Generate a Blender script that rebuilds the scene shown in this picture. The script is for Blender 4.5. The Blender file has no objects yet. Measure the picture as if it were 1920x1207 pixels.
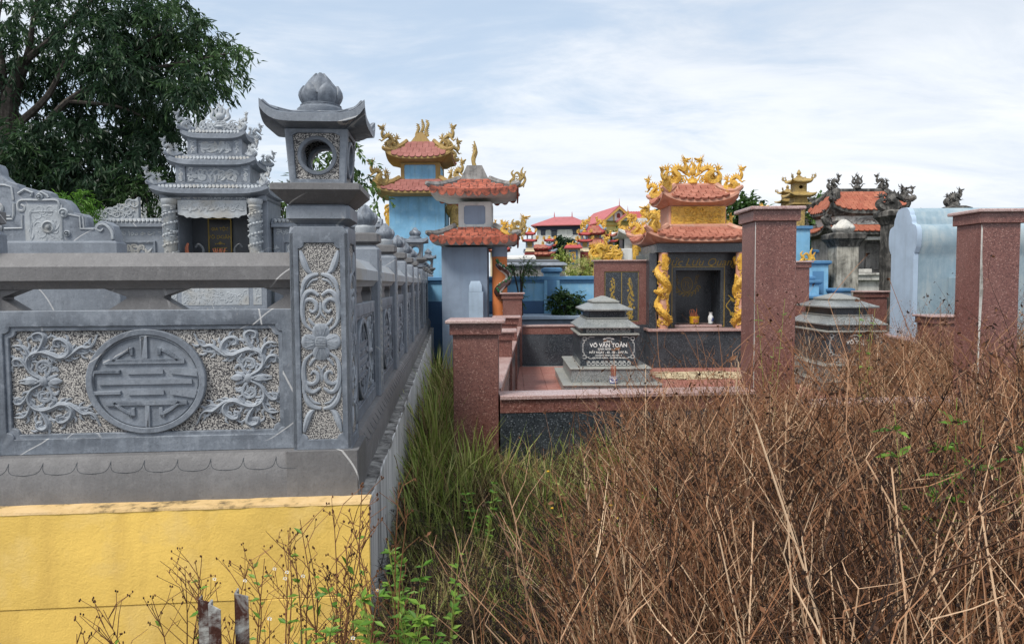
import bpy, bmesh, math, random
from mathutils import Vector, Matrix
R = math.radians
rnd = random.Random(11)
sc = bpy.context.scene
col = sc.collection

# ------------------------------------------------------------------ camera
CAM_H = 1.9
FPX = 1330.0                      # focal length in pixels of the 1920 px wide photograph
PITCH, ROLL = R(-3.1), R(-0.35)
cam_d = bpy.data.cameras.new('camera')
cam_d.sensor_width = 36.0
cam_d.lens = FPX / 1920.0 * 36.0
cam_d.clip_start, cam_d.clip_end = 0.05, 3000.0
cam = bpy.data.objects.new('camera', cam_d)
col.objects.link(cam)
CAM_M = Matrix.Translation((0, 0, CAM_H)) @ Matrix.Rotation(R(90) + PITCH, 4, 'X') @ Matrix.Rotation(ROLL, 4, 'Z')
cam.matrix_world = CAM_M
sc.camera = cam

# ------------------------------------------------------------------ sky, sun, exposure
SUN_EL, SUN_AZ = R(52), R(222)          # azimuth clockwise from +Y: behind the camera, to the left
world = bpy.data.worlds.new('World')
sc.world = world
world.use_nodes = True
wt = world.node_tree
for n_ in list(wt.nodes): wt.nodes.remove(n_)
def wn(t, **k):
    n_ = wt.nodes.new(t)
    for a, b in k.items(): setattr(n_, a, b)
    return n_
sky = wn('ShaderNodeTexSky', sky_type='NISHITA')
sky.sun_disc = False
sky.sun_elevation, sky.sun_rotation = SUN_EL, SUN_AZ
sky.air_density, sky.dust_density, sky.ozone_density = 1.0, 1.6, 1.2
tc = wn('ShaderNodeTexCoord')
sep = wn('ShaderNodeSeparateXYZ'); wt.links.new(tc.outputs['Generated'], sep.inputs[0])
def wmath(op, a, b=None, c=None):
    m = wn('ShaderNodeMath', operation=op)
    for i, x in enumerate((a, b, c)):
        if x is None: continue
        if isinstance(x, (int, float)): m.inputs[i].default_value = x
        else: wt.links.new(x, m.inputs[i])
    return m.outputs[0]
zc = wmath('ADD', wmath('MAXIMUM', sep.outputs[2], 0.0), 0.20)
cu = wmath('DIVIDE', sep.outputs[0], zc)
cv = wmath('DIVIDE', sep.outputs[1], zc)
cmb = wn('ShaderNodeCombineXYZ'); wt.links.new(cu, cmb.inputs[0]); wt.links.new(cv, cmb.inputs[1])
def wnoise(scale, detail, rough, sx, sy, rot, off, dist=0.0):
    mp = wn('ShaderNodeMapping'); mp.inputs['Scale'].default_value = (sx, sy, 1)
    mp.inputs['Rotation'].default_value = (0, 0, rot); mp.inputs['Location'].default_value = (off, off * .37, 0)
    wt.links.new(cmb.outputs[0], mp.inputs[0])
    t = wn('ShaderNodeTexNoise'); t.inputs['Scale'].default_value = scale; t.inputs['Detail'].default_value = detail
    t.inputs['Roughness'].default_value = rough; t.inputs['Distortion'].default_value = dist
    wt.links.new(mp.outputs[0], t.inputs[0])
    return t.outputs[0]
def wramp(f, stops):
    r = wn('ShaderNodeValToRGB'); r.color_ramp.interpolation = 'EASE'
    e = r.color_ramp.elements
    while len(e) < len(stops): e.new(0.5)
    for i, (p, c) in enumerate(stops):
        e[i].position = p; e[i].color = (c, c, c, 1) if not isinstance(c, tuple) else (*c, 1)
    wt.links.new(f, r.inputs[0]); return r.outputs[0]
def wmix(f, a, b, mode='MIX'):
    m = wn('ShaderNodeMix', data_type='RGBA', blend_type=mode)
    if isinstance(f, (int, float)): m.inputs[0].default_value = f
    else: wt.links.new(f, m.inputs[0])
    for i, x in ((6, a), (7, b)):
        if isinstance(x, tuple): m.inputs[i].default_value = (*x, 1)
        else: wt.links.new(x, m.inputs[i])
    return m.outputs[2]
n1 = wnoise(0.50, 6, .52, .75, 1.15, .35, 3.1, .35)      # broad soft banks of cloud
n2 = wnoise(1.9, 9, .64, .7, 1.35, -.25, 9.0, .6)         # thinner wisps
cover = wramp(wmath('ADD', wmath('MULTIPLY', n1, .70), wmath('MULTIPLY', n2, .30)), [(.36, .20), (.50, .85), (.62, 1.0)])
shade = wramp(wmath('ADD', wmath('MULTIPLY', n2, .55), wmath('MULTIPLY', wnoise(.6, 6, .55, .7, 1.2, .6, 21.0, .3), .45)), [(.36, (5.7, 6.15, 6.8)), (.62, (7.4, 7.6, 7.9))])
skyc = wmix(cover, wmix(.55, sky.outputs[0], (5.0, 6.4, 8.0)), shade)
bg = wn('ShaderNodeBackground'); bg.inputs[1].default_value = 0.1
wt.links.new(skyc, bg.inputs[0])
wo = wn('ShaderNodeOutputWorld'); wt.links.new(bg.outputs[0], wo.inputs[0])

sun_d = bpy.data.lights.new('sun', 'SUN')
sun_d.energy, sun_d.angle, sun_d.color = 2.5, R(16), (1.0, 0.95, 0.87)
sun = bpy.data.objects.new('sun', sun_d); col.objects.link(sun)
sdir = Vector((math.sin(SUN_AZ) * math.cos(SUN_EL), math.cos(SUN_AZ) * math.cos(SUN_EL), math.sin(SUN_EL)))
sun.rotation_euler = sdir.to_track_quat('Z', 'Y').to_euler()
sun.location = (0, 0, 30)

sc.view_settings.view_transform = 'Standard'
sc.view_settings.look = 'None'
sc.view_settings.gamma = 1.0
sc.view_settings.exposure = 0.46
sc.view_settings.use_curve_mapping = False
sc.cycles.max_bounces = 4
sc.cycles.diffuse_bounces = 2
sc.cycles.glossy_bounces = 2
sc.cycles.transparent_max_bounces = 4

def at(px, py, Y):
    """world point seen at pixel (px, py) of the 1920x1207 photograph at distance Y"""
    d = CAM_M.to_3x3() @ Vector(((px - 960) / FPX, -(py - 603.5) / FPX, -1))
    return Vector((0, 0, CAM_H)) + d * (Y / d.y)

# ------------------------------------------------------------------ mesh helpers
def cr(pts, n=6, closed=False):
    """Catmull-Rom through points"""
    P = [Vector(p) for p in pts]; out = []
    L = len(P)
    for i in range(L if closed else L - 1):
        p0 = P[i - 1] if (closed or i > 0) else P[i] * 2 - P[i + 1]
        p1, p2 = P[i], P[(i + 1) % L]
        p3 = P[(i + 2) % L] if (closed or i + 2 < L) else p2 * 2 - p1
        for k in range(n):
            t = k / n
            out.append(.5 * (2 * p1 + (p2 - p0) * t + (2 * p0 - 5 * p1 + 4 * p2 - p3) * t * t + (3 * p1 - p0 - 3 * p2 + p3) * t ** 3))
    if not closed: out.append(P[-1])
    return out

class G:
    def __init__(s): s.v = []; s.f = []; s.c = []; s.cur = None
    def add(s, vs, fs, M=None):
        o = len(s.v)
        s.v += [tuple(M @ Vector(p)) for p in vs] if M is not None else [tuple(p) for p in vs]
        s.f += [tuple(i + o for i in f) for f in fs]
        if s.cur is not None: s.c += [s.cur] * len(vs)
        return s
    def merge(s, g, M=None): return s.add(g.v, g.f, M)
    def box(s, x0, x1, y0, y1, z0, z1, b=0.0, M=None):
        if b <= 0:
            vs = [(x, y, z) for x in (x0, x1) for y in (y0, y1) for z in (z0, z1)]
            return s.add(vs, [(0, 1, 3, 2), (4, 6, 7, 5), (0, 4, 5, 1), (2, 3, 7, 6), (0, 2, 6, 4), (1, 5, 7, 3)], M)
        lo, hi = (x0, y0, z0), (x1, y1, z1)
        b = min(b, .45 * min(hi[i] - lo[i] for i in range(3)))
        vs = []; ix = {}
        for sx in (0, 1):
            for sy in (0, 1):
                for sz in (0, 1):
                    sg = (sx, sy, sz)
                    for a in range(3):
                        p = [(hi[i] - (0 if i == a else b)) if sg[i] else (lo[i] + (0 if i == a else b)) for i in range(3)]
                        ix[sg, a] = len(vs); vs.append(p)
        fs = []
        for a in range(3):
            o1, o2 = [i for i in range(3) if i != a]
            for sgn in (0, 1):
                q = []
                for u, w in ((0, 0), (1, 0), (1, 1), (0, 1)):
                    t = [0, 0, 0]; t[a] = sgn; t[o1] = u; t[o2] = w; q.append(ix[tuple(t), a])
                fs.append(tuple(q))
        for a, b2, c in ((0, 1, 2), (0, 2, 1), (1, 2, 0)):
            for sa in (0, 1):
                for sb in (0, 1):
                    t = [0, 0, 0]; t[a] = sa; t[b2] = sb; t0 = tuple(t); t[c] = 1; t1 = tuple(t)
                    fs.append((ix[t0, a], ix[t0, b2], ix[t1, b2], ix[t1, a]))
        for sx in (0, 1):
            for sy in (0, 1):
                for sz in (0, 1): fs.append(tuple(ix[(sx, sy, sz), a] for a in range(3)))
        return s.add(vs, fs, M)
    def loft(s, rings, cap=True, M=None):
        n = len(rings[0]); vs = [p for r in rings for p in r]; fs = []
        for i in range(len(rings) - 1):
            for j in range(n):
                k = (j + 1) % n
                fs.append((i * n + j, i * n + k, (i + 1) * n + k, (i + 1) * n + j))
        if cap:
            fs.append(tuple(range(n))); fs.append(tuple((len(rings) - 1) * n + i for i in range(n)))
        return s.add(vs, fs, M)
    def sq(s, prof, cx=0, cy=0, cap=True, M=None, ch=0.0):
        """stacked rectangles: prof = [(half_x, half_y, z), ...]"""
        rings = []
        for hx, hy, z in prof:
            if ch:
                c = min(ch, hx * .45, hy * .45)
                rings.append([(cx - hx + c, cy - hy, z), (cx + hx - c, cy - hy, z), (cx + hx, cy - hy + c, z), (cx + hx, cy + hy - c, z),
                              (cx + hx - c, cy + hy, z), (cx - hx + c, cy + hy, z), (cx - hx, cy + hy - c, z), (cx - hx, cy - hy + c, z)])
            else:
                rings.append([(cx - hx, cy - hy, z), (cx + hx, cy - hy, z), (cx + hx, cy + hy, z), (cx - hx, cy + hy, z)])
        return s.loft(rings, cap, M)
    def lathe(s, prof, n=16, cx=0, cy=0, M=None):
        rings = [[(cx + r * math.cos(2 * math.pi * j / n), cy + r * math.sin(2 * math.pi * j / n), z) for j in range(n)] for r, z in prof]
        return s.loft(rings, True, M)
    def prism(s, pts, y0, y1, M=None):
        """outline in x,z extruded along y"""
        n = len(pts)
        vs = [(p[0], y0, p[1]) for p in pts] + [(p[0], y1, p[1]) for p in pts]
        fs = [tuple(range(n)), tuple(range(n, 2 * n))] + [(i, (i + 1) % n, n + (i + 1) % n, n + i) for i in range(n)]
        return s.add(vs, fs, M)
    def sweep(s, prof, p0, p1, M=None):
        """closed profile [(a, z)] swept straight from p0 to p1 in plan, a is to the right of travel"""
        d = Vector((p1[0] - p0[0], p1[1] - p0[1])).normalized(); r = Vector((d.y, -d.x))
        rings = [[(p[0] + r.x * a, p[1] + r.y * a, z) for a, z in prof] for p in (p0, p1)]
        return s.loft(rings, True, M)
    def tube(s, pts, rad, n=6, up=None, flat=1.0, M=None):
        P = [Vector(p) for p in pts]; rings = []
        if not hasattr(rad, '__len__'): rad = [rad] * len(P)
        prev = None
        for i, p in enumerate(P):
            t = (P[min(i + 1, len(P) - 1)] - P[max(i - 1, 0)])
            t = t.normalized() if t.length > 1e-9 else Vector((0, 0, 1))
            if up is not None: a = Vector(up)
            elif prev is not None: a = prev
            else: a = Vector((0, 0, 1)) if abs(t.z) < .9 else Vector((0, 1, 0))
            b = t.cross(a)
            if b.length < 1e-6: b = t.cross(Vector((1, .3, .2)))
            b.normalize(); a = b.cross(t).normalized(); prev = a
            r = rad[i]
            rings.append([tuple(p + (b * math.cos(2 * math.pi * k / n) + a * math.sin(2 * math.pi * k / n) * flat) * r) for k in range(n)])
        return s.loft(rings, True, M)
    def blob(s, c, rx, ry, rz, n=8, m=5, M=None):
        rings = []
        for i in range(1, m):
            t = math.pi * i / m
            rings.append([(c[0] + rx * math.sin(t) * math.cos(2 * math.pi * j / n), c[1] + ry * math.sin(t) * math.sin(2 * math.pi * j / n), c[2] - rz * math.cos(t)) for j in range(n)])
        return s.loft(rings, True, M)
    def cone(s, p, d, r, n=5, M=None):
        p, d = Vector(p), Vector(d)
        a = d.orthogonal().normalized(); b = d.normalized().cross(a)
        vs = [tuple(p + (a * math.cos(2 * math.pi * k / n) + b * math.sin(2 * math.pi * k / n)) * r) for k in range(n)] + [tuple(p + d)]
        return s.add(vs, [tuple(range(n))] + [(k, (k + 1) % n, n) for k in range(n)], M)
    def mesh(s, name, sharp=32, flat=False, recalc=True):
        me = bpy.data.meshes.new(name)
        me.from_pydata(s.v, [], s.f)
        if recalc:
            bm = bmesh.new(); bm.from_mesh(me)
            bmesh.ops.recalc_face_normals(bm, faces=bm.faces)
            bm.to_mesh(me); bm.free()
        if s.c:
            at_ = me.attributes.new('tone', 'FLOAT', 'POINT')
            at_.data.foreach_set('value', s.c)
        if not flat and len(me.polygons):
            me.shade_smooth()
            if sharp: me.set_sharp_from_angle(angle=R(sharp))
        return me

def plate(outlines, y0, y1, bevel=0.0):
    """flat plate in x,z with holes (first outline is the edge, the rest are holes), from y0 (front) to y1 (back); returns G"""
    cu_ = bpy.data.curves.new('plate', 'CURVE'); cu_.dimensions = '2D'; cu_.fill_mode = 'BOTH'
    cu_.extrude = abs(y1 - y0) / 2 - bevel; cu_.bevel_depth = bevel; cu_.bevel_resolution = 0
    if bevel: cu_.offset = -bevel
    for o in outlines:
        sp = cu_.splines.new('POLY'); sp.points.add(len(o) - 1); sp.use_cyclic_u = True
        for i, p in enumerate(o): sp.points[i].co = (p[0], p[1], 0, 1)
    ob = bpy.data.objects.new('plate', cu_)
    me = ob.to_mesh()
    g = G(); yc = (y0 + y1) / 2
    g.add([(v.co.x, yc - v.co.z, v.co.y) for v in me.vertices], [tuple(p.vertices) for p in me.polygons])
    ob.to_mesh_clear(); bpy.data.objects.remove(ob); bpy.data.curves.remove(cu_)
    bm = bmesh.new(); vs = [bm.verts.new(p) for p in g.v]
    for f in g.f:
        try: bm.faces.new([vs[i] for i in f])
        except ValueError: pass
    bmesh.ops.remove_doubles(bm, verts=bm.verts, dist=1e-5)
    bm.verts.index_update()
    g.v = [tuple(v.co) for v in bm.verts]; g.f = [tuple(v.index for v in f.verts) for f in bm.faces]; bm.free()
    return g
def circ(r, cx=0, cz=0, n=40, a0=0, sx=1.0): return [(cx + sx * r * math.cos(a0 + 2 * math.pi * i / n), cz + r * math.sin(a0 + 2 * math.pi * i / n)) for i in range(n)]
def rct(x0, x1, z0, z1): return [(x0, z0), (x1, z0), (x1, z1), (x0, z1)]
def notch(x0, x1, z0, z1, c):
    """rectangle with little scooped corners"""
    o = []
    for cx, cz, a in ((x0, z0, 90), (x1, z0, 180), (x1, z1, 270), (x0, z1, 0)):
        for k in range(5):
            t = R(a - 90 * k / 4); o.append((cx + c * math.cos(t), cz + c * math.sin(t)))
    return o
def text(body, size, depth, bold=0.0, align='CENTER', sx=1.0, shear=0.0, spacing=1.0):
    cu_ = bpy.data.curves.new('text', 'FONT'); cu_.body = body; cu_.size = size; cu_.align_x = align; cu_.align_y = 'CENTER'
    cu_.extrude = depth; cu_.offset = bold; cu_.resolution_u = 3; cu_.shear = shear; cu_.space_character = spacing
    ob = bpy.data.objects.new('text', cu_); me = ob.to_mesh(); g = G()
    g.add([(v.co.x * sx, -v.co.z, v.co.y) for v in me.vertices], [tuple(p.vertices) for p in me.polygons])
    ob.to_mesh_clear(); bpy.data.objects.remove(ob); bpy.data.curves.remove(cu_)
    return g

# ------------------------------------------------------------------ object helpers
def _link(o, parent):
    col.objects.link(o)
    if parent is not None: o.parent = parent
    return o
def tag(o, label, cat, group=None):
    o['label'] = label; o['category'] = cat; o['kind'] = 'thing'
    if group: o['group'] = group
    return o
def thing(name, label, cat, loc=(0, 0, 0), rz=0.0, group=None):
    o = bpy.data.objects.new(name, None); o.empty_display_size = .1
    _link(o, None); o.location = loc; o.rotation_euler = (0, 0, rz)
    return tag(o, label, cat, group)
def part(name, g, m, parent, M=None, label=None, sharp=32, flat=False):
    me = g if isinstance(g, bpy.types.Mesh) else g.mesh(name, sharp, flat)
    if m is not None and not me.materials: me.materials.append(m)
    o = bpy.data.objects.new(name, me); _link(o, parent)
    if M is not None: o.matrix_local = M
    if label: o['label'] = label
    return o
def solo(name, g, m, label, cat, loc=(0, 0, 0), rz=0.0, group=None, sharp=32, flat=False):
    o = part(name, g, m, None, sharp=sharp, flat=flat); o.location = loc; o.rotation_euler = (0, 0, rz)
    return tag(o, label, cat, group)
def struct(name, g, m, kind='structure', label=None, **k):
    o = part(name, g, m, None, **k); o['kind'] = kind
    if label: o['label'] = label
    return o
def copy_tree(o, parent=None):
    c = o.copy(); col.objects.link(c); c.parent = parent
    for ch in list(o.children): copy_tree(ch, c)
    return c
T = Matrix.Translation
def RZ(a): return Matrix.Rotation(a, 4, 'Z')
def RX(a): return Matrix.Rotation(a, 4, 'X')
def RY(a): return Matrix.Rotation(a, 4, 'Y')
def SC(x, y=None, z=None):
    y = x if y is None else y; z = x if z is None else z
    return Matrix.Diagonal((x, y, z, 1))
# ------------------------------------------------------------------ materials
class N:
    def __init__(s, name):
        s.m = bpy.data.materials.new(name); s.m.use_nodes = True; s.t = s.m.node_tree
        s.b = s.t.nodes['Principled BSDF']; s.vec = None
    def new(s, t, **k):
        n = s.t.nodes.new(t)
        for a, b in k.items(): setattr(n, a, b)
        return n
    def ln(s, a, b): s.t.links.new(a, b)
    def put(s, inp, x):
        if isinstance(x, (int, float)): inp.default_value = x
        elif isinstance(x, tuple): inp.default_value = (*x, 1) if len(inp.default_value) == 4 and len(x) == 3 else x
        else: s.ln(x, inp)
    def co(s, space='Object', rand=True):
        tc = s.new('ShaderNodeTexCoord').outputs[space]
        if not rand: s.vec = tc; return tc
        oi = s.new('ShaderNodeObjectInfo')
        m = s.new('ShaderNodeVectorMath', operation='MULTIPLY_ADD')
        s.ln(oi.outputs['Random'], m.inputs[0]); m.inputs[1].default_value = (17.3, 9.1, 23.7); s.ln(tc, m.inputs[2])
        s.vec = m.outputs[0]; return s.vec
    def map(s, sx, sy, sz, rot=(0, 0, 0), vec=None):
        mp = s.new('ShaderNodeMapping'); mp.inputs['Scale'].default_value = (sx, sy, sz); mp.inputs['Rotation'].default_value = rot
        s.ln(vec or s.vec, mp.inputs[0]); return mp.outputs[0]
    def noise(s, scale, detail=4, rough=.55, vec=None, dist=0.0):
        t = s.new('ShaderNodeTexNoise'); t.inputs['Scale'].default_value = scale; t.inputs['Detail'].default_value = detail
        t.inputs['Roughness'].default_value = rough; t.inputs['Distortion'].default_value = dist
        s.ln(vec or s.vec, t.inputs['Vector']); return t.outputs[0]
    def vor(s, scale, feat='F1', out='Distance', vec=None, rand=1.0):
        t = s.new('ShaderNodeTexVoronoi', feature=feat); t.inputs['Scale'].default_value = scale; t.inputs['Randomness'].default_value = rand
        s.ln(vec or s.vec, t.inputs['Vector']); return t.outputs[out]
    def ramp(s, f, stops, interp='LINEAR'):
        r = s.new('ShaderNodeValToRGB'); r.color_ramp.interpolation = interp; e = r.color_ramp.elements
        while len(e) < len(stops): e.new(.5)
        for i, (p, c) in enumerate(stops):
            e[i].position = p; e[i].color = (*c, 1) if isinstance(c, tuple) else (c, c, c, 1)
        s.ln(f, r.inputs[0]); return r.outputs[0]
    def mix(s, f, a, b, mode='MIX'):
        m = s.new('ShaderNodeMix', data_type='RGBA', blend_type=mode)
        s.put(m.inputs[0], f); s.put(m.inputs[6], a); s.put(m.inputs[7], b); return m.outputs[2]
    def math(s, op, a, b=0.0, c=None):
        m = s.new('ShaderNodeMath', operation=op); s.put(m.inputs[0], a); s.put(m.inputs[1], b)
        if c is not None: s.put(m.inputs[2], c)
        return m.outputs[0]
    def bump(s, h, strength=.3, dist=.01):
        b = s.new('ShaderNodeBump'); b.inputs['Strength'].default_value = strength; b.inputs['Distance'].default_value = dist
        s.ln(h, b.inputs['Height']); s.ln(b.outputs[0], s.b.inputs['Normal'])
    def end(s, color, rough=.6, spec=.5, metal=0.0):
        s.put(s.b.inputs['Base Color'], color); s.put(s.b.inputs['Roughness'], rough)
        s.b.inputs['Specular IOR Level'].default_value = spec; s.b.inputs['Metallic'].default_value = metal
        return s.m

def m_stone(name, dark, mid, light, veins=.0, rough=.55, grime=.5, sc_=1.0, warm=None):
    n = N(name); n.co()
    c = n.ramp(n.noise(2.3 * sc_, 7, .62, dist=.4), [(.30, dark), (.50, mid), (.72, light)])
    scr = n.noise(1.0, 6, .7, n.map(38 * sc_, 38 * sc_, 5 * sc_, (.5, .3, .7)))
    c = n.mix(n.math('MULTIPLY', n.ramp(scr, [(.52, 0.0), (.70, 1.0)]), .45), c, light)
    st = n.noise(1.0, 5, .6, n.map(9, 9, .9))
    c = n.mix(n.math('MULTIPLY', n.ramp(st, [(.50, 0.0), (.68, 1.0)]), grime), c, dark)
    mo = n.noise(17, 9, .74)
    c = n.mix(n.math('MULTIPLY', n.ramp(mo, [(.50, 0.0), (.62, 1.0)]), .58), c, dark)
    c = n.mix(n.math('MULTIPLY', n.ramp(mo, [(.38, 1.0), (.46, 0.0)]), .55), c, light)
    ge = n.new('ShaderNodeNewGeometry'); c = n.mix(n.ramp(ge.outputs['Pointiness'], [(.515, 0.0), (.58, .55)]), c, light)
    if warm: c = n.mix(n.ramp(n.noise(1.6, 5, .6), [(.50, 0.0), (.66, .75)]), c, warm)
    if veins:
        v1 = 0.0
        for k_, (sc1, rot_, dd) in enumerate(((.55, (.2, .5, .3), 2.2), (.38, (1.1, -.7, .9), 2.8))):
            wv = n.new('ShaderNodeTexWave', wave_type='BANDS', bands_direction='Z'); wv.inputs['Scale'].default_value = sc1; wv.inputs['Distortion'].default_value = dd; wv.inputs['Detail'].default_value = 3; wv.inputs['Detail Scale'].default_value = 1.6
            n.ln(n.map(1, 1, 1, rot_), wv.inputs['Vector']); v1 = n.math('MAXIMUM', v1, n.math('LESS_THAN', wv.outputs['Fac'], .00022))
        msk = n.ramp(n.noise(1.7, 3), [(.50, 0.0), (.60, 1.0)])
        c = n.mix(n.math('MULTIPLY', n.math('MULTIPLY', v1, msk), veins), c, (.62, .62, .62))
        fl = n.ramp(n.noise(15, 5, .7, n.map(1, 1, .45, (.2, .7, .4)), dist=1.2), [(.67, 0.0), (.73, 1.0)])
        c = n.mix(n.math('MULTIPLY', n.math('MULTIPLY', fl, msk), veins * .55), c, (.50, .48, .46))
    n.bump(n.math('ADD', n.math('MULTIPLY', n.noise(60, 5, .7), .7), n.math('ADD', n.math('MULTIPLY', n.noise(9, 4), .8), n.math('MULTIPLY', scr, .9))), .55, .006)
    c = n.mix(n.math('MULTIPLY', n.ramp(n.noise(85, 4, .75), [(.56, 0.0), (.68, 1.0)]), .35), c, dark)
    return n.end(c, n.ramp(scr, [(.3, rough - .1), (.7, rough + .12)]), .4)

def m_pebble(name, a, b, scale=190):
    n = N(name); n.co()
    v = n.noise(scale, 2.5, .6)
    c = n.ramp(v, [(.475, a), (.53, b)])
    c = n.mix(.12, c, n.ramp(n.noise(3, 4), [(.3, a), (.7, b)]))
    n.bump(v, .8, .006)
    return n.end(c, .7, .3)

def m_granite(name, base, dark, light, scale=130, rough=.22, dust=(.3, .3, .3), dusty=.25):
    n = N(name); n.co()
    v = n.vor(scale, out='Color'); sp = n.new('ShaderNodeSeparateColor'); n.ln(v, sp.inputs[0])
    c = n.ramp(sp.outputs[0], [(.0, dark), (.30, base), (.78, base), (.93, light)], 'CONSTANT')
    c = n.mix(n.math('MULTIPLY', n.noise(scale * .35, 4, .7), .5), c, base)
    big = n.noise(1.6, 5, .6)
    c = n.mix(n.math('MULTIPLY', n.ramp(big, [(.45, 0.0), (.72, 1.0)]), dusty), c, dust)
    st = n.noise(1.0, 5, .6, n.map(7, 7, .8))
    c = n.mix(n.math('MULTIPLY', n.ramp(st, [(.55, 0.0), (.72, 1.0)]), .35), c, dark)
    return n.end(c, n.ramp(big, [(.35, rough), (.75, rough + .25)]), .5)

def m_paint(name, colr, stain=(.05, .05, .045), amt=.35, rough=.7, dirt_z=None, fade=None, grain=140, bstr=.25):
    n = N(name); n.co()
    lt = tuple(min(1, x * 1.12) for x in colr); dk = tuple(x * .82 for x in colr)
    c = n.ramp(n.noise(1.9, 6, .6), [(.3, dk), (.52, colr), (.75, lt)])
    if fade: c = n.mix(n.ramp(n.noise(3.3, 6, .65), [(.52, 0.0), (.68, .8)]), c, fade)
    st = n.noise(1.0, 6, .62, n.map(8, 8, .75))
    c = n.mix(n.math('MULTIPLY', n.ramp(st, [(.50, 0.0), (.74, 1.0)]), amt), c, stain)
    sp = n.noise(34, 5, .75)
    c = n.mix(n.math('MULTIPLY', n.ramp(sp, [(.62, 0.0), (.74, 1.0)]), amt * .8), c, stain)
    n.bump(n.math('ADD', n.noise(grain, 3, .6), n.math('MULTIPLY', n.noise(14, 4), 1.2)), bstr, .004)
    return n.end(c, rough, .35)

def m_rough(name, a, b, c_, scale=4, rough=.85):
    """old weathered render: three tones, blotchy, streaked"""
    n = N(name); n.co()
    v = n.math('ADD', n.math('MULTIPLY', n.noise(scale, 8, .68, dist=.5), .6), n.math('MULTIPLY', n.noise(1, 6, .65, n.map(11, 11, 1.1)), .4))
    c = n.ramp(v, [(.38, a), (.48, b), (.60, c_)])
    n.bump(n.noise(50, 6, .7), .5, .008)
    return n.end(c, rough, .25)

def m_tile(name, a, b, moss, amt=.5):
    n = N(name); n.co()
    oi = n.new('ShaderNodeObjectInfo')
    c = n.ramp(oi.outputs['Random'], [(.0, a), (1.0, b)])
    c = n.mix(n.math('MULTIPLY', n.ramp(n.noise(9, 6, .7), [(.44, 0.0), (.66, 1.0)]), amt), c, moss)
    n.bump(n.noise(70, 4, .6), .3, .004)
    return n.end(c, .7, .3)

def m_gold(name, a, b, dirt, rough=.42):
    n = N(name); n.co()
    c = n.ramp(n.noise(12, 5, .6), [(.3, b), (.62, a)])
    c = n.mix(n.ramp(n.noise(5, 5, .65), [(.50, 0.0), (.70, .55)]), c, dirt)
    c = n.mix(n.ramp(n.noise(30, 5, .7), [(.54, 0.0), (.64, .8)]), c, dirt)
    n.bump(n.noise(34, 4, .65), .8, .016)
    return n.end(c, rough, .5)

def m_leaf(name, a, b, c_, trans=.25, rough=.5):
    n = N(name); n.co('Object')
    at_ = n.new('ShaderNodeAttribute', attribute_name='tone')
    oi = n.new('ShaderNodeObjectInfo')
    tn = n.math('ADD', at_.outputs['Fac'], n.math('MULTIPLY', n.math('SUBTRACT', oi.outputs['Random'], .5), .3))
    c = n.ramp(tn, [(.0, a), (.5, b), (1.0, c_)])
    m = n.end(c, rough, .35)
    if trans <= 0: return m
    tr = n.new('ShaderNodeBsdfTranslucent'); n.ln(c, tr.inputs[0])
    mx = n.new('ShaderNodeMixShader'); mx.inputs[0].default_value = trans
    out = n.t.nodes['Material Output']
    n.ln(n.b.outputs[0], mx.inputs[1]); n.ln(tr.outputs[0], mx.inputs[2]); n.ln(mx.outputs[0], out.inputs[0])
    return m

def m_plain(name, colr, rough=.6, spec=.4, var=.12):
    n = N(name); n.co()
    c = n.ramp(n.noise(6, 4), [(.3, tuple(x * (1 - var) for x in colr)), (.7, tuple(min(1, x * (1 + var)) for x in colr))])
    return n.end(c, rough, spec)

MT = {}
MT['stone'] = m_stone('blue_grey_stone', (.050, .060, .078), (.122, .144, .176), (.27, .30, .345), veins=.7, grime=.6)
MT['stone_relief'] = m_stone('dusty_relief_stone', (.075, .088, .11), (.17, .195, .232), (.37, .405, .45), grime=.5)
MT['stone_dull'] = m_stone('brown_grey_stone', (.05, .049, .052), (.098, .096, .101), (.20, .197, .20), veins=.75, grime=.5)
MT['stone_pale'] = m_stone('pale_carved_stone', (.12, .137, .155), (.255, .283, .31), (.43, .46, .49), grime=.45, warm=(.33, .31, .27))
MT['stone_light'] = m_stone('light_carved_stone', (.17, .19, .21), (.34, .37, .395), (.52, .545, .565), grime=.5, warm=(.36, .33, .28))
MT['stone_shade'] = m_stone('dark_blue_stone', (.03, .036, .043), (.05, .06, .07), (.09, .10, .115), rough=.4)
MT['pebble'] = m_pebble('chiselled_ground', (.022, .022, .03), (.52, .50, .47), 165)
MT['pebble_pale'] = m_pebble('pale_chiselled_ground', (.10, .11, .12), (.42, .44, .45), 120)
MT['red_granite'] = m_granite('red_granite', (.195, .083, .068), (.075, .027, .023), (.40, .24, .20), 120, .26, (.27, .15, .13), .3)
MT['pink_granite'] = m_granite('pink_granite_top', (.42, .29, .27), (.25, .13, .115), (.62, .5, .47), 120, .25, (.58, .5, .48), .4)  # base paled to hold the sky's reflection on the slab tops
MT['black_granite'] = m_granite('black_granite', (.036, .044, .054), (.010, .013, .017), (.20, .225, .25), 130, .2, (.09, .10, .115), .5)
MT['grey_granite'] = m_granite('grey_granite', (.22, .235, .238), (.07, .08, .083), (.46, .48, .48), 120, .28, (.40, .40, .37), .35)  # lightened to paint in the sky reflected by the tomb lids
MT['grey_trim'] = m_granite('pale_granite_edge', (.28, .285, .265), (.15, .155, .15), (.42, .42, .39), 110, .45, (.35, .35, .30), .4)
MT['yellow'] = m_paint('yellow_wall_paint', (.86, .58, .14), (.50, .31, .08), .36, .75, fade=(.85, .60, .20), grain=90, bstr=.55)
MT['yellow_ledge'] = m_rough('lit_yellow_ledge', (.10, .08, .05), (.62, .43, .20), (.70, .50, .26), 5)  # peach tone paints in the light falling on the flat top
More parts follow.
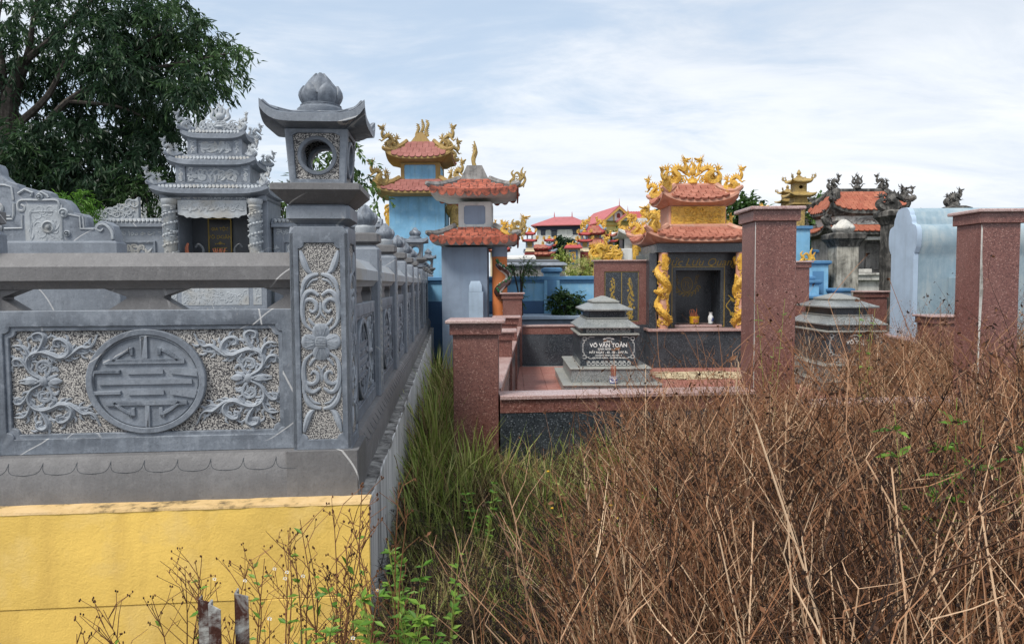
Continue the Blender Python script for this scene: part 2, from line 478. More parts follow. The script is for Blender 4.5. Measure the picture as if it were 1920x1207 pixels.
MT['white_wall'] = m_paint('streaked_white_wall', (.66, .66, .66), (.10, .10, .10), .8, .85, bstr=.4)
MT['curb_top'] = m_rough('mossy_curb_top', (.035, .034, .032), (.16, .155, .15), (.40, .39, .37), 9)
MT['cream'] = m_paint('cream_render', (.62, .53, .36), (.2, .17, .12), .3)
MT['white'] = m_paint('white_render', (.66, .66, .64), (.17, .17, .16), .35)
MT['grey_blue'] = m_paint('grey_blue_render', (.265, .33, .43), (.14, .16, .18), .25)
MT['pale_blue'] = m_paint('pale_grey_blue_render', (.37, .47, .59), (.2, .24, .28), .25)
MT['barrel_blue'] = m_rough('pale_teal_stone_render', (.22, .31, .37), (.27, .36, .42), (.36, .43, .46), 2.2)
MT['sky_blue'] = m_paint('sky_blue_paint', (.20, .44, .66), (.10, .17, .21), .35, fade=(.30, .52, .68))
MT['mid_blue'] = m_paint('mid_blue_paint', (.095, .235, .42), (.06, .10, .14), .35)
MT['deep_blue'] = m_paint('deep_blue_paint', (.06, .13, .25), (.03, .06, .09), .35)
MT['orange'] = m_paint('orange_column_paint', (.62, .20, .065), (.3, .1, .03), .25)
MT['salmon'] = m_paint('salmon_render', (.55, .28, .195), (.18, .10, .075), .45, fade=(.62, .43, .34))
MT['maroon'] = m_paint('maroon_paint', (.22, .042, .038), (.08, .02, .02), .3)
MT['ochre'] = m_paint('ochre_trim', (.36, .24, .09), (.10, .08, .05), .5)
MT['gold'] = m_gold('gold_paint', (.80, .49, .075), (.52, .27, .03), (.22, .12, .03))
MT['gold_old'] = m_gold('tarnished_gold_paint', (.46, .32, .10), (.25, .165, .055), (.10, .075, .04), .6)
MT['gold_line'] = m_plain('etched_gold', (.33, .225, .04), .5)
MT['white_line'] = m_plain('etched_white', (.72, .72, .70), .6)
MT['moss'] = m_rough('blackened_cement', (.018, .018, .017), (.055, .053, .05), (.19, .18, .165), 4)
MT['moss_pale'] = m_rough('patchy_old_render', (.035, .034, .03), (.24, .23, .20), (.50, .48, .42), 2.6)
MT['old_white'] = m_rough('stained_old_white', (.22, .21, .19), (.50, .49, .46), (.62, .61, .57), 3.0)
MT['cement'] = m_rough('bare_cement', (.10, .098, .095), (.21, .205, .20), (.32, .31, .30), 3)
MT['tile'] = m_tile('terracotta_scale', (.33, .115, .078), (.43, .175, .122), (.17, .07, .05), .5)
MT['tile_dirty'] = m_tile('blackened_terracotta', (.34, .085, .05), (.46, .14, .09), (.03, .022, .02), 1.0)
MT['tile_orange'] = m_tile('orange_scale', (.34, .10, .06), (.42, .15, .09), (.17, .055, .033), .6)
MT['tile_dull'] = m_tile('dull_red_scale', (.27, .10, .085), (.36, .15, .13), (.22, .09, .08), .5)
MT['roof_red'] = m_paint('red_roofing', (.40, .075, .075), (.25, .05, .05), .3)
MT['roof_far'] = m_paint('faded_red_roofing', (.44, .13, .135), (.3, .09, .10), .25)
MT['navy'] = m_plain('navy_band', (.02, .028, .07), .5)
MT['pane'] = m_plain('dark_window_glass', (.02, .025, .035), .12, .6)
MT['house_yellow'] = m_paint('house_yellow', (.66, .54, .20), (.4, .3, .1), .2)
MT['house_ochre'] = m_paint('house_ochre_trim', (.55, .33, .08), (.3, .2, .05), .2)
MT['floor_tile'] = m_granite('pink_floor_tile', (.34, .135, .105), (.22, .08, .06), (.46, .24, .2), 60, .5, (.4, .26, .21), .4)
MT['straw'] = m_plain('dry_straw', (.50, .42, .28), .8, .2, .3)
MT['porcelain'] = m_plain('white_porcelain', (.75, .76, .76), .15, .6, .04)
MT['cobalt'] = m_plain('cobalt_glaze', (.02, .05, .24), .2, .6)
MT['pot_yellow'] = m_plain('yellow_glaze', (.68, .38, .02), .25, .6)
MT['stick'] = m_plain('red_incense_stick', (.42, .14, .08), .8)
MT['rust'] = m_rough('flaking_painted_steel', (.045, .018, .013), (.06, .022, .015), (.44, .45, .43), 11, .6)
MT['bark'] = m_rough('dark_bark', (.02, .017, .015), (.045, .038, .033), (.085, .075, .065), 9)
MT['soil'] = m_rough('dark_soil', (.010, .008, .007), (.026, .020, .015), (.055, .042, .03), 6)
MT['field'] = m_rough('far_grass_soil', (.03, .045, .016), (.055, .075, .025), (.11, .105, .05), 2)
MT['leaf_dark'] = m_leaf('dark_tree_leaf', (.012, .03, .017), (.027, .062, .03), (.08, .15, .05), .3, .45)
MT['leaf_mid'] = m_leaf('mid_green_leaf', (.02, .05, .012), (.045, .10, .025), (.12, .20, .05), .3)
MT['leaf_bright'] = m_leaf('bright_green_leaf', (.06, .16, .02), (.12, .27, .03), (.24, .40, .06), .35)
MT['grass'] = m_leaf('green_grass', (.07, .11, .022), (.28, .37, .07), (.58, .53, .22), .3)
MT['dry_grass'] = m_leaf('dry_grass', (.08, .045, .02), (.24, .15, .07), (.50, .39, .21), .0, .8)
MT['dry'] = m_leaf('dry_stems', (.018, .008, .005), (.265, .118, .054), (.76, .55, .36), .0, .8)
MT['litter'] = m_leaf('shade_dark_litter', (.006, .003, .0025), (.028, .012, .008), (.22, .12, .07), .0, .85)  # near-black tones paint the shade deep between the stems
MT['seed'] = m_plain('dried_seed_head', (.045, .022, .014), .9, .1, .4)
MT['petal'] = m_plain('white_petal', (.75, .75, .70), .6)
MT['pollen'] = m_plain('yellow_pollen', (.62, .36, .02), .7)
MT['green_mosaic'] = m_plain('green_porcelain_chip', (.015, .10, .03), .2, .6)
MT['brown_mosaic'] = m_plain('brown_porcelain_chip', (.055, .022, .018), .2, .6)
# ------------------------------------------------------------------ carved ornament
def taper(n, r0, r1, mid=None):
    out = []
    for i in range(n):
        t = i / max(1, n - 1)
        r = r0 + (r1 - r0) * t
        if mid: r += mid * math.sin(math.pi * t)
        out.append(r)
    return out
def stroke(g, pts, w0, w1, y=0.0, flat=.55, n=6, seg=5, mid=0.0, mirror=None):
    """raised tapered stroke drawn in the x,z plane at depth y (front is -y)"""
    P = cr([(p[0], y, p[1]) for p in pts], seg)
    g.tube(P, taper(len(P), w0, w1, mid), n, up=(0, -1, 0), flat=flat)
def spiral(cx, cz, r, a0, turns, n=9, d=1):
    return [(cx + r * (1 - .82 * i / n) * math.cos(a0 + d * turns * 2 * math.pi * i / n), cz + r * (1 - .82 * i / n) * math.sin(a0 + d * turns * 2 * math.pi * i / n)) for i in range(n + 1)]
def relief(w, h, seed, count, size, y=0.0, thick=None, flat=.6):
    """a field of scrolls, cloud curls and leaf lobes filling w x h (centre at the origin, facing -y)"""
    r_ = random.Random(seed); g = G(); th = thick or size * .16
    for i in range(count):
        # stratified placement keeps the field even, jitter keeps it uneven
        nx = max(1, int(math.sqrt(count * w / h))); ny = max(1, math.ceil(count / nx))
        cx = ((i % nx) + .5 + r_.uniform(-.35, .35)) / nx * w - w / 2
        cz = ((i // nx) + .5 + r_.uniform(-.35, .35)) / ny * h - h / 2
        s_ = size * r_.uniform(.7, 1.25)
        cx = max(-w / 2 + s_ * .5, min(w / 2 - s_ * .5, cx)); cz = max(-h / 2 + s_ * .5, min(h / 2 - s_ * .5, cz))
        k = r_.random()
        if k < .55:
            stroke(g, spiral(cx, cz, s_ * .5, r_.uniform(0, 6.28), r_.uniform(.8, 1.3), 7, r_.choice((-1, 1))), th, th * .45, y, flat, 5, 2)
        elif k < .85:
            a = r_.uniform(0, 6.28); L = s_ * .6
            stroke(g, [(cx - L * math.cos(a), cz - L * math.sin(a)), (cx + L * .25 * math.sin(a), cz - L * .25 * math.cos(a)), (cx + L * math.cos(a), cz + L * math.sin(a))], th * .5, th * .25, y, flat, 5, 3, th * .9)
        else:
            g.blob((cx, y, cz), th * 1.3, th * flat, th * 1.3, 7, 4)
    return g
def flame(g, x, z, h, lean, r, y=0.0, flat=.7):
    stroke(g, [(x, z), (x + lean * .15 * h, z + h * .35), (x - lean * .12 * h, z + h * .65), (x + lean * .25 * h, z + h)], r, r * .15, y, flat, 5, 3, r * .25)

def dragon(seed=0, slim=1.0, rough=1.0):
    """a rearing dragon about 1 unit tall, in the x,z plane, head towards +x, tail curled at -x"""
    r_ = random.Random(seed); g = G(); j = lambda a: r_.uniform(-a, a)
    path = [(-.42, j(.02), .52), (-.55, j(.03), .30), (-.40, j(.03), .10), (-.12, j(.05), .10 + j(.03)), (-.02, j(.05), .30), (-.20, j(.05), .47 + j(.03)),
            (-.02, j(.05), .63), (.20, j(.04), .52), (.30, 0, .68), (.22, 0, .86)]
    P = cr(path, 4); nP = len(P)
    rad = [(.045 + .06 * math.sin(math.pi * min(1, i / (nP * .8)))) * slim for i in range(nP)]
    g.tube(P, rad, 6, up=(0, 1, 0))
    for i in range(1, nP - 2, 1):                                    # back fins
        t = (P[i + 1] - P[i - 1]).normalized(); nrm = Vector((-t.z, 0, t.x)) * (1 if (i // 3) % 2 else 1)
        g.cone(P[i] + nrm * rad[i] * .6, nrm * rad[i] * 1.5 + t * -.02, rad[i] * .5, 4)
    h = Vector((.27, 0, .92))
    g.blob(h, .105, .07, .075, 7, 5)
    g.tube([h + Vector((.03, 0, .0)), h + Vector((.14, 0, .03)), h + Vector((.22, 0, .07))], [.065, .045, .03], 6)     # snout
    g.tube([h + Vector((.02, 0, -.05)), h + Vector((.11, 0, -.08)), h + Vector((.16, 0, -.06))], [.045, .03, .015], 5) # jaw
    for sy in (-1, 1):
        g.tube(cr([h + Vector((-.03, sy * .04, .05)), h + Vector((-.12, sy * .06, .12)), h + Vector((-.14, sy * .07, .22))], 3), taper(7, .022, .006), 4)
        g.blob(h + Vector((.05, sy * .055, .05)), .022, .02, .022, 5, 4)
    for k in range(7):                                              # mane
        a = R(110 + k * 24); d = Vector((math.cos(a), j(.3), math.sin(a)))
        g.cone(h + d * .05, d * (.15 + .05 * r_.random()), .032, 4)
    for k in range(5):                                              # tail flames
        a = R(60 + k * 28); d = Vector((math.cos(a), j(.2), math.sin(a)))
        b0 = Vector((-.42, 0, .54))
        g.tube(cr([b0, b0 + d * .14 + Vector((-.03, 0, .02)), b0 + d * .26], 3), taper(7, .04, .008), 4)
    for x, z, s_ in ((-.45, .02, .17), (-.22, .0, .15), (.02, .0, .19), (.22, .02, .16), (.12, .20, .15), (-.30, .22, .12)):   # clouds below
        st = spiral(x, z + s_ * .5, s_ * .55, r_.uniform(3, 5), 1.1, 7, r_.choice((-1, 1)))
        stroke(g, st, .042, .018, j(.03), .9, 5, 2)
    for sx, z0 in ((-.05, .30), (.17, .48)):                         # legs with claws
        k_ = Vector((sx, 0, z0)); e = k_ + Vector((.14, 0, -.12)); f = e + Vector((.10, 0, .05))
        g.tube([k_, e, f], [.05, .035, .02], 5)
        for q in (-.5, 0, .5): g.cone(f, Vector((.07, q * .06, -.03 + q * .05)), .014, 4)
    return g
def phoenix_curl(seed=0, slim=1.0):
    """upturned flame scroll for a roof corner, about 1 unit tall, sweeping towards +x"""
    r_ = random.Random(seed); g = G()
    st = [((-.3, .05), (-.05, .05), (.2, .2), (.25, .5), (.1, .72), (-.05, .62), (.0, .5)), ((-.3, .02), (.05, .0), (.35, .1), (.5, .35), (.45, .6), (.55, .8)),
          ((-.1, .1), (-.2, .3), (-.08, .48), (-.2, .7), (-.1, .85)), ((.2, .3), (.38, .5), (.3, .75), (.4, 1.0))]
    for p in st: stroke(g, p, .085, .02, r_.uniform(-.02, .02), .8, 6, 4, .02)
    for k in range(8):
        x = r_.uniform(-.25, .35); z = r_.uniform(.05, .5)
        stroke(g, spiral(x, z, .12, r_.uniform(0, 6), 1.0, 6), .035, .015, r_.uniform(-.05, .05), .9, 5, 2)
    for k in range(7): g.cone((.1 + .06 * k, 0, .15 + .1 * k), (.10, 0, .03), .035, 4)
    return g
def flame_pearl(seed=0):
    """pearl wrapped in flames on a cloud foot, 1 unit tall"""
    g = G()
    g.lathe([(.02, 0), (.20, 0), (.22, .04), (.15, .12), (.08, .20), (.10, .26), (.02, .30)], 10)
    g.blob((0, 0, .44), .15, .10, .15, 12, 7)
    for sx in (-1, 1):
        stroke(g, [(sx * .06, .10), (sx * .24, .16), (sx * .34, .30), (sx * .48, .30)], .06, .012, 0, .7, 5, 4)
        stroke(g, [(sx * .10, .30), (sx * .26, .42), (sx * .22, .62), (sx * .32, .80)], .075, .012, 0, .7, 5, 4, .02)
        stroke(g, [(sx * .10, .52), (sx * .14, .66), (sx * .06, .78), (sx * .12, .9)], .06, .01, .02, .7, 5, 4)
        stroke(g, spiral(sx * .16, .10, .10, 1.5, 1, 7, sx), .04, .02, 0, .8, 5, 2)
    stroke(g, [(0, .52), (.03, .70), (-.03, .84), (0, 1.0)], .085, .008, 0, .7, 6, 4)
    return g
def lotus(r, h, n=6, layers=2):
    """lotus bud: body and overlapping pointed petals"""
    body = G(); body.lathe([(r * .70, 0), (r * .93, h * .14), (r * .96, h * .34), (r * .80, h * .58), (r * .45, h * .80), (r * .06, h * .99)], 16)
    pets = []
    for L in range(layers):
        z0, z1, rr = (0, h * .62, 1.04) if L == 0 else (h * .30, h * .96, .92)
        for k in range(n):
            g = G(); a0 = 2 * math.pi * (k + .5 * L) / n; vs = []; fs = []; U, V = 6, 6; half = math.pi / n * 1.02
            for j in range(V + 1):
                v = j / V; wv = (1 - v ** 2.6) ** .7 if v < 1 else 0
                z = z0 + (z1 - z0) * v; t = z / h
                rb = r * (.72 + .28 * math.sin(min(1, t / .34) * math.pi / 2)) if t < .34 else r * (1.0 - .95 * ((t - .34) / .66) ** 1.5)
                for i in range(U + 1):
                    u = i / U * 2 - 1
                    rad_ = rb * rr + r * .07 * (1 - u * u) + r * .05 * v * v
                    a = a0 + u * half * wv
                    vs.append((rad_ * math.cos(a), rad_ * math.sin(a), z))
            for j in range(V):
                for i in range(U): fs.append((j * (U + 1) + i, j * (U + 1) + i + 1, (j + 1) * (U + 1) + i + 1, (j + 1) * (U + 1) + i))
            nv = len(vs)
            inner = [(x * .93, y * .93, z - h * .008) for x, y, z in vs]
            rim = [i for i in range(U + 1)] + [(j + 1) * (U + 1) - 1 for j in range(1, V + 1)] + [V * (U + 1) + i for i in range(U - 1, -1, -1)] + [j * (U + 1) for j in range(V - 1, 0, -1)]
            fr = [(rim[i], rim[(i + 1) % len(rim)], nv + rim[(i + 1) % len(rim)], nv + rim[i]) for i in range(len(rim))]
            g.add(vs + inner, fs + [tuple(nv + i for i in reversed(f)) for f in fs] + fr)
            pets.append(g)
    return body, pets

# ------------------------------------------------------------------ temple roofs
class Roof:
    def __init__(s, z, a, b, a1, b1, h, lift, p=1.5, q=3.5):
        s.z, s.a, s.b, s.a1, s.b1, s.h, s.lift, s.p, s.q = z, a, b, a1, b1, h, lift, p, q
    def S(s, face, u, v):
        hx = s.a + (s.a1 - s.a) * v; hy = s.b + (s.b1 - s.b) * v
        z = s.z + s.h * v ** s.p + s.lift * abs(u) ** s.q * (1 - v) ** 2
        return Vector({'front': (u * hx, -hy, z), 'back': (-u * hx, hy, z), 'right': (hx, u * hy, z), 'left': (-hx, -u * hy, z)}[face])
FACES = ('front', 'right', 'back', 'left')
def roof_shell(rf, fascia, cove, nu=16, nv=6):
    """curved skin, eave band and cove down to the body; cove = (half_x, half_y, drop)"""
    g = G()
    for fc in FACES:
        vs = []; fs = []
        rows = [[rf.S(fc, -1 + 2 * i / nu, j / nv) for i in range(nu + 1)] for j in range(nv + 1)]
        low = [p - Vector((0, 0, fascia)) for p in rows[0]]
        if cove:
            bx, by, dz = cove; inn = []
            for i in range(nu + 1):
                u = -1 + 2 * i / nu
                inn.append(Vector({'front': (u * bx, -by, rf.z - fascia - dz), 'back': (-u * bx, by, rf.z - fascia - dz), 'right': (bx, u * by, rf.z - fascia - dz), 'left': (-bx, -u * by, rf.z - fascia - dz)}[fc]))
            rings = [inn, low] + rows
        else: rings = [low] + rows
        for r in rings: vs += [tuple(p) for p in r]
        for j in range(len(rings) - 1):
            for i in range(nu):
                o = j * (nu + 1) + i; fs.append((o, o + 1, o + nu + 2, o + nu + 1))
        g.add(vs, fs)
    # lid over the top and a floor under
    t = [rf.S('front', -1, 1), rf.S('front', 1, 1), rf.S('back', -1, 1), rf.S('back', 1, 1)]
    g.add([tuple(p) for p in t], [(0, 1, 2, 3)])
    if cove:
        bx, by, dz = cove; zz = rf.z - fascia - dz
        g.add([(-bx, -by, zz), (bx, -by, zz), (bx, by, zz), (-bx, by, zz)], [(3, 2, 1, 0)])
    bm = bmesh.new(); vv = [bm.verts.new(p) for p in g.v]
    for f in g.f:
        try: bm.faces.new([vv[i] for i in f])
        except ValueError: pass
    bmesh.ops.remove_doubles(bm, verts=bm.verts, dist=1e-4)
    bm.verts.index_update(); g.v = [tuple(v.co) for v in bm.verts]; g.f = [tuple(v.index for v in f.verts) for f in bm.faces]; bm.free()
    return g
def tile_mesh(w, l, t, name='tile'):
    g = G(); o = []
    for k in range(7):
        a = math.pi + math.pi * k / 6; o.append((w * .5 * math.cos(a), l * .42 * math.sin(a)))
    o += [(w * .5, l * .58), (-w * .5, l * .58)]
    n = len(o); vs = [(x, y, t if y < l * .3 else 0) for x, y in o] + [(x, y, t * -.6) for x, y in o]
    g.add(vs, [tuple(range(n))] + [(i, (i + 1) % n, n + (i + 1) % n, n + i) for i in range(n)])
    return g.mesh(name, flat=True)
def roof_tiles(rf, parent, m, w, l, t, faces=('front', 'left', 'right'), vmax=.96, margin=.04, name='tile', v0=0.0, seed=1):
    me = tile_mesh(w * .94, l, t); me.materials.append(m); cnt = 0
    jr = random.Random(seed)
    for fc in faces:
        slope = math.hypot(rf.h, (rf.b - rf.b1) if fc in ('front', 'back') else (rf.a - rf.a1))
        rows = max(2, int(slope / (l * .5)))
        for j in range(rows):
            v = v0 + (vmax - v0) * j / rows + .06
            half = (rf.a + (rf.a1 - rf.a) * v) if fc in ('front', 'back') else (rf.b + (rf.b1 - rf.b) * v)
            half -= margin
            n = max(1, int(2 * half / w)); off = .5 if j % 2 else 0.0
            for i in range(n + (1 if off else 0)):
                x = (i + .5 - off) * w - n * w / 2
                if abs(x) > half - w * .25: continue
                u = x / (half + margin)
                p = rf.S(fc, u, min(1, v)); e = .01
                tu = (rf.S(fc, u + e, v) - rf.S(fc, u - e, v)).normalized(); tv = (rf.S(fc, u, min(1, v + e)) - rf.S(fc, u, max(0, v - e))).normalized()
                nn = tu.cross(tv).normalized(); tv = nn.cross(tu).normalized()
                M = Matrix((tu, tv, nn)).transposed().to_4x4()
                M.translation = p + nn * (t * (.9 + jr.uniform(-.1, .25)))
                o = part(name, me, None, parent, M @ RZ(jr.uniform(-.03, .03)) @ RX(R(11 + jr.uniform(-1.5, 1.5)))); cnt += 1
    return cnt
def hip_ridges(rf, r, n=9, vmax=1.0, flat=1.0):
    out = []
    for fc in FACES:
        g = G(); P = [rf.S(fc, 1, vmax * i / (n - 1)) + Vector((0, 0, r * .6)) for i in range(n)]
        d = (P[0] - P[1]).normalized(); P = [P[0] + d * r * 1.5 + Vector((0, 0, r * .4))] + P
        g.tube(P, [r * .6] + [r] * n, 6, flat=1.2); out.append(g)
    return out
def eave_scallops(rf, parent, m, w, drop, faces, inset=.0, name='tile'):
    """row of half-round tile ends hanging over the eave"""
    g = G(); o = [(-w * .5, 0)] + [(w * .5 * math.cos(math.pi + math.pi * k / 8), drop * math.sin(math.pi + math.pi * k / 8)) for k in range(1, 8)] + [(w * .5, 0), (w * .5, drop * .35), (-w * .5, drop * .35)]
    g.prism(o, -.018, .012); me = g.mesh(name); me.materials.append(m)
    for fc in faces:
        half = rf.a if fc in ('front', 'back') else rf.b
        n = int(2 * half / w)
        for i in range(n):
            x = (i + .5) * w - n * w / 2; u = x / half
            p = rf.S(fc, u, 0); e = .01
            tu = (rf.S(fc, u + e, 0) - rf.S(fc, u - e, 0)).normalized(); nz = Vector((0, 0, 1)); ny = nz.cross(tu).normalized(); nz = tu.cross(ny)
            M = Matrix((tu, ny, nz)).transposed().to_4x4(); M.translation = p - ny * .02 - Vector((0, 0, .005))
            part(name, me, None, parent, M)
def place_corner(parent, rf, gen, size, m, name, faces=FACES, seed=0, inset=.12, lean=0.0, sub=True):
    """ornament standing on each roof corner, turned along the hip and facing outwards"""
    me = [gen(seed, 1.25).mesh(name), gen(seed + 1, 1.25).mesh(name)]
    for k in me: k.materials.append(m)
    for i, fc in enumerate(faces):
        p = rf.S(fc, 1, inset); q = rf.S(fc, 1, 0); d = q - p; a = math.atan2(d.y, d.x)
        part(name, me[i % 2], None, parent, T(p) @ RZ(a) @ RY(-lean) @ SC(size))
# ------------------------------------------------------------------ ground
g = G(); nx_, ny_ = 40, 60
for j in range(ny_ + 1):
    for i in range(nx_ + 1):
        y = -6 + (j / ny_) ** 2.2 * 900; x = (i / nx_ - .5) * (24 + y * 2.4)
        h = .05 * math.sin(x * 1.7 + y * .8) * math.sin(y * 1.3 - x * .4) if y < 14 else 0.0
        g.v.append((x, y, h - .03))
for j in range(ny_):
    for i in range(nx_):
        o = j * (nx_ + 1) + i; g.f.append((o, o + 1, o + nx_ + 2, o + nx_ + 1))
ground = struct('ground', g, MT['soil'], sharp=0)
_n = N('ground_soil_and_grass'); _n.co('Object', False)
_sx = _n.new('ShaderNodeSeparateXYZ'); _n.ln(_n.vec, _sx.inputs[0])
_near = _n.ramp(_n.noise(5, 7, .65), [(.3, (.012, .009, .007)), (.55, (.035, .026, .018)), (.75, (.075, .055, .035))])
_far = _n.ramp(_n.noise(.8, 7, .65), [(.3, (.035, .05, .018)), (.55, (.075, .085, .03)), (.75, (.13, .11, .06))])
_n.bump(_n.noise(12, 6, .7), .8, .03)
ground.data.materials.clear(); ground.data.materials.append(_n.end(_n.mix(_n.ramp(_n.math('MULTIPLY', _sx.outputs[1], .05), [(.45, 0.0), (.7, 1.0)]), _near, _far), .95, .1))

# ------------------------------------------------------------------ retaining wall under the grey stone fence
FL, FR = Vector((-.848, 3.70, 0)), R(5.0)         # front right foot of the corner pillar, turn of the fence
ZB, ZP = .793, 1.035                              # underside of the stone base course, foot of the pillars
wallR = thing('retaining_wall', 'yellow fronted retaining wall with streaked white side under the grey stone fence', 'wall', FL, FR)
g = G(); g.box(-4.2, .100, -.127, 21.2, -.3, ZB - .012, .006); part('wall_core', g, MT['white_wall'], wallR, label='streaked whitewashed side of the wall')
g = G(); g.box(-4.2, .102, -.139, -.128, .305, ZB - .010, .004); part('yellow_face', g, MT['yellow'], wallR)
g = G(); g.box(-4.2, -.42, -.134, -.128, -.3, .303, .003); g.box(-.42, .102, -.1395, -.128, -.3, .304, .003); part('yellow_face', g, MT['yellow'], wallR)
g = G()                                            # uneven painted ledge
N_ = 60
for i in range(N_ + 1):
    x = -4.2 + 4.302 * i / N_; r0 = random.Random(i)
    g.v += [(x, -.142 + r0.uniform(-.003, .003), ZB - .012), (x, -.139 + r0.uniform(-.004, .004), ZB + r0.uniform(-.004, .002)), (x, -.036 + r0.uniform(0, .004), ZB + .003 + r0.uniform(0, .004)), (x, -.02, ZB - .012)]
for i in range(N_):
    for k in range(3): o = i * 4 + k; g.f.append((o, o + 1, o + 5, o + 4))
g.f += [(0, 1, 2, 3), tuple(N_ * 4 + k for k in range(4))]
part('ledge', g, MT['yellow_ledge'], wallR, sharp=40)
g = G()
for i in range(101):
    y = -.02 + 21.2 * (i / 100) ** 1.6; r0 = random.Random(500 + i)
    g.v += [(.099 + r0.uniform(-.006, .004), y, ZB - .03), (.096 + r0.uniform(-.010, .004), y, ZB + r0.uniform(-.012, .004)), (.0, y, ZB + .004 + r0.uniform(0, .006)), (.0, y, ZB - .03)]
for i in range(100):
    for k in range(3): o = i * 4 + k; g.f.append((o, o + 1, o + 5, o + 4))
g.f += [(0, 1, 2, 3), (400, 401, 402, 403)]
part('curb_top', g, MT['curb_top'], wallR, label='blackened curb along the side of the wall', sharp=40)

# ------------------------------------------------------------------ grey carved stone fence
fence = thing('stone_fence', 'carved blue grey stone fence of posts, rails and emblem panels turning the corner', 'fence', FL, FR)
SP, PW = 1.72, .22                                # post spacing, post width
NP = 11
def course(L, petals=True):
    """base course along +x from 0 to L, front face at y=0 down, petals cut into the slope"""
    g = G(); prof = [(0, ZB), (0, ZP - .085), (.045, ZP - .006), (.07, ZP), (.30, ZP), (.30, ZB)]
    rings = [[(x, a, z) for a, z in prof] for x in (0, L)]
    g.loft(rings); return g
def petal_lines(L, step=.165):
    g = G(); n = int(L / step); off = (L - n * step) / 2
    for i in range(n):
        x0 = off + i * step
        for m_ in (0, 1):
            q = [(0, .055), (.006, .025), (.022, .008), (.05, .002), (.082, .0)]
            pts = []
            for a, t in q:
                xx = x0 + a if m_ == 0 else x0 + step - a
                pts.append((xx, .045 * (t / .079) - .001, ZP - .085 + t))
            g.tube(cr(pts, 2), .0013, 4)
    return g
def panel_mesh_set():
    """everything in one 1.5 m panel, drawn facing -y with its foot on z=ZP and centre at x=0"""
    W, zt = .75, 1.776; zc = 1.405; hw, hh = .692, .287
    fr = plate([rct(-W, W, ZP, zt), notch(-hw, hw, zc - hh, zc + hh, .035)], 0, .05, .004)
    fr.box(-W, W, .052, .14, ZP, zt - .002)
    inn = plate([notch(-hw - .01, hw + .01, zc - hh - .01, zc + hh + .01, .03), notch(-hw + .022, hw - .022, zc - hh + .022, zc + hh - .022, .035)], .010, .045, .004)
    gr = G(); gr.box(-hw + .004, hw - .004, .026, .0505, zc - hh + .004, zc + hh - .004)
    RE = .272; s = RE / 300.0
    def px(x, z): return ((x - 728) * s, zc + .0 + (490 - z) * RE / 274.0)
    base = plate([circ(RE, 0, zc, 64)], .010, .026, .003)
    holes = []
    def slot(x0, x1, y, hgt=20): a, b = px(x0, y + hgt / 2), px(x1, y - hgt / 2); holes.append(rct(a[0], b[0], a[1], b[1]))
    slot(520, 920, 384); slot(490, 955, 492); slot(524, 926, 601)
    for yy in (438, 547):
        slot(458, 600, yy); slot(634, 812, yy); slot(850, 985, yy)
    a, b = px(712, 366), px(736, 250); holes.append(rct(a[0], b[0], a[1], b[1]))
    a, b = px(718, 732), px(742, 617); holes.append(rct(a[0], b[0], a[1], b[1]))
    def arcslot(sx, sz):
        o = []; r0, r1 = RE * .70, RE * .64
        for k in range(7): t = R(35 + 32 * k / 6); o.append((sx * r0 * math.cos(t), zc + sz * r0 * math.sin(t)))
        o += [(sx * RE * .20, zc + sz * RE * .66), (sx * RE * .20, zc + sz * RE * .50), (sx * RE * .26, zc + sz * RE * .50), (sx * RE * .27, zc + sz * RE * .585)]
        for k in range(6, -1, -1): t = R(36 + 29 * k / 6); o.append((sx * r1 * math.cos(t), zc + sz * r1 * math.sin(t) * .985))
        holes.append(o)
    for sx in (-1, 1):
        for sz in (-1, 1): arcslot(sx, sz)
    em = plate([circ(RE * .875, 0, zc, 64)] + holes, -.001, .013, .0025)
    rim = plate([circ(RE, 0, zc, 64), circ(RE * .885, 0, zc, 64)], -.004, .013, .004)
    sL, sR = G(), G()
    U = lambda pts: [((x - 728) * .00089, zc + (482 - z) * .000985) for x, z in pts]
    base_strokes = [
        ([(1250, 462), (1218, 432), (1208, 395), (1232, 370), (1268, 378), (1276, 408), (1254, 424), (1238, 410)], 9, 4, 5),
        ([(1252, 462), (1305, 430), (1325, 385), (1305, 340), (1255, 322), (1205, 335), (1165, 352), (1128, 345), (1108, 318), (1118, 282), (1150, 258), (1180, 262), (1184, 288), (1162, 296)], 12, 7, 14),
        ([(1175, 350), (1125, 352), (1085, 325), (1050, 300), (1015, 302), (990, 282), (966, 232)], 13, 3, 8),
        ([(1085, 322), (1060, 330), (1030, 330), (1000, 312)], 9, 3, 4),
        ([(1290, 345), (1262, 312), (1240, 272), (1232, 240), (1255, 222), (1285, 232), (1284, 256), (1262, 262)], 10, 6, 13),
        ([(1310, 360), (1322, 320), (1338, 296), (1362, 286), (1396, 290)], 11, 3, 8),
        ([(1322, 410), (1340, 378), (1362, 358), (1388, 362), (1388, 386), (1370, 392)], 10, 5, 8),
        ([(1215, 345), (1195, 372), (1215, 388)], 10, 4, 4), ([(1170, 425), (1190, 405), (1210, 420)], 6, 4, 8),
        ([(1240, 478), (1205, 455), (1170, 440)], 9, 3, 9), ([(1255, 478), (1300, 462), (1365, 470)], 10, 3, 12)]
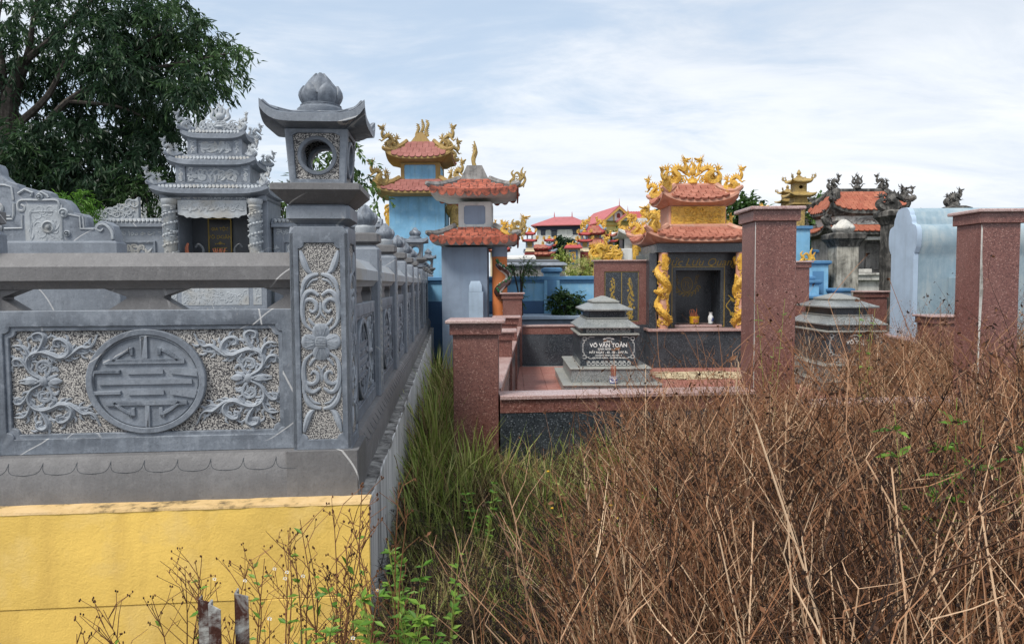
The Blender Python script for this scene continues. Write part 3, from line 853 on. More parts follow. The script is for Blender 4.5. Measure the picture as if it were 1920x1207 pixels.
    for pts, w0, w1, mid in base_strokes:
        for vz in (1, -1):
            for hx in (1, -1):
                P = U([(x, (475 + (z - 475) * vz)) for x, z in pts]); P = [(x * hx, z) for x, z in P]
                stroke(sR if hx > 0 else sL, P, w0 * .00085, w1 * .0008, .0235, .75, 6, 4, mid * .00062)
                if w0 >= 9:
                    Q = cr([(p_[0], 0, p_[1]) for p_ in P], 3); tg = sR if hx > 0 else sL
                    for i_ in range(2, len(Q) - 3, 2):
                        tq = (Q[i_ + 1] - Q[i_ - 1]).normalized(); sd_ = 1 if (i_ // 2) % 2 else -1; nq = Vector((-tq.z, 0, tq.x)) * sd_
                        b_ = Q[i_] + nq * w0 * .0007; stroke(tg, [(b_.x, b_.z), (b_.x + nq.x * .016 + tq.x * .012, b_.z + nq.z * .016 + tq.z * .012), (b_.x + nq.x * .018 + tq.x * .032, b_.z + nq.z * .018 + tq.z * .032)], .0062, .0015, .0240, .75, 5, 2, .0028)
                if w0 >= 10: stroke(sR if hx > 0 else sL, P, w0 * .0003, w1 * .0003, .0115, .9, 4, 4, mid * .0002)
    for hx in (1, -1):
        sc_ = sR if hx > 0 else sL
        cx = (1245 - 728) * .00089 * hx; czc = zc + 7 * .000985
        sc_.blob((cx, .02, czc), .022, .014, .026, 10, 6)
        stroke(sc_, [(cx - .085 * 1, czc), (cx - .03, czc + .004)], .004, .012, .02, .8, 6, 4, .014)
        stroke(sc_, [(cx + .085, czc), (cx + .03, czc - .004)], .004, .012, .02, .8, 6, 4, .014)
    for g_ in (base, em, rim, sL, sR): g_.v = [(x * 1.10, y, z) for x, y, z in g_.v]
    for g_ in (sL, sR): g_.v = [(x + (.008 if x > 0 else -.008), y, z) for x, y, z in g_.v]
    return [('panel', fr, 'stone'), ('border', inn, 'stone'), ('ground_field', gr, 'pebble'), ('disc', base, 'stone'), ('emblem', em, 'stone'), ('rim', rim, 'stone'), ('scroll', sL, 'stone_relief'), ('scroll', sR, 'stone_relief')]
PSET = [(n_, g_.mesh(n_), m_) for n_, g_, m_ in panel_mesh_set()]
for n_, me_, m_ in PSET: me_.materials.append(MT[m_])
def put_panel(M, full=True):
    root = None
    for n_, me_, m_ in (PSET if full else PSET[:6]):
        o = part(n_, me_, None, fence if root is None else root, M if root is None else None)
        if root is None: root = o
    return root
RAILP = [(.015, 1.915), (-.004, 1.928), (-.004, 1.998), (.062, 2.070), (.158, 2.070), (.224, 1.998), (.224, 1.928), (.205, 1.915), (.185, 1.885), (.035, 1.885)]
def rail_g(L):
    g = G(); g.loft([[(x, a, z) for a, z in RAILP] for x in (-L / 2, L / 2)]); return g
def bracket_g(half=None):
    o = [(-.185, 1.776), (-.093, 1.835), (-.093, 1.845), (-.20, 1.885), (.20, 1.885), (.093, 1.845), (.093, 1.835), (.185, 1.776)]
    if half == 'l': o = [(0, 1.776), (0, 1.885), (.15, 1.885), (.05, 1.845), (.05, 1.835), (.14, 1.776)]
    g = G(); g.prism(o, .05, .15); return g
RAIL = rail_g(1.5).mesh('rail'); RAIL.materials.append(MT['stone_dull'])
RAIL_S = rail_g(1.5).mesh('rail'); RAIL_S.materials.append(MT['stone_pale'])
BRK = bracket_g().mesh('bracket'); BRK.materials.append(MT['stone_dull'])
BRH = bracket_g('l').mesh('bracket'); BRH.materials.append(MT['stone_dull'])
CRS = course(1.72).mesh('base_course'); CRS.materials.append(MT['stone_dull'])
PTL = petal_lines(1.72).mesh('petal_groove'); PTL.materials.append(MT['stone_shade'])
def bay(M, rail, full=True):
    """one bay, centre of the span at the origin of M, facing -y"""
    put_panel(M @ T((0, .045, 0)), full)
    part('rail', rail, None, fence, M @ T((0, .02, 0)))
    part('bracket', BRK, None, fence, M @ T((0, .02, 0)))
    part('bracket', BRH, None, fence, M @ T((-.75, .02, 0))); part('bracket', BRH, None, fence, M @ T((.75, .22, 0)) @ RZ(math.pi))
    c = part('base_course', CRS, None, fence, M @ T((-.86, -.035, 0)))
    part('petal_groove', PTL, None, c)
# front bay, left neighbour post and one more bay beyond the frame edge
bay(T((-1.05, 0, 0)), RAIL)
bay(T((-1.05 - SP, 0, 0)), RAIL)
# side bays, facing +x
M90 = RZ(R(90))
for k in range(NP):
    bay(T((0, .30 + .75 + SP * k, 0)) @ M90 @ T((0, .01, 0)), RAIL_S, k < 4)
# corner pillar
def pillar_set(h0, h1, w=.30):
    g = G(); g.box(-w / 2 + .02, w / 2 - .02, -w / 2 + .02, w / 2 - .02, h0, h1 - .01)
    return g
pc = T((-.15, .15, 0))
H0, H1 = ZP, 2.20
pillar = part('corner_pillar', pillar_set(H0, H1), MT['stone'], fence, pc)
zz0, zz1 = H0 + .055, H1 - .085
frm = plate([[(-.15, H0), (.15, H0), (.15, H1 - .035), (.125, H1), (-.125, H1), (-.15, H1 - .035)], notch(-.105, .105, zz0, zz1, .03)], -.15, -.128, .003)
FRM = frm.mesh('pillar_face'); FRM.materials.append(MT['stone'])
fld = G(); fld.box(-.108, .108, -.140, -.1285, zz0 - .003, zz1 + .003)
FLD = fld.mesh('pebbled_field'); FLD.materials.append(MT['pebble'])
rel = G(); SCL = .00092; zc_ = (zz0 + zz1) / 2
def pp(pts, m, v): return [((x - 187) * SCL * m, zc_ + (605 - (605 + (z - 605) * v)) * SCL) for x, z in pts]
for m_ in (1, -1):
    for v_ in (1, -1):
        for pts, w0, w1, md in (([(180, 222), (132, 236), (98, 280), (84, 345)], 9, 4, 10), ([(178, 342), (138, 318), (102, 342), (86, 420), (98, 500), (150, 548)], 9, 5, 9),
                                ([(88, 420), (98, 380), (132, 364), (162, 386), (164, 420), (142, 436), (126, 420)], 9, 6, 6), ([(82, 90), (96, 140), (118, 196), (150, 222)], 8, 3, 14),
                                ([(176, 250), (140, 262), (112, 300)], 5, 3, 4), ([(160, 470), (182, 440), (184, 380)], 4, 3, 3), ([(100, 300), (86, 320), (80, 380)], 5, 2, 7), ([(120, 470), (140, 500), (170, 520)], 6, 3, 5)):
            stroke(rel, pp(pts, m_, v_), w0 * SCL, w1 * SCL, -.141, .8, 7, 4, md * SCL)
for k in range(4):
    a = R(90 * k); d = (math.cos(a), math.sin(a))
    rel.blob((d[0] * 62 * SCL, -.142, zc_ + d[1] * 60 * SCL), 50 * SCL, .011, 50 * SCL, 14, 6)
    for q in (-.35, 0, .35):
        b = a + q; stroke(rel, [(math.cos(b) * 40 * SCL, zc_ + math.sin(b) * 40 * SCL), (math.cos(b) * 92 * SCL, zc_ + math.sin(b) * 90 * SCL)], .002, .0015, -.1525, .7, 4, 3)
rel.blob((0, -.146, zc_), 36 * SCL, .014, 36 * SCL, 16, 6)
for q in range(-3, 4): stroke(rel, [(-28 * SCL, zc_ + q * 9 * SCL), (28 * SCL, zc_ + q * 9 * SCL)], .0018, .0018, -.1585, .7, 4, 2)
REL = rel.mesh('flower_relief'); REL.materials.append(MT['stone_relief'])
for a in (0, 90, 180, 270):
    for me_ in (FRM, FLD, REL): part(me_.name.split('.')[0], me_, None, pillar, RZ(R(a)))
g = G(); g.sq([(.118, .118, H1 - .012), (.118, .118, H1 + .012), (.163, .163, H1 + .040), (.163, .163, H1 + .102), (.150, .150, H1 + .112)], ch=.02)
part('capital', g, MT['stone'], pillar)
g = G(); g.sq([(.186, .186, ZB), (.186, .186, ZP + .001)], ch=.006); part('foot_block', g, MT['stone_dull'], pillar)

# intermediate posts
def post_meshes():
    w = PW / 2; d = {}
    g = G(); g.sq([(w, w, ZP), (w, w, H1 - .03), (w - .028, w - .028, H1 + .002)], ch=.012); d['post'] = (g, 'stone')
    g = G(); g.sq([(w - .035, w - .035, H1 - .005), (w - .035, w - .035, H1 + .012), (w + .002, w + .002, H1 + .03), (w + .002, w + .002, H1 + .088), (w - .03, w - .03, H1 + .10)], ch=.016); d['cap'] = (g, 'stone_dull')
    g = G(); g.lathe([(.075, H1 + .10), (.082, H1 + .125), (.082, H1 + .145), (.066, H1 + .165)], 18); d['neck'] = (g, 'stone_pale')
    b, pets = lotus(.088, .165, 6, 2)
    q = G(); q.merge(b, T((0, 0, H1 + .16)))
    for p_ in pets: q.merge(p_, T((0, 0, H1 + .16)))
    d['lotus_bud'] = (q, 'stone')
    g = G()
    for s_ in (-1, 1):                                     # shallow sunk panel on the outer face
        g.box(w - .001, w + .004, s_ * .072 - .008, s_ * .072 + .008, ZP + .05, H1 - .10, .002)
    g.box(w - .001, w + .004, -.08, .08, H1 - .115, H1 - .10, .002)
    for k in range(16): g.blob((w + .002, .02 * math.sin(k * 1.9), ZP + .12 + k * .055), .006, .03, .024, 6, 4)
    d['carved_strip'] = (g, 'stone_pale')
    out = {}
    for k, (g_, m_) in d.items():
        me = g_.mesh(k); me.materials.append(MT[m_]); out[k] = me
    return out
PM = post_meshes()
def put_post(M):
    p_ = part('post', PM['post'], None, fence, M)
    for k in ('cap', 'neck', 'lotus_bud', 'carved_strip'): part(k, PM[k], None, p_)
    return p_
put_post(T((-1.8 - .11, .12, 0)) @ RZ(R(-90)))
LANT = {6}
for k in range(1, NP + 1):
    if k in LANT or k == NP: continue
    put_post(T((-.02 - PW / 2, .30 + SP * k - .11, 0)))
fars = []
for k in sorted(LANT) + [NP]:
    M = T((-.15, .30 + SP * k - .11, 0)); fars.append(M)
    p_ = part('lantern_pillar', pillar_set(H0, H1), MT['stone'], fence, M)
    for a in (0, 90, 180, 270):
        for me_ in (FRM, FLD, REL): part(me_.name.split('.')[0], me_, None, p_, RZ(R(a)))
    g = G(); g.sq([(.118, .118, H1 - .012), (.118, .118, H1 + .012), (.163, .163, H1 + .040), (.163, .163, H1 + .102), (.150, .150, H1 + .112)], ch=.02); part('capital', g, MT['stone'], p_)

# ------------------------------------------------------------------ stone lanterns
def make_lantern(loc, rz, label):
    t = thing('stone_lantern', label, 'stone lantern', loc, rz, 'stone lanterns on the fence pillars')
    g = G(); g.sq([(.152, .152, 0), (.162, .162, .006), (.225, .225, .068), (.225, .225, .098), (.21, .21, .103)], ch=.006); part('tray', g, MT['stone_dull'], t)
    zb, zt = .1035, .385; hb, ht = .138, .156
    tl = math.atan2(ht - hb, zt - zb); hgt = zt - zb
    box = None
    fr = plate([[(-hb, 0), (hb, 0), (ht, hgt), (-ht, hgt)], [(-.108, .028), (.108, .028), (.118, hgt - .035), (.09, hgt - .022), (-.09, hgt - .022), (-.118, hgt - .035)]], -.004, .022, .003)
    pb = plate([[(-hb + .012, .01), (hb - .012, .01), (ht - .012, hgt - .01), (-ht + .012, hgt - .01)], circ(.088, 0, hgt * .52, 36)], .008, .0235)
    rg = plate([circ(.099, 0, hgt * .52, 36), circ(.078, 0, hgt * .52, 36)], -.006, .05, .004)
    FRL, PBL, RGL = fr.mesh('side_frame'), pb.mesh('pebbled_field'), rg.mesh('ring')
    for me_, m_ in ((FRL, 'stone'), (PBL, 'pebble'), (RGL, 'stone')): me_.materials.append(MT[m_])
    g = G(); g.box(-hb + .004, hb - .004, -hb + .004, hb - .004, zb - .001, zb + .02); box = part('light_box', g, MT['stone'], t)
    for a in (0, 90, 180, 270):
        M = RZ(R(a)) @ T((0, -hb, zb)) @ RX(tl)
        part('side_frame', FRL, None, box, M); part('pebbled_field', PBL, None, box, M); part('ring', RGL, None, box, M)
    rf = Roof(.440, .258, .258, .105, .105, .050, .070, 1.1, 6.0)
    rfo = part('roof', roof_shell(rf, .040, (.150, .150, .016), 22, 5), MT['stone'], t)
    g = G()
    for fc in FACES:
        for sgn in (-1, 1):
            P = [rf.S(fc, sgn * u, v) + Vector((0, 0, .004)) for u, v in ((.98, .05), (.9, .12), (.80, .2), (.86, .3), (.93, .22))]
            g.tube(cr(P, 4), taper(17, .009, .005), 5)
            P = [rf.S(fc, sgn * u, v) + Vector((0, 0, .003)) for u, v in ((.95, .3), (.6, .45), (.3, .5), (.05, .62))]
            g.tube(cr(P, 4), .004, 5)
    part('leaf_carving', g, MT['stone'], rfo)
    g = G(); g.lathe([(.118, .478), (.124, .490), (.124, .512), (.112, .522), (.106, .528), (.108, .534), (.094, .540)], 24); part('collar', g, MT['stone'], t)
    b, pets = lotus(.104, .185, 6, 2)
    bd = part('lotus_bud', G().merge(b, T((0, 0, .528))), MT['stone'], t)
    for p_ in pets: part('petal', G().merge(p_, T((0, 0, .528))), MT['stone'], bd)
    return t
FM = T(FL) @ RZ(FR)
lz = H1 + .1125
lan = make_lantern(FM @ Vector((-.15, .15, lz)), FR, 'large carved stone lantern with lotus bud on the near corner pillar of the grey fence')
for M, lb in zip(fars, ('stone lantern rising midway along the receding row of grey fence posts', 'small far stone lantern at the end of the grey fence, beside the grey blue shrine')):
    c = copy_tree(lan); p_ = FM @ M @ Vector((0, 0, lz)); c.location = p_; c['label'] = lb
# ------------------------------------------------------------------ carved stone screen behind the front rail
so = at(0, 472, 5.2); SK = 5.2 / FPX / 6.7
scr = thing('stone_screen', 'carved scroll shaped stone screen standing just behind the left rail', 'stone screen', (so.x, so.y, 0), FR)
OL = [(1445, 1150), (1442, 950), (1405, 835), (1330, 778), (1250, 772), (1195, 815), (1178, 852), (1098, 850), (1090, 725), (1050, 685), (950, 672), (895, 565), (835, 505), (745, 490), (690, 480), (665, 425), (595, 390), (545, 402), (502, 430), (452, 382), (390, 362), (322, 385), (306, 375), (290, 322), (220, 300), (180, 288), (100, 210), (88, 130), (62, 80), (0, 60)]
CX = -130
zs = lambda y: so.z + (1150 - y) * SK
xs = lambda x: x * SK
half = [(xs(x), zs(y)) for x, y in OL]; mir = [(2 * xs(CX) - x, z) for x, z in reversed(half)]
g = plate([half + mir], -.055, .055, .006); body = part('slab', g, MT['stone'], scr)
g = G(); xm = xs(CX); hwid = half[0][0] - xm
g.sq([(hwid + .03, .10, 1.0), (hwid + .03, .10, so.z - .06), (hwid + .01, .085, so.z - .045), (hwid + .01, .085, so.z + .06), (hwid - .01, .06, so.z + .075)], cx=xm); part('foot', g, MT['stone'], scr)
g = G()
IL = [(1400, 1000), (1395, 920), (1350, 850), (1290, 815), (1230, 830), (1215, 870), (1255, 900), (1290, 870)]
stroke(g, [(xs(x), zs(y)) for x, y in IL], .012, .006, -.058, .9, 6, 4)
for pts, w in (([(1180, 875), (1020, 870), (1015, 720), (880, 690), (800, 700)], .008), ([(1060, 870), (1050, 720)], .006), ([(790, 990), (790, 740), (760, 640), (775, 560), (730, 515), (560, 520), (340, 520), (290, 570), (300, 640), (350, 650), (370, 600), (330, 575)], .010),
               ([(240, 520), (225, 360), (150, 335), (30, 330)], .009), ([(0, 760), (220, 755), (240, 700), (245, 560)], .009), ([(0, 720), (200, 715)], .006), ([(120, 870), (330, 865), (335, 700)], .008), ([(430, 990), (430, 665), (700, 660)], .008), ([(300, 440), (380, 390), (470, 430), (450, 470)], .010), ([(520, 470), (570, 420), (640, 460), (650, 490)], .009)):
    for m_ in (0, 1):
        P = [(xs(x), zs(y)) for x, y in pts]
        if m_: P = [(2 * xm - x, z) for x, z in P]
        g.tube([(x, -.056, z) for x, z in P] if len(P) < 6 else cr([(x, -.056, z) for x, z in P], 3), w, 5)
part('outline_carving', g, MT['stone_pale'], scr)['kind'] = 'stuff'
for k, (cx, cy, r) in enumerate(((825, 675, 60), (550, 480, 42), (640, 850, 85), (50, 620, 75), (860, 930, 40), (40, 860, 60))):
    for m_ in (0, 1):
        g = G(); x = xs(cx); x = 2 * xm - x if m_ else x; z = zs(cy); r_ = r * SK
        g.lathe([(r_, 0), (r_, .012), (r_ * .75, .020), (r_ * .6, .012), (r_ * .35, .012), (r_ * .25, .026), (.002, .03)], 20, M=T((x, -.05, z)) @ RX(R(90)))
        part('rosette', g, MT['stone_pale'], scr)
for m_ in (0, 1):
    g = relief(.26 * .9, .30, 5 + m_, 34, .06, -.056); x = xs(590); x = 2 * xm - x if m_ else x
    q = G(); q.merge(g, T((x, 0, zs(840)))); q.box(x - .13, x + .13, -.058, -.05, zs(840) - .155, zs(840) + .155); part('relief', q, MT['stone_pale'], scr)

# ------------------------------------------------------------------ stone family altar
so2 = at(403, 534, 13.5)
shr = thing('stone_altar', 'tall three roofed grey stone family altar with lettered black tablet', 'altar', (so2.x, so2.y, 0), FR)
def roll_band(L, z, y, r, n):
    g = G()
    for i in range(n):
        x = -L + (2 * L) * (i + .5) / n; s_ = L / n
        g.tube([(x - s_ * .55, y + .03, z + r), (x + s_ * .1, y - .005, z + r * .2), (x + s_ * .55, y - .03, z - r * .9)], [s_ * .75, s_ * .85, s_ * .7], 6)
    return g
STO = MT['stone_pale']
g = G(); g.box(-1.05, 1.05, -.10, 1.3, 0.7, 1.40, .01); g.box(-.98, .98, 0, 1.2, 1.40, 1.44); g.box(-.95, .95, .02, 1.2, 1.44, 2.12); g.box(-1.0, 1.0, -.05, 1.2, 2.12, 2.19, .01)
part('plinth', g, MT['stone'], shr)
for x0, x1 in ((-.86, -.70), (-.62, .62), (.70, .86)):
    g = G(); w, h = x1 - x0, .34; g.merge(relief(w - .03, h - .04, int(x0 * 50), max(6, int(w * 40)), .085, 0), T(((x0 + x1) / 2, .012, 1.70))); g.box(x0, x1, .012, .03, 1.52, 1.88, .004)
    part('carved_panel', g, STO, shr)
g = G(); g.merge(relief(1.7, .09, 3, 40, .07, 0), T((0, -.002, 1.42))); part('carved_band', g, STO, shr)['kind'] = 'stuff'
g = G(); g.box(-.98, -.68, .12, 1.2, 2.19, 3.55, .008); part('side_wall', g, MT['stone'], shr)
g = G(); g.box(.68, .98, .12, 1.2, 2.19, 3.55, .008); part('side_wall', g, MT['stone'], shr)
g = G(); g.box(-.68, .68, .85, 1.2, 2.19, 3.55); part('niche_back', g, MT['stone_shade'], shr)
g = G(); g.box(-.98, .98, .02, 1.2, 3.50, 3.63, .008); part('beam', g, MT['stone'], shr)
for sx in (-1, 1):
    g = G(); g.lathe([(.15, 2.19), (.15, 2.27), (.118, 2.30), (.112, 3.35), (.13, 3.38), (.12, 3.41), (.15, 3.46), (.15, 3.52)], 14)
    r_ = random.Random(sx + 4)
    for k in range(60):
        a = k * .55; z = 2.34 + 1.0 * k / 60
        g.blob((.11 * math.cos(a), .11 * math.sin(a), z), .035, .035, .03, 5, 4)
    for k in range(40):
        a = r_.uniform(0, 6.28); z = r_.uniform(2.33, 3.36)
        stroke(g, [(0, 0), (.02, .03), (.05, .02)], .012, .004) if False else g.blob((.115 * math.cos(a), .115 * math.sin(a), z), .03, .03, .014, 5, 4)
    part('carved_column', G().merge(g, T((sx * .78, -.02, 0))), STO, shr)
vo = [(-.63, 3.50), (.63, 3.50)]
sc2 = []
for k in range(25):
    t = k / 24; sc2.append((.63 - 1.26 * t, 3.235 - .022 * abs(math.sin(t * math.pi * 6)) - (.05 if .1 < t < .9 else 0)))
g = plate([vo + sc2], -.03, .02); g.merge(relief(1.18, .2, 12, 40, .13, -.034, .022), T((0, 0, 3.38))); part('valance', g, MT['stone_light'], shr)
g = G(); g.merge(relief(1.6, .1, 15, 46, .075, .012), T((0, 0, 3.56))); part('carved_band', g, STO, shr)['kind'] = 'stuff'
specs = [(3.68, 1.07, .80, .84, .60, .14, .80, .60), (4.24, .81, .62, .60, .44, .14, .62, .44), (4.76, .60, .48, .40, .28, .12, .44, .30)]
bodies = [(3.80, 4.18, .68, .50), (4.36, 4.70, .50, .36)]
for i, (z, a, b, a1, b1, h, bx, by) in enumerate(specs):
    rf = Roof(z, a, b, a1, b1, h, .10, 1.2, 5)
    ro = part('roof', roof_shell(rf, .075, (bx, by, .045), 18, 4), MT['stone'], shr, T((0, .6, 0)))
    rb = part('tile_rolls', roll_band(a - .12, z + .055, -b + .08, .03, int(a * 26)), STO, ro); rb['kind'] = 'stuff'
    for gq in hip_ridges(rf, .035): part('ridge', gq, MT['stone'], ro)
    place_corner(ro, rf, dragon, .31, MT['stone_pale'], 'dragon_head', seed=30 + i, inset=.12)
    if i < 2:
        z0, z1, hx, hy = bodies[i]
        g = G(); g.box(-hx, hx, -hy, hy, z0 - .06, z1 + .02, .005); part('storey', g, MT['stone'], shr, T((0, .6, 0)))
        g = plate([rct(-hx - .004, hx + .004, z0, z1), rct(-hx + .17, hx - .17, z0 + .05, z1 - .03)], -.03, .01, .004); part('storey_frame', g, MT['stone'], shr, T((0, .6 - hy, 0)))
        g = relief(2 * hx - .42, z1 - z0 - .12, 40 + i, 34, .14, 0, .024); part('carved_panel', g, STO, shr, T((0, .6 - hy - .002, (z0 + z1) / 2 + .01)))
        for sx in (-1, 1): part('carved_panel', relief(.10, z1 - z0 - .1, 50 + i, 9, .07, 0), STO, shr, T((sx * (hx - .085), .6 - hy - .03, (z0 + z1) / 2)))
g = G(); g.sq([(.40, .10, 4.84), (.40, .10, 4.90), (.34, .08, 4.92)]); g.merge(relief(.74, .2, 61, 26, .12, -.09), T((0, 0, 5.01))); g.box(-.31, .31, -.08, .05, 4.90, 5.06, .03)
g.merge(flame_pearl(), T((0, 0, 4.96)) @ SC(.62, .62, .54)); part('flame_crest', g, STO, shr, T((0, .6, 0)))
g = G(); g.box(-.36, .10, .80, .848, 2.42, 3.24, .006); tb = part('tablet', g, m_plain('black_lacquer', (.012, .012, .013), .25), shr)
g = plate([rct(-.36, .10, 2.42, 3.24), rct(-.335, .075, 2.445, 3.215)], .795, .803); part('tablet_border', g, MT['gold_line'], tb)
for s_, sz, z in (('GIA TỘC', .085, 3.02), ('VÕ DOÃN', .098, 2.86)):
    part('lettering', G().merge(text(s_, sz, .002, .002), T((-.13, .796, z))), MT['gold_line'], tb, flat=True)
g = G(); stroke(g, [(-.1, .0), (-.03, .02), (0, .05), (.03, .02), (.1, .0)], .008, .008, 0, .5); g.blob((0, 0, .02), .03, .004, .03); part('tablet_ornament', G().merge(g, T((-.13, .797, 2.72))), MT['gold_line'], tb)
for zz in (2.64, 2.58, 2.52): g = G(); g.box(-.27, .01, .796, .799, zz, zz + .014); part('tablet_ornament', g, MT['gold_line'], tb)
# things on the altar table
AM = T((so2.x, so2.y, 0)) @ RZ(FR)
t = thing('incense_bowl', 'patterned stone incense bowl with two tall curling handles on the altar', 'incense bowl', AM @ Vector((0.02, .25, 2.19)), FR)
g = G(); g.lathe([(.10, 0), (.12, .03), (.20, .12), (.23, .22), (.24, .26), (.20, .26), (.17, .2)], 18); part('bowl', g, MT['stone_pale'], t)
part('relief', G().merge(relief(.3, .12, 8, 16, .07, -.235), T((0, 0, .18))), MT['white_line'], t)
for sx in (-1, 1):
    g = G(); g.tube(cr([(sx * .2, 0, .12), (sx * .32, 0, .16), (sx * .30, 0, .30), (sx * .30, 0, .42), (sx * .38, 0, .50), (sx * .44, 0, .44)], 4), taper(21, .03, .022), 6); part('handle', g, MT['stone_shade'], t)
g = G()
for k in range(9): g.tube([(.012 * (k - 4), .02 * math.sin(k), .2), (.03 * (k - 4), .03 * math.sin(k * 2), .42)], .006, 4)
part('incense_sticks', g, MT['stick'], t)
for sx, lb in ((-1, 'dark stone vase left of the incense bowl on the grey altar'), (1, 'dark stone vase right of the incense bowl on the grey altar')):
    g = G(); g.lathe([(.06, 0), (.10, .05), (.10, .12), (.05, .22), (.17, .30), (.16, .31), (.04, .24)], 14); solo('altar_vase', g, MT['stone_shade'], lb, 'vase', AM @ Vector((sx * .5, .30, 2.19)), FR)
g = G(); g.tube(cr([(0, 0, 0), (.02, 0, .2), (-.01, 0, .4), (.02, 0, .52)], 4), taper(13, .04, .02, .01), 7); solo('red_candlestick', g, MT['stick'], 'slim red candle stick at the left end of the grey altar', 'candle', AM @ Vector((-.56, .2, 2.19)), FR)

# ------------------------------------------------------------------ back wall of the stone enclosure
def wall_run(x0, x1, label, crest):
    p = AM @ Vector((0, .35, 0)); t = thing('carved_wall', label, 'wall', (p.x, p.y, 0), FR, None)
    g = G(); g.box(x0, x1, 0, .30, .7, 3.02, .008); part('wall_body', g, MT['stone'], t)
    g = G(); g.box(x0 - .02, x1 + .02, -.10, .40, 3.02, 3.08, .008); g.sq([((x1 - x0) / 2 + .02, .25, 3.08), ((x1 - x0) / 2 + .02, .12, 3.20)], (x0 + x1) / 2, .15); c = part('coping', g, MT['stone'], t)
    rb = part('tile_rolls', G().merge(roll_band((x1 - x0) / 2 - .02, 3.14, -.06, .03, int((x1 - x0) * 13)), T(((x0 + x1) / 2, 0, 0))), STO, c); rb['kind'] = 'stuff'
    g = G(); g.merge(relief(x1 - x0 - .1, .13, 4, int((x1 - x0) * 18), .09, -.004), T(((x0 + x1) / 2, 0, 2.93))); part('carved_band', g, STO, t)['kind'] = 'stuff'
    n = max(1, round((x1 - x0) / 1.15)); w = (x1 - x0) / n
    for k in range(n):
        c0 = x0 + w * (k + .5); hw = w / 2 - .17
        for z0, z1 in ((2.12, 2.76), (1.45, 1.95)):
            g = plate([rct(c0 - hw, c0 + hw, z0, z1), rct(c0 - hw + .05, c0 + hw - .05, z0 + .04, z1 - .04)], -.035, .0, .004); f = part('panel_frame', g, MT['stone'], t)
            g = G(); g.merge(relief(2 * hw - .14, z1 - z0 - .12, k * 7 + int(z0 * 9), 34, .15, -.006, .024), T((c0, 0, (z0 + z1) / 2))); part('carved_panel', g, STO, f)
        g = G(); g.merge(relief(.16, .5, 9 + k, 10, .10, -.004), T((c0 - w / 2 + .085, 0, 2.42))); part('carved_strip', g, STO, t)
    if crest:
        for c0 in crest:
            o = []
            for k in range(25):
                u = k / 24; o.append((c0 - .52 + 1.04 * u, 3.22 + .06 + .30 * u ** 1.5 + .035 * abs(math.sin(u * 17))))
            g = plate([[(c0 + .52, 3.20), (c0 - .52, 3.20)] + o], .09, .21, .006); f = part('crest', g, MT['stone_pale'], t)
            g = G(); r_ = random.Random(3)
            for k in range(26):
                u = r_.random(); z = 3.24 + r_.random() * (.03 + .27 * u ** 1.5)
                stroke(g, spiral(c0 - .5 + u, z, .06 + .04 * u, r_.uniform(0, 6), 1.1, 7), .018, .009, .085, .9, 5, 2)
            part('crest_scrolls', g, MT['stone_pale'], f)
    return t
wall_run(-6.2, -1.02, 'carved grey stone wall with tiled coping left of the three roofed altar', (-2.05,))
wall_run(1.02, 3.1, 'carved grey stone wall with tiled coping right of the three roofed altar', None)
# paved court between the fence and the altar
p0 = FM @ Vector((0, 0, 0)); g = G(); g.box(-9, -.34, .3, 19.1, .5, .80)
pv = struct('court_pavement', g, MT['cement']); pv.location = FL; pv.rotation_euler = (0, 0, FR)

# ------------------------------------------------------------------ trees
def leaf_quad(g, p, d, n, L, w, fold=.25):
    d = d.normalized(); s_ = d.cross(n)
    if s_.length < 1e-4: s_ = d.orthogonal()
    s_.normalize(); n = s_.cross(d)
    a = p; m1 = p + d * L * .45 + n * L * .05
    g.add([a, m1 + s_ * w, p + d * L - n * L * .08, m1 - s_ * w], [(0, 1, 2), (0, 2, 3)])
def crown(blobs, leaf, width, seed, droop=.35, per=14, twig=1.0, tone_j=.28, spread=1.0):
    """leafy twigs through a set of ellipsoids: blobs = [(centre, (rx, ry, rz), twigs, tone)]"""
    r_ = random.Random(seed); g = G(); g.cur = .5
    for c, rad, cnt, tone in blobs:
        for k in range(cnt):
            while True:
                q = Vector((r_.uniform(-1, 1), r_.uniform(-1, 1), r_.uniform(-1, 1)))
                if .02 < q.length < 1: break
            q = q.normalized() * (q.length ** .6)
            p = Vector(c) + Vector((q.x * rad[0], q.y * rad[1], q.z * rad[2]))
            d = (Vector((q.x, q.y, q.z * .6)) + Vector((r_.uniform(-.5, .5), r_.uniform(-.5, .5), r_.uniform(-.6, .2))) * spread).normalized()
            TL = leaf * per * .22 * twig * r_.uniform(.6, 1.2)
            tt = tone + r_.uniform(-tone_j, tone_j)
            for i in range(per):
                u = (i + r_.random()) / per
                b = p + d * TL * u + Vector((0, 0, -droop * TL * u * u))
                ld = d * .5 + Vector((r_.uniform(-1, 1), r_.uniform(-1, 1), r_.uniform(-1, .5) - droop * .8))
                g.cur = min(1, max(0, tt + r_.uniform(-.12, .12)))
                leaf_quad(g, b, ld, Vector((r_.uniform(-.6, .6), r_.uniform(-.6, .6), 1)), leaf * r_.uniform(.7, 1.2), width * r_.uniform(.8, 1.2))
    return g
def limb(g, pts, r0, r1, n=7): P = cr(pts, 5); g.tube(P, taper(len(P), r0, r1), n)
Y_ = 17.0
def bl(px, py, r, cnt, tone, dy=0.0, fl=.8, ry=None):
    s_ = (Y_ + dy) / FPX; return (at(px, py, Y_ + dy), (r * s_, (ry or r) * s_ * 1.0, r * s_ * fl), cnt, tone)
tb_ = at(28, 300, Y_)
big = thing('leafy_tree', 'large dark narrow leaved tree spreading over the grey stone altar', 'tree', (tb_.x, Y_, 0))
BL = []
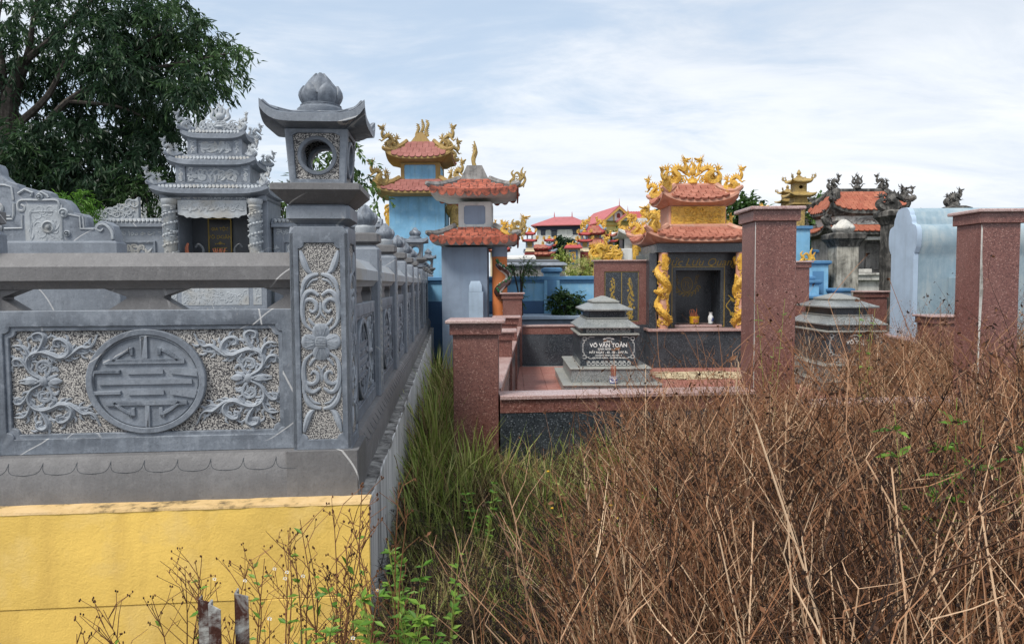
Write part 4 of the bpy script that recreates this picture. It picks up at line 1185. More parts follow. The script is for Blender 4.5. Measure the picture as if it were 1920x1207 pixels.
for px, py, r, c, t_ in ((130, 10, 60, 60, .45), (215, 5, 70, 80, .55), (300, -5, 60, 60, .6), (250, 60, 62, 95, .4), (330, 45, 55, 70, .6), (385, 75, 42, 45, .7), (160, 70, 60, 75, .35), (60, 40, 50, 30, .35),
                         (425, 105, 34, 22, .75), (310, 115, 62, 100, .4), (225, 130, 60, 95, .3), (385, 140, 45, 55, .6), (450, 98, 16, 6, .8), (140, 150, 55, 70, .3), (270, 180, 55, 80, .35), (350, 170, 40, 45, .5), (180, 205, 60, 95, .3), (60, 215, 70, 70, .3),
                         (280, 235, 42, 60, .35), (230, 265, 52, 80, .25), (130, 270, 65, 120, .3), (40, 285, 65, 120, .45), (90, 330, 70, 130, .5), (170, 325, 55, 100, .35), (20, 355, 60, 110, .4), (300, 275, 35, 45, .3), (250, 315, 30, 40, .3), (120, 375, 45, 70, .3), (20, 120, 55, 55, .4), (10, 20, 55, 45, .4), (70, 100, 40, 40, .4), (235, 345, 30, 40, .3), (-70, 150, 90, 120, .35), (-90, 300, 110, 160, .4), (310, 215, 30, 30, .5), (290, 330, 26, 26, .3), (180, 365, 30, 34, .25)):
    BL.append(bl(px, py, r * (.92 if px < 200 else .74), int(c * 1.25), t_, rnd.uniform(-1.2, 1.6)))
L2 = lambda g_: G().merge(g_, T((-tb_.x, -Y_, 0)))
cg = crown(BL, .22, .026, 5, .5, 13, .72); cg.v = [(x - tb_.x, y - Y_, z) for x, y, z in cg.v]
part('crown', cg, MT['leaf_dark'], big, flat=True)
g = G()
A_ = lambda px, py, dy=0: tuple(at(px, py, Y_ + dy) - Vector((tb_.x, Y_, 0)))
limb(g, [(0.1, 0, -.1), A_(-20, 420), A_(15, 300), A_(20, 190), A_(45, 110)], .26, .15, 9)
for pts, r0 in (([A_(20, 185), A_(50, 110), A_(62, 40), A_(75, -40)], .11), ([A_(40, 120), A_(95, 75), A_(150, 20), A_(190, -10)], .09), ([A_(15, 250), A_(90, 180), A_(130, 100), A_(180, 60)], .10), ([A_(15, 310), A_(80, 240), A_(140, 180), A_(240, 140), A_(330, 120), A_(430, 100)], .10),
                ([A_(10, 200), A_(5, 120), A_(-5, 60), A_(5, -10)], .09), ([A_(130, 190), A_(220, 200), A_(290, 230)], .05), ([A_(200, 150), A_(260, 90), A_(330, 50)], .05), ([A_(10, 330), A_(90, 320), A_(180, 320)], .06)):
    limb(g, pts, r0, .018)
part('trunk', g, MT['bark'], big)

def shrub(name, label, cat, px, py, Y, r, cnt, mat, leaf, width, seed, tone=.5, fl=.9, stem=True, per=12, group=None, droop=.2, extra=()):
    s_ = Y / FPX; c = at(px, py, Y); t = thing(name, label, cat, (c.x, Y, 0), 0, group)
    bs = [((0, 0, c.z), (r * s_, r * s_ * .8, r * s_ * fl), cnt, tone)]
    for ex, ey, er, ec in extra: q = at(ex, ey, Y); bs.append(((q.x - c.x, 0, q.z), (er * s_, er * s_ * .8, er * s_ * fl), ec, tone + .1))
    part('foliage', crown(bs, leaf, width, seed, droop, per), mat, t, flat=True)
    if stem:
        g = G(); limb(g, [(0, 0, -.05), (.05, .02, c.z * .5), (0, 0, c.z)], max(.02, .05 * r * s_ * 2), .015)
        r_ = random.Random(seed)
        for k in range(5): a = r_.uniform(0, 6.28); e = r * s_ * .7; limb(g, [(.02, 0, c.z * .6), (e * .5 * math.cos(a), e * .4 * math.sin(a), c.z * .9), (e * math.cos(a), e * .6 * math.sin(a), c.z + e * .5)], .02, .006, 5)
        part('stem', g, MT['bark'], t)
    return t
shrub('shrub', 'mid green shrub rising behind the carved wall left of the altar', 'shrub', 275, 372, 15.6, 48, 150, MT['leaf_mid'], .13, .02, 21, .35, 1.0)
shrub('conifer_shrub', 'bright yellow green drooping shrub peeping over the carved wall', 'shrub', 130, 385, 13.2, 42, 150, MT['leaf_bright'], .10, .014, 22, .3, .55, True, 12, None, .5)
shrub('young_tree', 'sparse light green tree seen through and beside the near stone lantern', 'tree', 625, 320, 15.0, 62, 60, MT['leaf_mid'], .17, .035, 23, .7, 1.0, True, 9, None, .3, ((665, 345, 32, 18), (690, 370, 20, 8), (598, 298, 30, 22), (655, 300, 26, 12)))
shrub('shrub', 'yellowing green bush behind the wall right of the altar', 'shrub', 520, 385, 16.5, 36, 80, MT['leaf_mid'], .13, .028, 24, .8, .9)
# white plastered building glimpsed through the tree
b0 = at(212, 365, 30); t = thing('white_outbuilding', 'white walled building glimpsed through the dark tree', 'building', (b0.x, 30, 0))
g = G(); g.box(-1.2, 1.2, 0, 3, 0, 6.2, .02); part('wall', g, MT['white'], t); g = G(); g.box(-1.4, 1.4, -.2, 3.2, 6.2, 6.35, .02); part('roof', g, MT['cement'], t)
# ------------------------------------------------------------------ red granite family plot
ZF = .09                                           # tiled floor of the plot
def capped_pillar(parent, x, y, w, z0, z1, name='pillar', cap=.10, rz=0.0, label=None):
    """granite pillar: shaft, frieze block and thin projecting slab"""
    M = T((x, y, 0)) @ RZ(rz); h = w / 2
    g = G(); g.box(-h, h, -h, h, z0, z1 - cap - .035, .004); p = part(name, g, MT['red_granite'], parent, M, label)
    g = G(); g.box(-h - .028, h + .028, -h - .028, h + .028, z1 - cap - .035, z1 - .035, .004); part('frieze', g, MT['red_granite'], p)
    g = G(); g.box(-h - .065, h + .065, -h - .065, h + .065, z1 - .034, z1, .008); part('cap_slab', g, MT['pink_granite'], p)
    return p
plot = thing('granite_plot', 'low red and black granite enclosure with capped pillars around the lettered tomb', 'enclosure', (0, 0, 0))
P1 = (-.332, 6.62)                                  # front left pillar centre
capped_pillar(plot, P1[0], P1[1], .41, -.1, 1.573)
# front curb: pillar 1 to the tall pillar
A0, A1 = Vector((-.125, 6.55)), Vector((2.28, 6.78))
def wall_between(parent, p, q, z0, zb, z1, th, matb, coping=True, name='wall'):
    """granite wall: dark body, red band, pale coping slab"""
    p, q = Vector(p), Vector(q)
    g = G(); g.sweep([(-th / 2, z0), (th / 2, z0), (th / 2, zb), (-th / 2, zb)], p, q); w = part(name, g, matb, parent)
    t2 = th / 2 + .006
    g = G(); g.sweep([(-t2, zb + .001), (t2, zb + .001), (t2, z1 - .034), (-t2, z1 - .034)], p, q); part('red_band', g, MT['red_granite'], w)
    if coping:
        t3 = th / 2 + .03; L = (q - p).length; n = max(1, round(L / 1.2)); d = (q - p) / n
        for k in range(n):
            g = G(); a, b = p + d * k, p + d * (k + 1) - d.normalized() * .004
            g.sweep([(-t3, z1 - .033), (t3, z1 - .033), (t3, z1 - .006), (t3 - .006, z1), (-t3 + .006, z1), (-t3, z1 - .006)], a, b); part('coping_slab', g, MT['pink_granite'], w)
    return w
wall_between(plot, A0, A1, -.1, .72, .88, .26, MT['black_granite'])
# left side wall with stepping pillars
S0, S1 = Vector((-.29, 6.85)), Vector((.03, 15.7))
def sp(t): return S0 + (S1 - S0) * t
segs = [(.0, .33, .89), (.36, .60, .92), (.63, .97, .96)]
for a, b, z in segs: wall_between(plot, sp(a), sp(b), -.1, z - .16, z, .30, MT['black_granite'])
for t_, z in ((.345, 1.26), (.615, 1.34)): p_ = sp(t_); capped_pillar(plot, p_.x, p_.y, .36, -.1, z)
capped_pillar(plot, S1.x - .02, S1.y, .42, -.1, 1.70)
# back wall and floor
wall_between(plot, (S1.x + .2, 15.75), (2.9, 15.75), -.1, .78, .98, .24, MT['black_granite'])
g = G(); n_ = 0
FT = G(); FT.box(-.198, .198, -.198, .198, -.02, 0, .003); FT = FT.mesh('floor_tile'); FT.materials.append(MT['floor_tile'])
base_f = G(); base_f.box(-.25, 6.2, 7.3, 15.6, -.05, ZF - .012); fl_o = struct('plot_floor', base_f, MT['cement'])
for i in range(20):
    for j in range(15):
        x = .0 + i * .4; y = 9.6 + j * .4
        if x > 7.6: continue
        part('floor_tile', FT, None, fl_o, T((x, y, ZF + .0005 * ((i * 7 + j * 3) % 4))))
# dried straw mat on the floor in front of the shrine
mo = at(1318, 712, 13.4); g = G(); r_ = random.Random(8)
for k in range(230):
    a = r_.gauss(0, .35); x, y = r_.uniform(-.75, .75), r_.uniform(-.5, .5); L = r_.uniform(.1, .25)
    g.tube([(x - L * math.cos(a), y - L * math.sin(a), .008 + r_.random() * .02), (x, y, .012 + r_.random() * .03), (x + L * math.cos(a), y + L * math.sin(a), .008 + r_.random() * .02)], .007, 4)
st = struct('straw', g, MT['straw'], 'stuff', 'pale dried straw lying on the tiles before the shrine'); st.location = (mo.x, 13.6, ZF)

def add_lines(parent, lines, y, m=None):
    for s_, sz, z, b in lines: part('lettering', G().merge(text(s_, sz, .0015, b), T((0, y, z))), m or MT['white_line'], parent, flat=True)
def key_fret(L, z, h, y):
    """meander border"""
    g = G(); u = h * 2.1; n = int(L / u); w = h * .13
    for i in range(n):
        x = -n * u / 2 + i * u
        for m_ in (0, 1):
            X = lambda t: x + (t * u if m_ == 0 else u - t * u)
            for a, b, c, d in ((.04, .08, 0, 1), (.04, .45, 0, .13), (.41, .45, 0, .75), (.15, .45, .62, .75), (.15, .19, .3, .75), (.04, .36, .87, 1.0)):
                x0, x1 = sorted((X(a), X(b))); g.box(x0, x1, y - .0015, y + .001, z + c * h, z + d * h)
    return g
def corner_frets(hw, z0, z1, y):
    g = G(); w = .007
    for sx in (-1, 1):
        for z, sz in ((z0, 1), (z1, -1)):
            def bar(a, b, c, d):
                x0, x1 = sorted((sx * (hw - a), sx * (hw - b))); q0, q1 = sorted((z + sz * c, z + sz * d)); g.box(x0, x1, y - .0015, y + .001, q0, q1)
            bar(0, .06, 0, w); bar(0, w, 0, .06); bar(.053, .06, 0, .05); bar(0, .06, .053, .06); bar(.06, .11, .02, .02 + w); bar(.10, .107, .0, .03); bar(.10, .20, .0, w); bar(.02, .02 + w, .06, .11); bar(0, .03, .10, .107); bar(0, w, .10, .19)
    return g
def make_tomb(loc, label, lines, seed):
    """tiered granite sarcophagus: two plinths, battered body, stepped hipped lids"""
    t = thing('granite_tomb', label, 'tomb', loc, 0)
    L = 1.5; A, TR = MT['grey_granite'], MT['grey_trim']
    def tier(name, hx0, y0, y1, z0, z1, hx1=None, iny=0.0, trim=None, m=A):
        hx1 = hx1 or hx0; yc = (y0 + y1) / 2; hy = (y1 - y0) / 2
        g = G(); g.sq([(hx0, hy, z0), (hx1, hy - iny, z1)], 0, yc, ch=.006); o = part(name, g, m, t)
        if trim: g = G(); g.box(-hx1 - trim, hx1 + trim, yc - hy + iny - trim, yc + hy - iny + trim, z1 + .0005, z1 + .028, .008); part('edge_slab', g, TR, o)
        return o
    tier('lower_plinth', .80, -.55, L + .35, 0, .13, trim=.02)
    tier('upper_plinth', .66, -.30, L + .15, .158, .37, trim=.025)
    bz = .398
    b = tier('fret_base', .485, -.03, L - .02, bz, bz + .10, trim=None, m=MT['black_granite'])
    part('meander', key_fret(.90, bz + .012, .072, -.0315), MT['white_line'], b)
    g = G(); g.sq([(.475, .765, bz + .1005), (.475, .765, bz + .52)], 0, .765, ch=.006); body = part('body', g, MT['black_granite'], t)
    g = G(); g.box(-.52, .52, -.05, 1.58, bz + .5205, bz + .555, .008); part('edge_slab', g, TR, body)
    add_lines(body, [(s_, sz, bz + z, b_) for s_, sz, z, b_ in lines], -.0018)
    part('corner_fret', corner_frets(.44, bz + .125, bz + .495, -.0005), MT['white_line'], body)['kind'] = 'stuff'
    g = plate([[(-.10, .455), (-.075, .475), (-.05, .472), (-.03, .487), (.03, .487), (.05, .472), (.075, .475), (.10, .455), (.08, .445), (.06, .452), (.03, .465), (-.03, .465), (-.06, .452), (-.08, .445)]], -.002, .001); part('ribbon', G().merge(g, T((0, 0, bz))), MT['white_line'], body)
    z = bz + .5555
    b2 = tier('fret_top', .44, .03, 1.50, z, z + .085, m=MT['black_granite']); part('meander', key_fret(.80, z + .012, .060, .0285), MT['white_line'], b2)
    z += .0855
    g = G(); g.box(-.52, .52, -.06, 1.59, z, z + .032, .008); g.sq([(.50, .80, z + .032), (.34, .62, z + .155)], 0, .765); ld = part('lower_lid', g, A, t)
    g = G(); g.sq([(.36, .64, z + .1555), (.36, .64, z + .178)], 0, .765, ch=.01); part('edge_slab', g, TR, ld)
    z += .1785
    g = G(); g.sq([(.31, .58, z), (.31, .58, z + .115)], 0, .765, ch=.01); part('neck', g, MT['black_granite'], t)
    z += .1155
    g = G(); g.box(-.43, .43, .05, 1.48, z, z + .035, .008); g.sq([(.41, .69, z + .035), (.20, .38, z + .135)], 0, .765); part('upper_lid', g, A, t)
    g = G(); g.sq([(.235, .42, z + .1355), (.235, .42, z + .16), (.02, .14, z + .245)], 0, .765); part('ridge_cap', g, TR, t)
    return t
tp = at(1141, 690, 12.05)
make_tomb((tp.x, 12.05, ZF), 'tiered dark granite tomb with a white lettered front inside the low red plot', [('ÔNG', .052, .415, .001), ('VÕ VĂN TOẢN', .092, .350, .0022), ('SINH NĂM - 1923', .048, .287, .001), ('MẤT NGÀY - 02 - 03 - 2007 ÂL', .050, .230, .001), ('HOÀNG VINH, AN NINH', .040, .180, .0006), ('QUẢNG NINH - QUẢNG BÌNH', .040, .137, .0006)], 1)
tp2 = at(1603, 690, 12.1)
make_tomb((tp2.x, 12.1, ZF + .02), 'tiered grey granite tomb half hidden by dry weeds between the two tall red pillars', [('BÀ', .052, .415, .001), ('VÕ THỊ', .09, .350, .0022)], 2)
# incense pot on the first tomb's step
ip = thing('incense_pot', 'small blue and white incense pot on the step of the lettered tomb', 'incense pot', (tp.x + .02, 12.05 - .45, ZF + .1585))
g = G(); g.lathe([(.045, 0), (.062, .01), (.066, .05), (.062, .10), (.068, .112), (.068, .12), (.055, .12), (.05, .09)], 18); part('pot', g, MT['porcelain'], ip)
g = G()
for z_ in (.012, .106): g.lathe([(.0665, z_), (.0685, z_ + .006), (.0665, z_ + .012)], 18)
for k in range(6): a = R(k * 60 - 90); g.merge(relief(.05, .06, 70 + k, 4, .035, -.0655), RZ(a) @ T((0, 0, .06)))
part('blue_pattern', g, MT['cobalt'], ip)
g = G(); r_ = random.Random(2)
for k in range(16): x, y = r_.uniform(-.035, .035), r_.uniform(-.03, .03); g.tube([(x, y, .08), (x * 1.3, y * 1.3, .29 + r_.uniform(-.05, .02))], .0035, 4)
part('incense_sticks', g, MT['stick'], ip)

# tall pillars of the second plot
plot2 = thing('granite_pillar', 'tall red granite pillar right in front of the gold dragon shrine', 'pillar', (0, 0, 0), 0, 'tall red granite pillars')
pa_ = capped_pillar(plot2, 2.47, 6.85, .385, -.1, 2.60)
g = G(); g.box(-.1935, -.1885, -.1935, -.1885, .0, 2.46); part('corner_joint', g, MT['old_white'], pa_)
plot3 = thing('granite_pillar', 'tall red granite pillar with a split pale corner at the right edge', 'pillar', (0, 0, 0), 0, 'tall red granite pillars')
pb_ = capped_pillar(plot3, 4.71, 7.05, .38, -.1, 2.585)
g = G(); r_ = random.Random(4)
o = [(0, .2)] + [(.012 + .018 * math.exp(-((z - 1.75) / .3) ** 2) * r_.uniform(.7, 1.2), z) for z in [.3 + .1 * k for k in range(22)]] + [(0, 2.44)]
g.prism(o, -.1935, -.188); part('split_edge', G().merge(g, T((-.19, 0, 0))), MT['old_white'], pb_, label='pale cement showing where the corner stones split')
low = thing('granite_wall', 'low red granite wall with two small capped pillars behind the second tomb', 'wall', (0, 0, 0))
q1, q2 = at(1633, 545, 15.2), at(1762, 590, 11.6)
capped_pillar(low, q1.x, 15.2, .46, 0, q1.z); capped_pillar(low, q2.x, 11.6, .46, 0, q2.z)
wall_between(low, (q1.x, 15.0), (q2.x, 11.8), 0, .70, .86, .24, MT['black_granite'])
wall_between(low, (2.72, 6.95), (4.5, 7.1), -.1, .55, .72, .24, MT['black_granite'])
q3 = at(1491, 490, 14.6); capped_pillar(low, q3.x, 14.6, .42, 0, q3.z)

# ------------------------------------------------------------------ red granite stele with gold etched plants
s0 = at(1165, 490, 15.62); ste = thing('granite_stele', 'red framed black granite stele etched with gold plants beside the dragon shrine', 'stele', (s0.x, 15.55, 0))
zt, zb_ = s0.z, at(1165, 607, 15.6).z
g = plate([rct(-.60, .60, zb_ - .02, zt), rct(-.38, .385, zb_ + .05, zt - .22)], 0, .12, .004); part('frame', g, MT['red_granite'], ste)
g = G(); g.box(-.40, .40, .02, .10, zb_, zt - .2); fld_ = part('black_field', g, MT['black_granite'], ste)
g = G(); g.box(-.65, .65, -.04, .18, zt + .0005, zt + .03, .006); part('cap_slab', g, MT['pink_granite'], ste)
g = G(); g.box(-.64, .64, -.05, .16, ZF, zb_ - .021, .006); part('foot', g, MT['black_granite'], ste)
r_ = random.Random(17)
for sx, nm in ((-.19, 0), (.19, 1)):
    g = G(); zc0 = zb_ + .10
    stroke(g, [(sx - .02, zc0), (sx + .05, zc0 + .2), (sx - .05, zc0 + .45), (sx + .04, zc0 + .7), (sx, zc0 + .9)], .012, .005, .019, .25)
    for k in range(34):
        z = zc0 + .02 + .9 * (k / 34) ** 1.1; a = r_.uniform(0, 6.28); rr = .022 + .032 * (1 - k / 40) * r_.random(); x = sx + r_.uniform(-.09, .09) * (1.2 - k / 40)
        for q in range(5): b = a + q * 1.256; stroke(g, [(x, z), (x + rr * .6 * math.cos(b), z + rr * .6 * math.sin(b)), (x + rr * math.cos(b), z + rr * math.sin(b))], .003, .002, .019, .2, 4, 2, .006)
    part('etched_plant', g, MT['gold_line'], fld_)
g = plate([rct(-.37, .37, zb_ + .06, zt - .23), rct(-.36, .36, zb_ + .07, zt - .24)], .017, .021); g.box(-.006, .006, .017, .021, zb_ + .07, zt - .24); part('etched_line', g, MT['gold_line'], fld_)

# ------------------------------------------------------------------ gold dragon shrine
go = at(1317, 690, 15.0)
gs = thing('dragon_shrine', 'black granite shrine with gold dragon columns, salmon eaves and two tiled roofs', 'shrine', (go.x, 15.0, 0))
BG, SA, GD = MT['black_granite'], MT['salmon'], MT['gold']
ZL = .92
g = G(); g.box(-1.12, 1.12, 0, 1.9, ZF, ZL - .055, .006); part('plinth', g, BG, gs)
g = G(); g.box(-1.16, 1.16, -.05, 1.9, ZL - .054, ZL, .006); part('ledge', g, MT['pink_granite'], gs)
for x0, x1 in ((-1.10, -.94), (.94, 1.10)):
    g = G(); g.box(x0, x1, .18, 1.85, ZL, 2.53, .004); part('side_wall', g, BG, gs)
nx0, nx1, nz0, nz1 = -.48, .49, .985, 2.16
g = plate([rct(-.94, .94, ZL, 2.53), rct(nx0, nx1, nz0, nz1)], .42, .62); part('front_wall', g, BG, gs)
g = G(); g.box(nx0 - .1, nx1 + .1, 1.15, 1.2, nz0 - .06, nz1 + .06); nb = part('niche_back', g, BG, gs)
g = G(); g.box(nx0 - .12, nx0 - .001, .60, 1.15, nz0 - .05, nz1 + .05); g.box(nx1 + .001, nx1 + .12, .60, 1.15, nz0 - .05, nz1 + .05); g.box(nx0 - .1, nx1 + .1, .60, 1.15, nz1 + .001, nz1 + .08); part('niche_lining', g, BG, gs)
g = G(); g.box(nx0 - .03, nx1 + .03, .38, 1.15, nz0 - .055, nz0, .005); part('niche_sill', g, MT['pink_granite'], gs)
g = plate([rct(nx0 - .09, nx1 + .09, nz0 - .045, nz1 + .085), rct(nx0 - .075, nx1 + .075, nz0 - .046 + .012, nz1 + .07)], .416, .421); part('etched_line', g, MT['gold_line'], gs)
for sx in (-1, 1):                                      # etched cranes
    g = G()
    stroke(g, [(sx * .66, 1.62), (sx * .72, 1.55), (sx * .66, 1.46), (sx * .62, 1.38), (sx * .70, 1.28), (sx * .72, 1.18)], .008, .012, .418, .2); stroke(g, [(sx * .72, 1.56), (sx * .78, 1.50), (sx * .84, 1.50)], .02, .006, .418, .2, 5, 3, .02); stroke(g, [(sx * .74, 1.25), (sx * .80, 1.15), (sx * .82, 1.05)], .02, .01, .418, .2, 5, 3, .03)
    part('etched_crane', g, MT['gold_line'], gs)
part('lettering', G().merge(text('Đức Lưu Quang', .23, .002, .0, sx=1.06, shear=.35), T((.02, .416, 2.33))), MT['gold_line'], gs, flat=True)
g = plate([circ(.175, 0, 0, 28, 0, .78), circ(.155, 0, 0, 28, 0, .78)], 1.143, 1.151); g.merge(plate([circ(.12, 0, 0, 28, 0, .78), circ(.112, 0, 0, 28, 0, .78)], 1.143, 1.151))
stroke(g, [(-.05, .05), (-.02, .06), (-.04, -.06)], .008, .006, 1.147, .3); stroke(g, [(.0, .07), (.05, .03), (.01, -.01), (.05, -.06), (0, -.08)], .008, .006, 1.147, .3)
for k in range(9): a = R(200 + k * 17.5); stroke(g, spiral(.27 * math.cos(a), .02 + .24 * math.sin(a), .055, a, 1, 6), .010, .006, 1.147, .3, 4, 2)
for sx in (-1, 1):
    for k in range(4): stroke(g, spiral(sx * (.2 + .015 * k), .02 + .06 * k, .04, k, 1, 6), .006, .004, 1.147, .3, 4, 2)
part('etched_medallion', G().merge(g, T((-.06, 0, 1.85))), MT['gold_line'], nb)
def dragon_column(seed):
    g = G(); r_ = random.Random(seed); H = 1.58
    P = []
    for k in range(46):
        t_ = k / 45; a = 2.2 + t_ * 2 * math.pi * 2.1; rr = .098 + .02 * math.sin(t_ * 9)
        P.append((rr * math.cos(a), rr * math.sin(a), .04 + t_ * (H - .12)))
    g.tube(P, [.055 + .042 * math.sin(math.pi * k / 45) for k in range(46)], 7)
    for k in range(2, 44):
        p_ = Vector(P[k]); o = Vector((p_.x, p_.y, 0)).normalized()
        g.cone(p_ + o * .05 + Vector((0, 0, .02)), o * .05 + Vector((0, 0, .03)), .02, 4)
        if k % 2 == 0:
            for q in range(5): g.blob(p_ + o * .062 + Vector((r_.uniform(-.03, .03), r_.uniform(-.03, .03), r_.uniform(-.03, .03))), .022, .022, .016, 5, 4)
    for k in range(60):
        a = r_.uniform(2.9, 6.5); z = r_.uniform(.06, 1.5)
        M = T((.105 * math.cos(a), .105 * math.sin(a), z)) @ RZ(a + R(90))
        q = G(); stroke(q, spiral(0, 0, .06, r_.uniform(0, 6), 1, 6), .018, .008, 0, .9, 5, 2); g.merge(q, M)
    h = Vector((.10, -.10, .78)); g.blob(h, .085, .07, .075, 8, 5); g.tube([h, h + Vector((.07, -.05, .0)), h + Vector((.12, -.07, .03))], [.06, .045, .03], 6)
    for k in range(6): g.cone(h + Vector((-.03, -.03, .0)), (r_.uniform(-.12, .02), r_.uniform(-.1, -.02), r_.uniform(-.1, .13)), .025, 4)
    for k in range(9): a = 4.2 + .12 * k; g.tube(cr([(.1 * math.cos(a), .1 * math.sin(a), 1.25), (.115 * math.cos(a - .1), .115 * math.sin(a - .1), 1.42), (.11 * math.cos(a), .11 * math.sin(a), 1.58)], 3), taper(7, .02, .008), 4)
    return g
for sx in (-1, 1):
    g = G(); g.lathe([(.10, 0), (.10, 1.61)], 20); c = part('column', G().merge(g, T((sx * .82, .10, ZL))), SA, gs)
    part('gilded_dragon', G().merge(dragon_column(5), T((sx * .82, .10, ZL)) @ SC(sx, 1, 1)), GD, c)
g = G(); g.box(-.98, .98, .0, 1.85, 2.531, 2.72, .006); part('lintel', g, BG, gs)
yc_ = .95
rf1 = Roof(2.80, 1.22, 1.10, .66, .52, .30, .20, 1.35, 3.0)
ro = part('roof', roof_shell(rf1, .05, (.98, .88, .03), 20, 6), SA, gs, T((0, yc_, 0)), 'lower tiled roof with salmon eaves')
roof_tiles(rf1, ro, MT['tile'], .168, .16, .030, ('front', 'left', 'right'), .80, .10)
for gq in hip_ridges(rf1, .055): part('ridge', gq, SA, ro)
g = G(); g.box(-.68, .68, -.54, .54, 3.02, 3.16, .02); part('upper_band', g, SA, ro)
g = G(); g.box(-.62, .62, -.46, .46, 3.16, 3.56, .004); bd = part('storey', g, SA, gs, T((0, yc_, 0)))
g = G(); g.box(-.575, .60, -.475, -.461, 3.165, 3.545, .004); pn = part('gold_panel', g, MT['gold'], bd)
part('relief', G().merge(relief(.80, .33, 9, 46, .13, -.480, .022, .9), T((.12, 0, 3.355))), GD, pn)
g = G()
for k in range(3): g.box(-.56, -.36 - .02 * k, -.482, -.474, 3.44 - .045 * k, 3.455 - .045 * k)
stroke(g, spiral(-.47, 3.25, .05, 0, 1, 8), .012, .006, -.478, .8); part('scroll_frame', g, GD, pn)
rf2 = Roof(3.66, .82, .74, .46, .26, .34, .20, 1.25, 3.0)
ro2 = part('roof', roof_shell(rf2, .06, (.63, .48, .04), 20, 6), SA, gs, T((0, yc_, 0)), 'upper tiled roof with salmon eaves')
roof_tiles(rf2, ro2, MT['tile'], .158, .15, .030, ('front', 'left', 'right'), .90, .09)
for gq in hip_ridges(rf2, .05): part('ridge', gq, SA, ro2)
g = G(); g.box(-.50, .50, -.06, .06, 4.0, 4.10, .015); g.box(-.50, -.42, -.30, .30, 3.80, 4.06, .02); g.box(.42, .50, -.30, .30, 3.80, 4.06, .02); part('ridge_wall', g, SA, ro2)
for sx in (-1, 1):
    part('ridge_dragon', dragon(3, 1.3), GD, ro2, T((sx * .31, 0, 4.08)) @ SC(-sx * .56, .8, .58))
part('flame_pearl', flame_pearl(), GD, ro2, T((0, 0, 4.09)) @ SC(.5, .5, .58))
place_corner(ro2, rf2, dragon, .50, GD, 'roof_dragon', seed=80, inset=.16)
place_corner(ro, rf1, dragon, .52, GD, 'roof_dragon', seed=84, inset=.20)
# offerings in the niche
po = thing('incense_pot', 'yellow glazed incense pot with burnt sticks in the dragon shrine niche', 'incense pot', (go.x - .02, 15.62, nz0))
g = G(); g.lathe([(.085, 0), (.10, .012), (.105, .13), (.112, .15), (.112, .17), (.09, .17), (.085, .14)], 20); part('pot', g, MT['pot_yellow'], po)
part('painted_motif', G().merge(relief(.12, .09, 31, 7, .05, -.106), T((0, 0, .08))), MT['stick'], po)
g = G(); r_ = random.Random(3)
for k in range(18): x, y = r_.uniform(-.06, .06), r_.uniform(-.05, .05); g.tube([(x, y, .12), (x * 1.3, y * 1.3, .30 + r_.uniform(-.1, .03))], .005, 4)
g.tube(cr([(-.06, 0, .12), (-.11, 0, .28), (-.04, -.02, .32), (.02, 0, .27)], 4), .004, 4); part('incense_sticks', g, MT['stick'], po)
va = thing('porcelain_vase', 'white porcelain vase with blue flowers in the dragon shrine niche', 'vase', (go.x + .34, 15.62, nz0))
g = G(); g.lathe([(.045, 0), (.055, .02), (.05, .05), (.062, .11), (.058, .16), (.035, .20), (.034, .23), (.048, .255), (.04, .255)], 18); part('vase_body', g, MT['porcelain'], va)
part('painted_flower', G().merge(relief(.05, .1, 33, 5, .04, -.060), T((.02, 0, .11))), MT['cobalt'], va)
# ------------------------------------------------------------------ other shrines
def tier_shrine(t, low, mid, up, mt, tile, faces, dragons=None, cove=(.08, .08), fas=.05, tile_l=None, corner=None, csize=.5, seed=90, mid_panel=None):
    """two stacked curved roofs with a storey between; low / up = Roof, mid = (hx, hy, z0, z1)"""
    for i, rf in enumerate((low, up)):
        bx, by = (mid[0] + .25, mid[1] + .25) if i == 0 else (mid[0], mid[1])
        ro = part('roof', roof_shell(rf, fas, (max(bx, rf.a * .72), max(by, rf.b * .72), .05), 18, 5), mt['eave'], t)
        if tile: roof_tiles(rf, ro, mt['tile'], tile, tile_l or tile, .02, faces, .86 if i == 0 else .9, .07)
        for gq in hip_ridges(rf, .05 * (rf.a + .2)): part('ridge', gq, mt['ridge'], ro)
        if corner: place_corner(ro, rf, corner, csize, mt['gold'], 'roof_dragon', seed=seed + 3 * i, inset=.12)
        mt['ro%d' % i] = ro
    hx, hy, z0, z1 = mid
    g = G(); g.box(-hx, hx, -hy, hy, z0 - .1, z1 + .02, .004); o = part('storey', g, mt['mid'], t)
    if mid_panel:
        for k, (M, w) in enumerate(((T((0, -hy, 0)), hx), (RZ(R(-90)) @ T((0, -hx, 0)), hy), (RZ(R(90)) @ T((0, -hx, 0)), hy))):
            g = plate([rct(-w - .003, w + .003, z0, z1), notch(-w + .12, w - .12, z0 + .07, z1 - .07, .03)], -.035, .0, .003); part('panel_frame', G().merge(g, M), mid_panel[0], o)
            g = G(); g.box(-w + .1, w - .1, -.012, -.004, z0 + .05, z1 - .05); part('panel', G().merge(g, M), mid_panel[1], o)

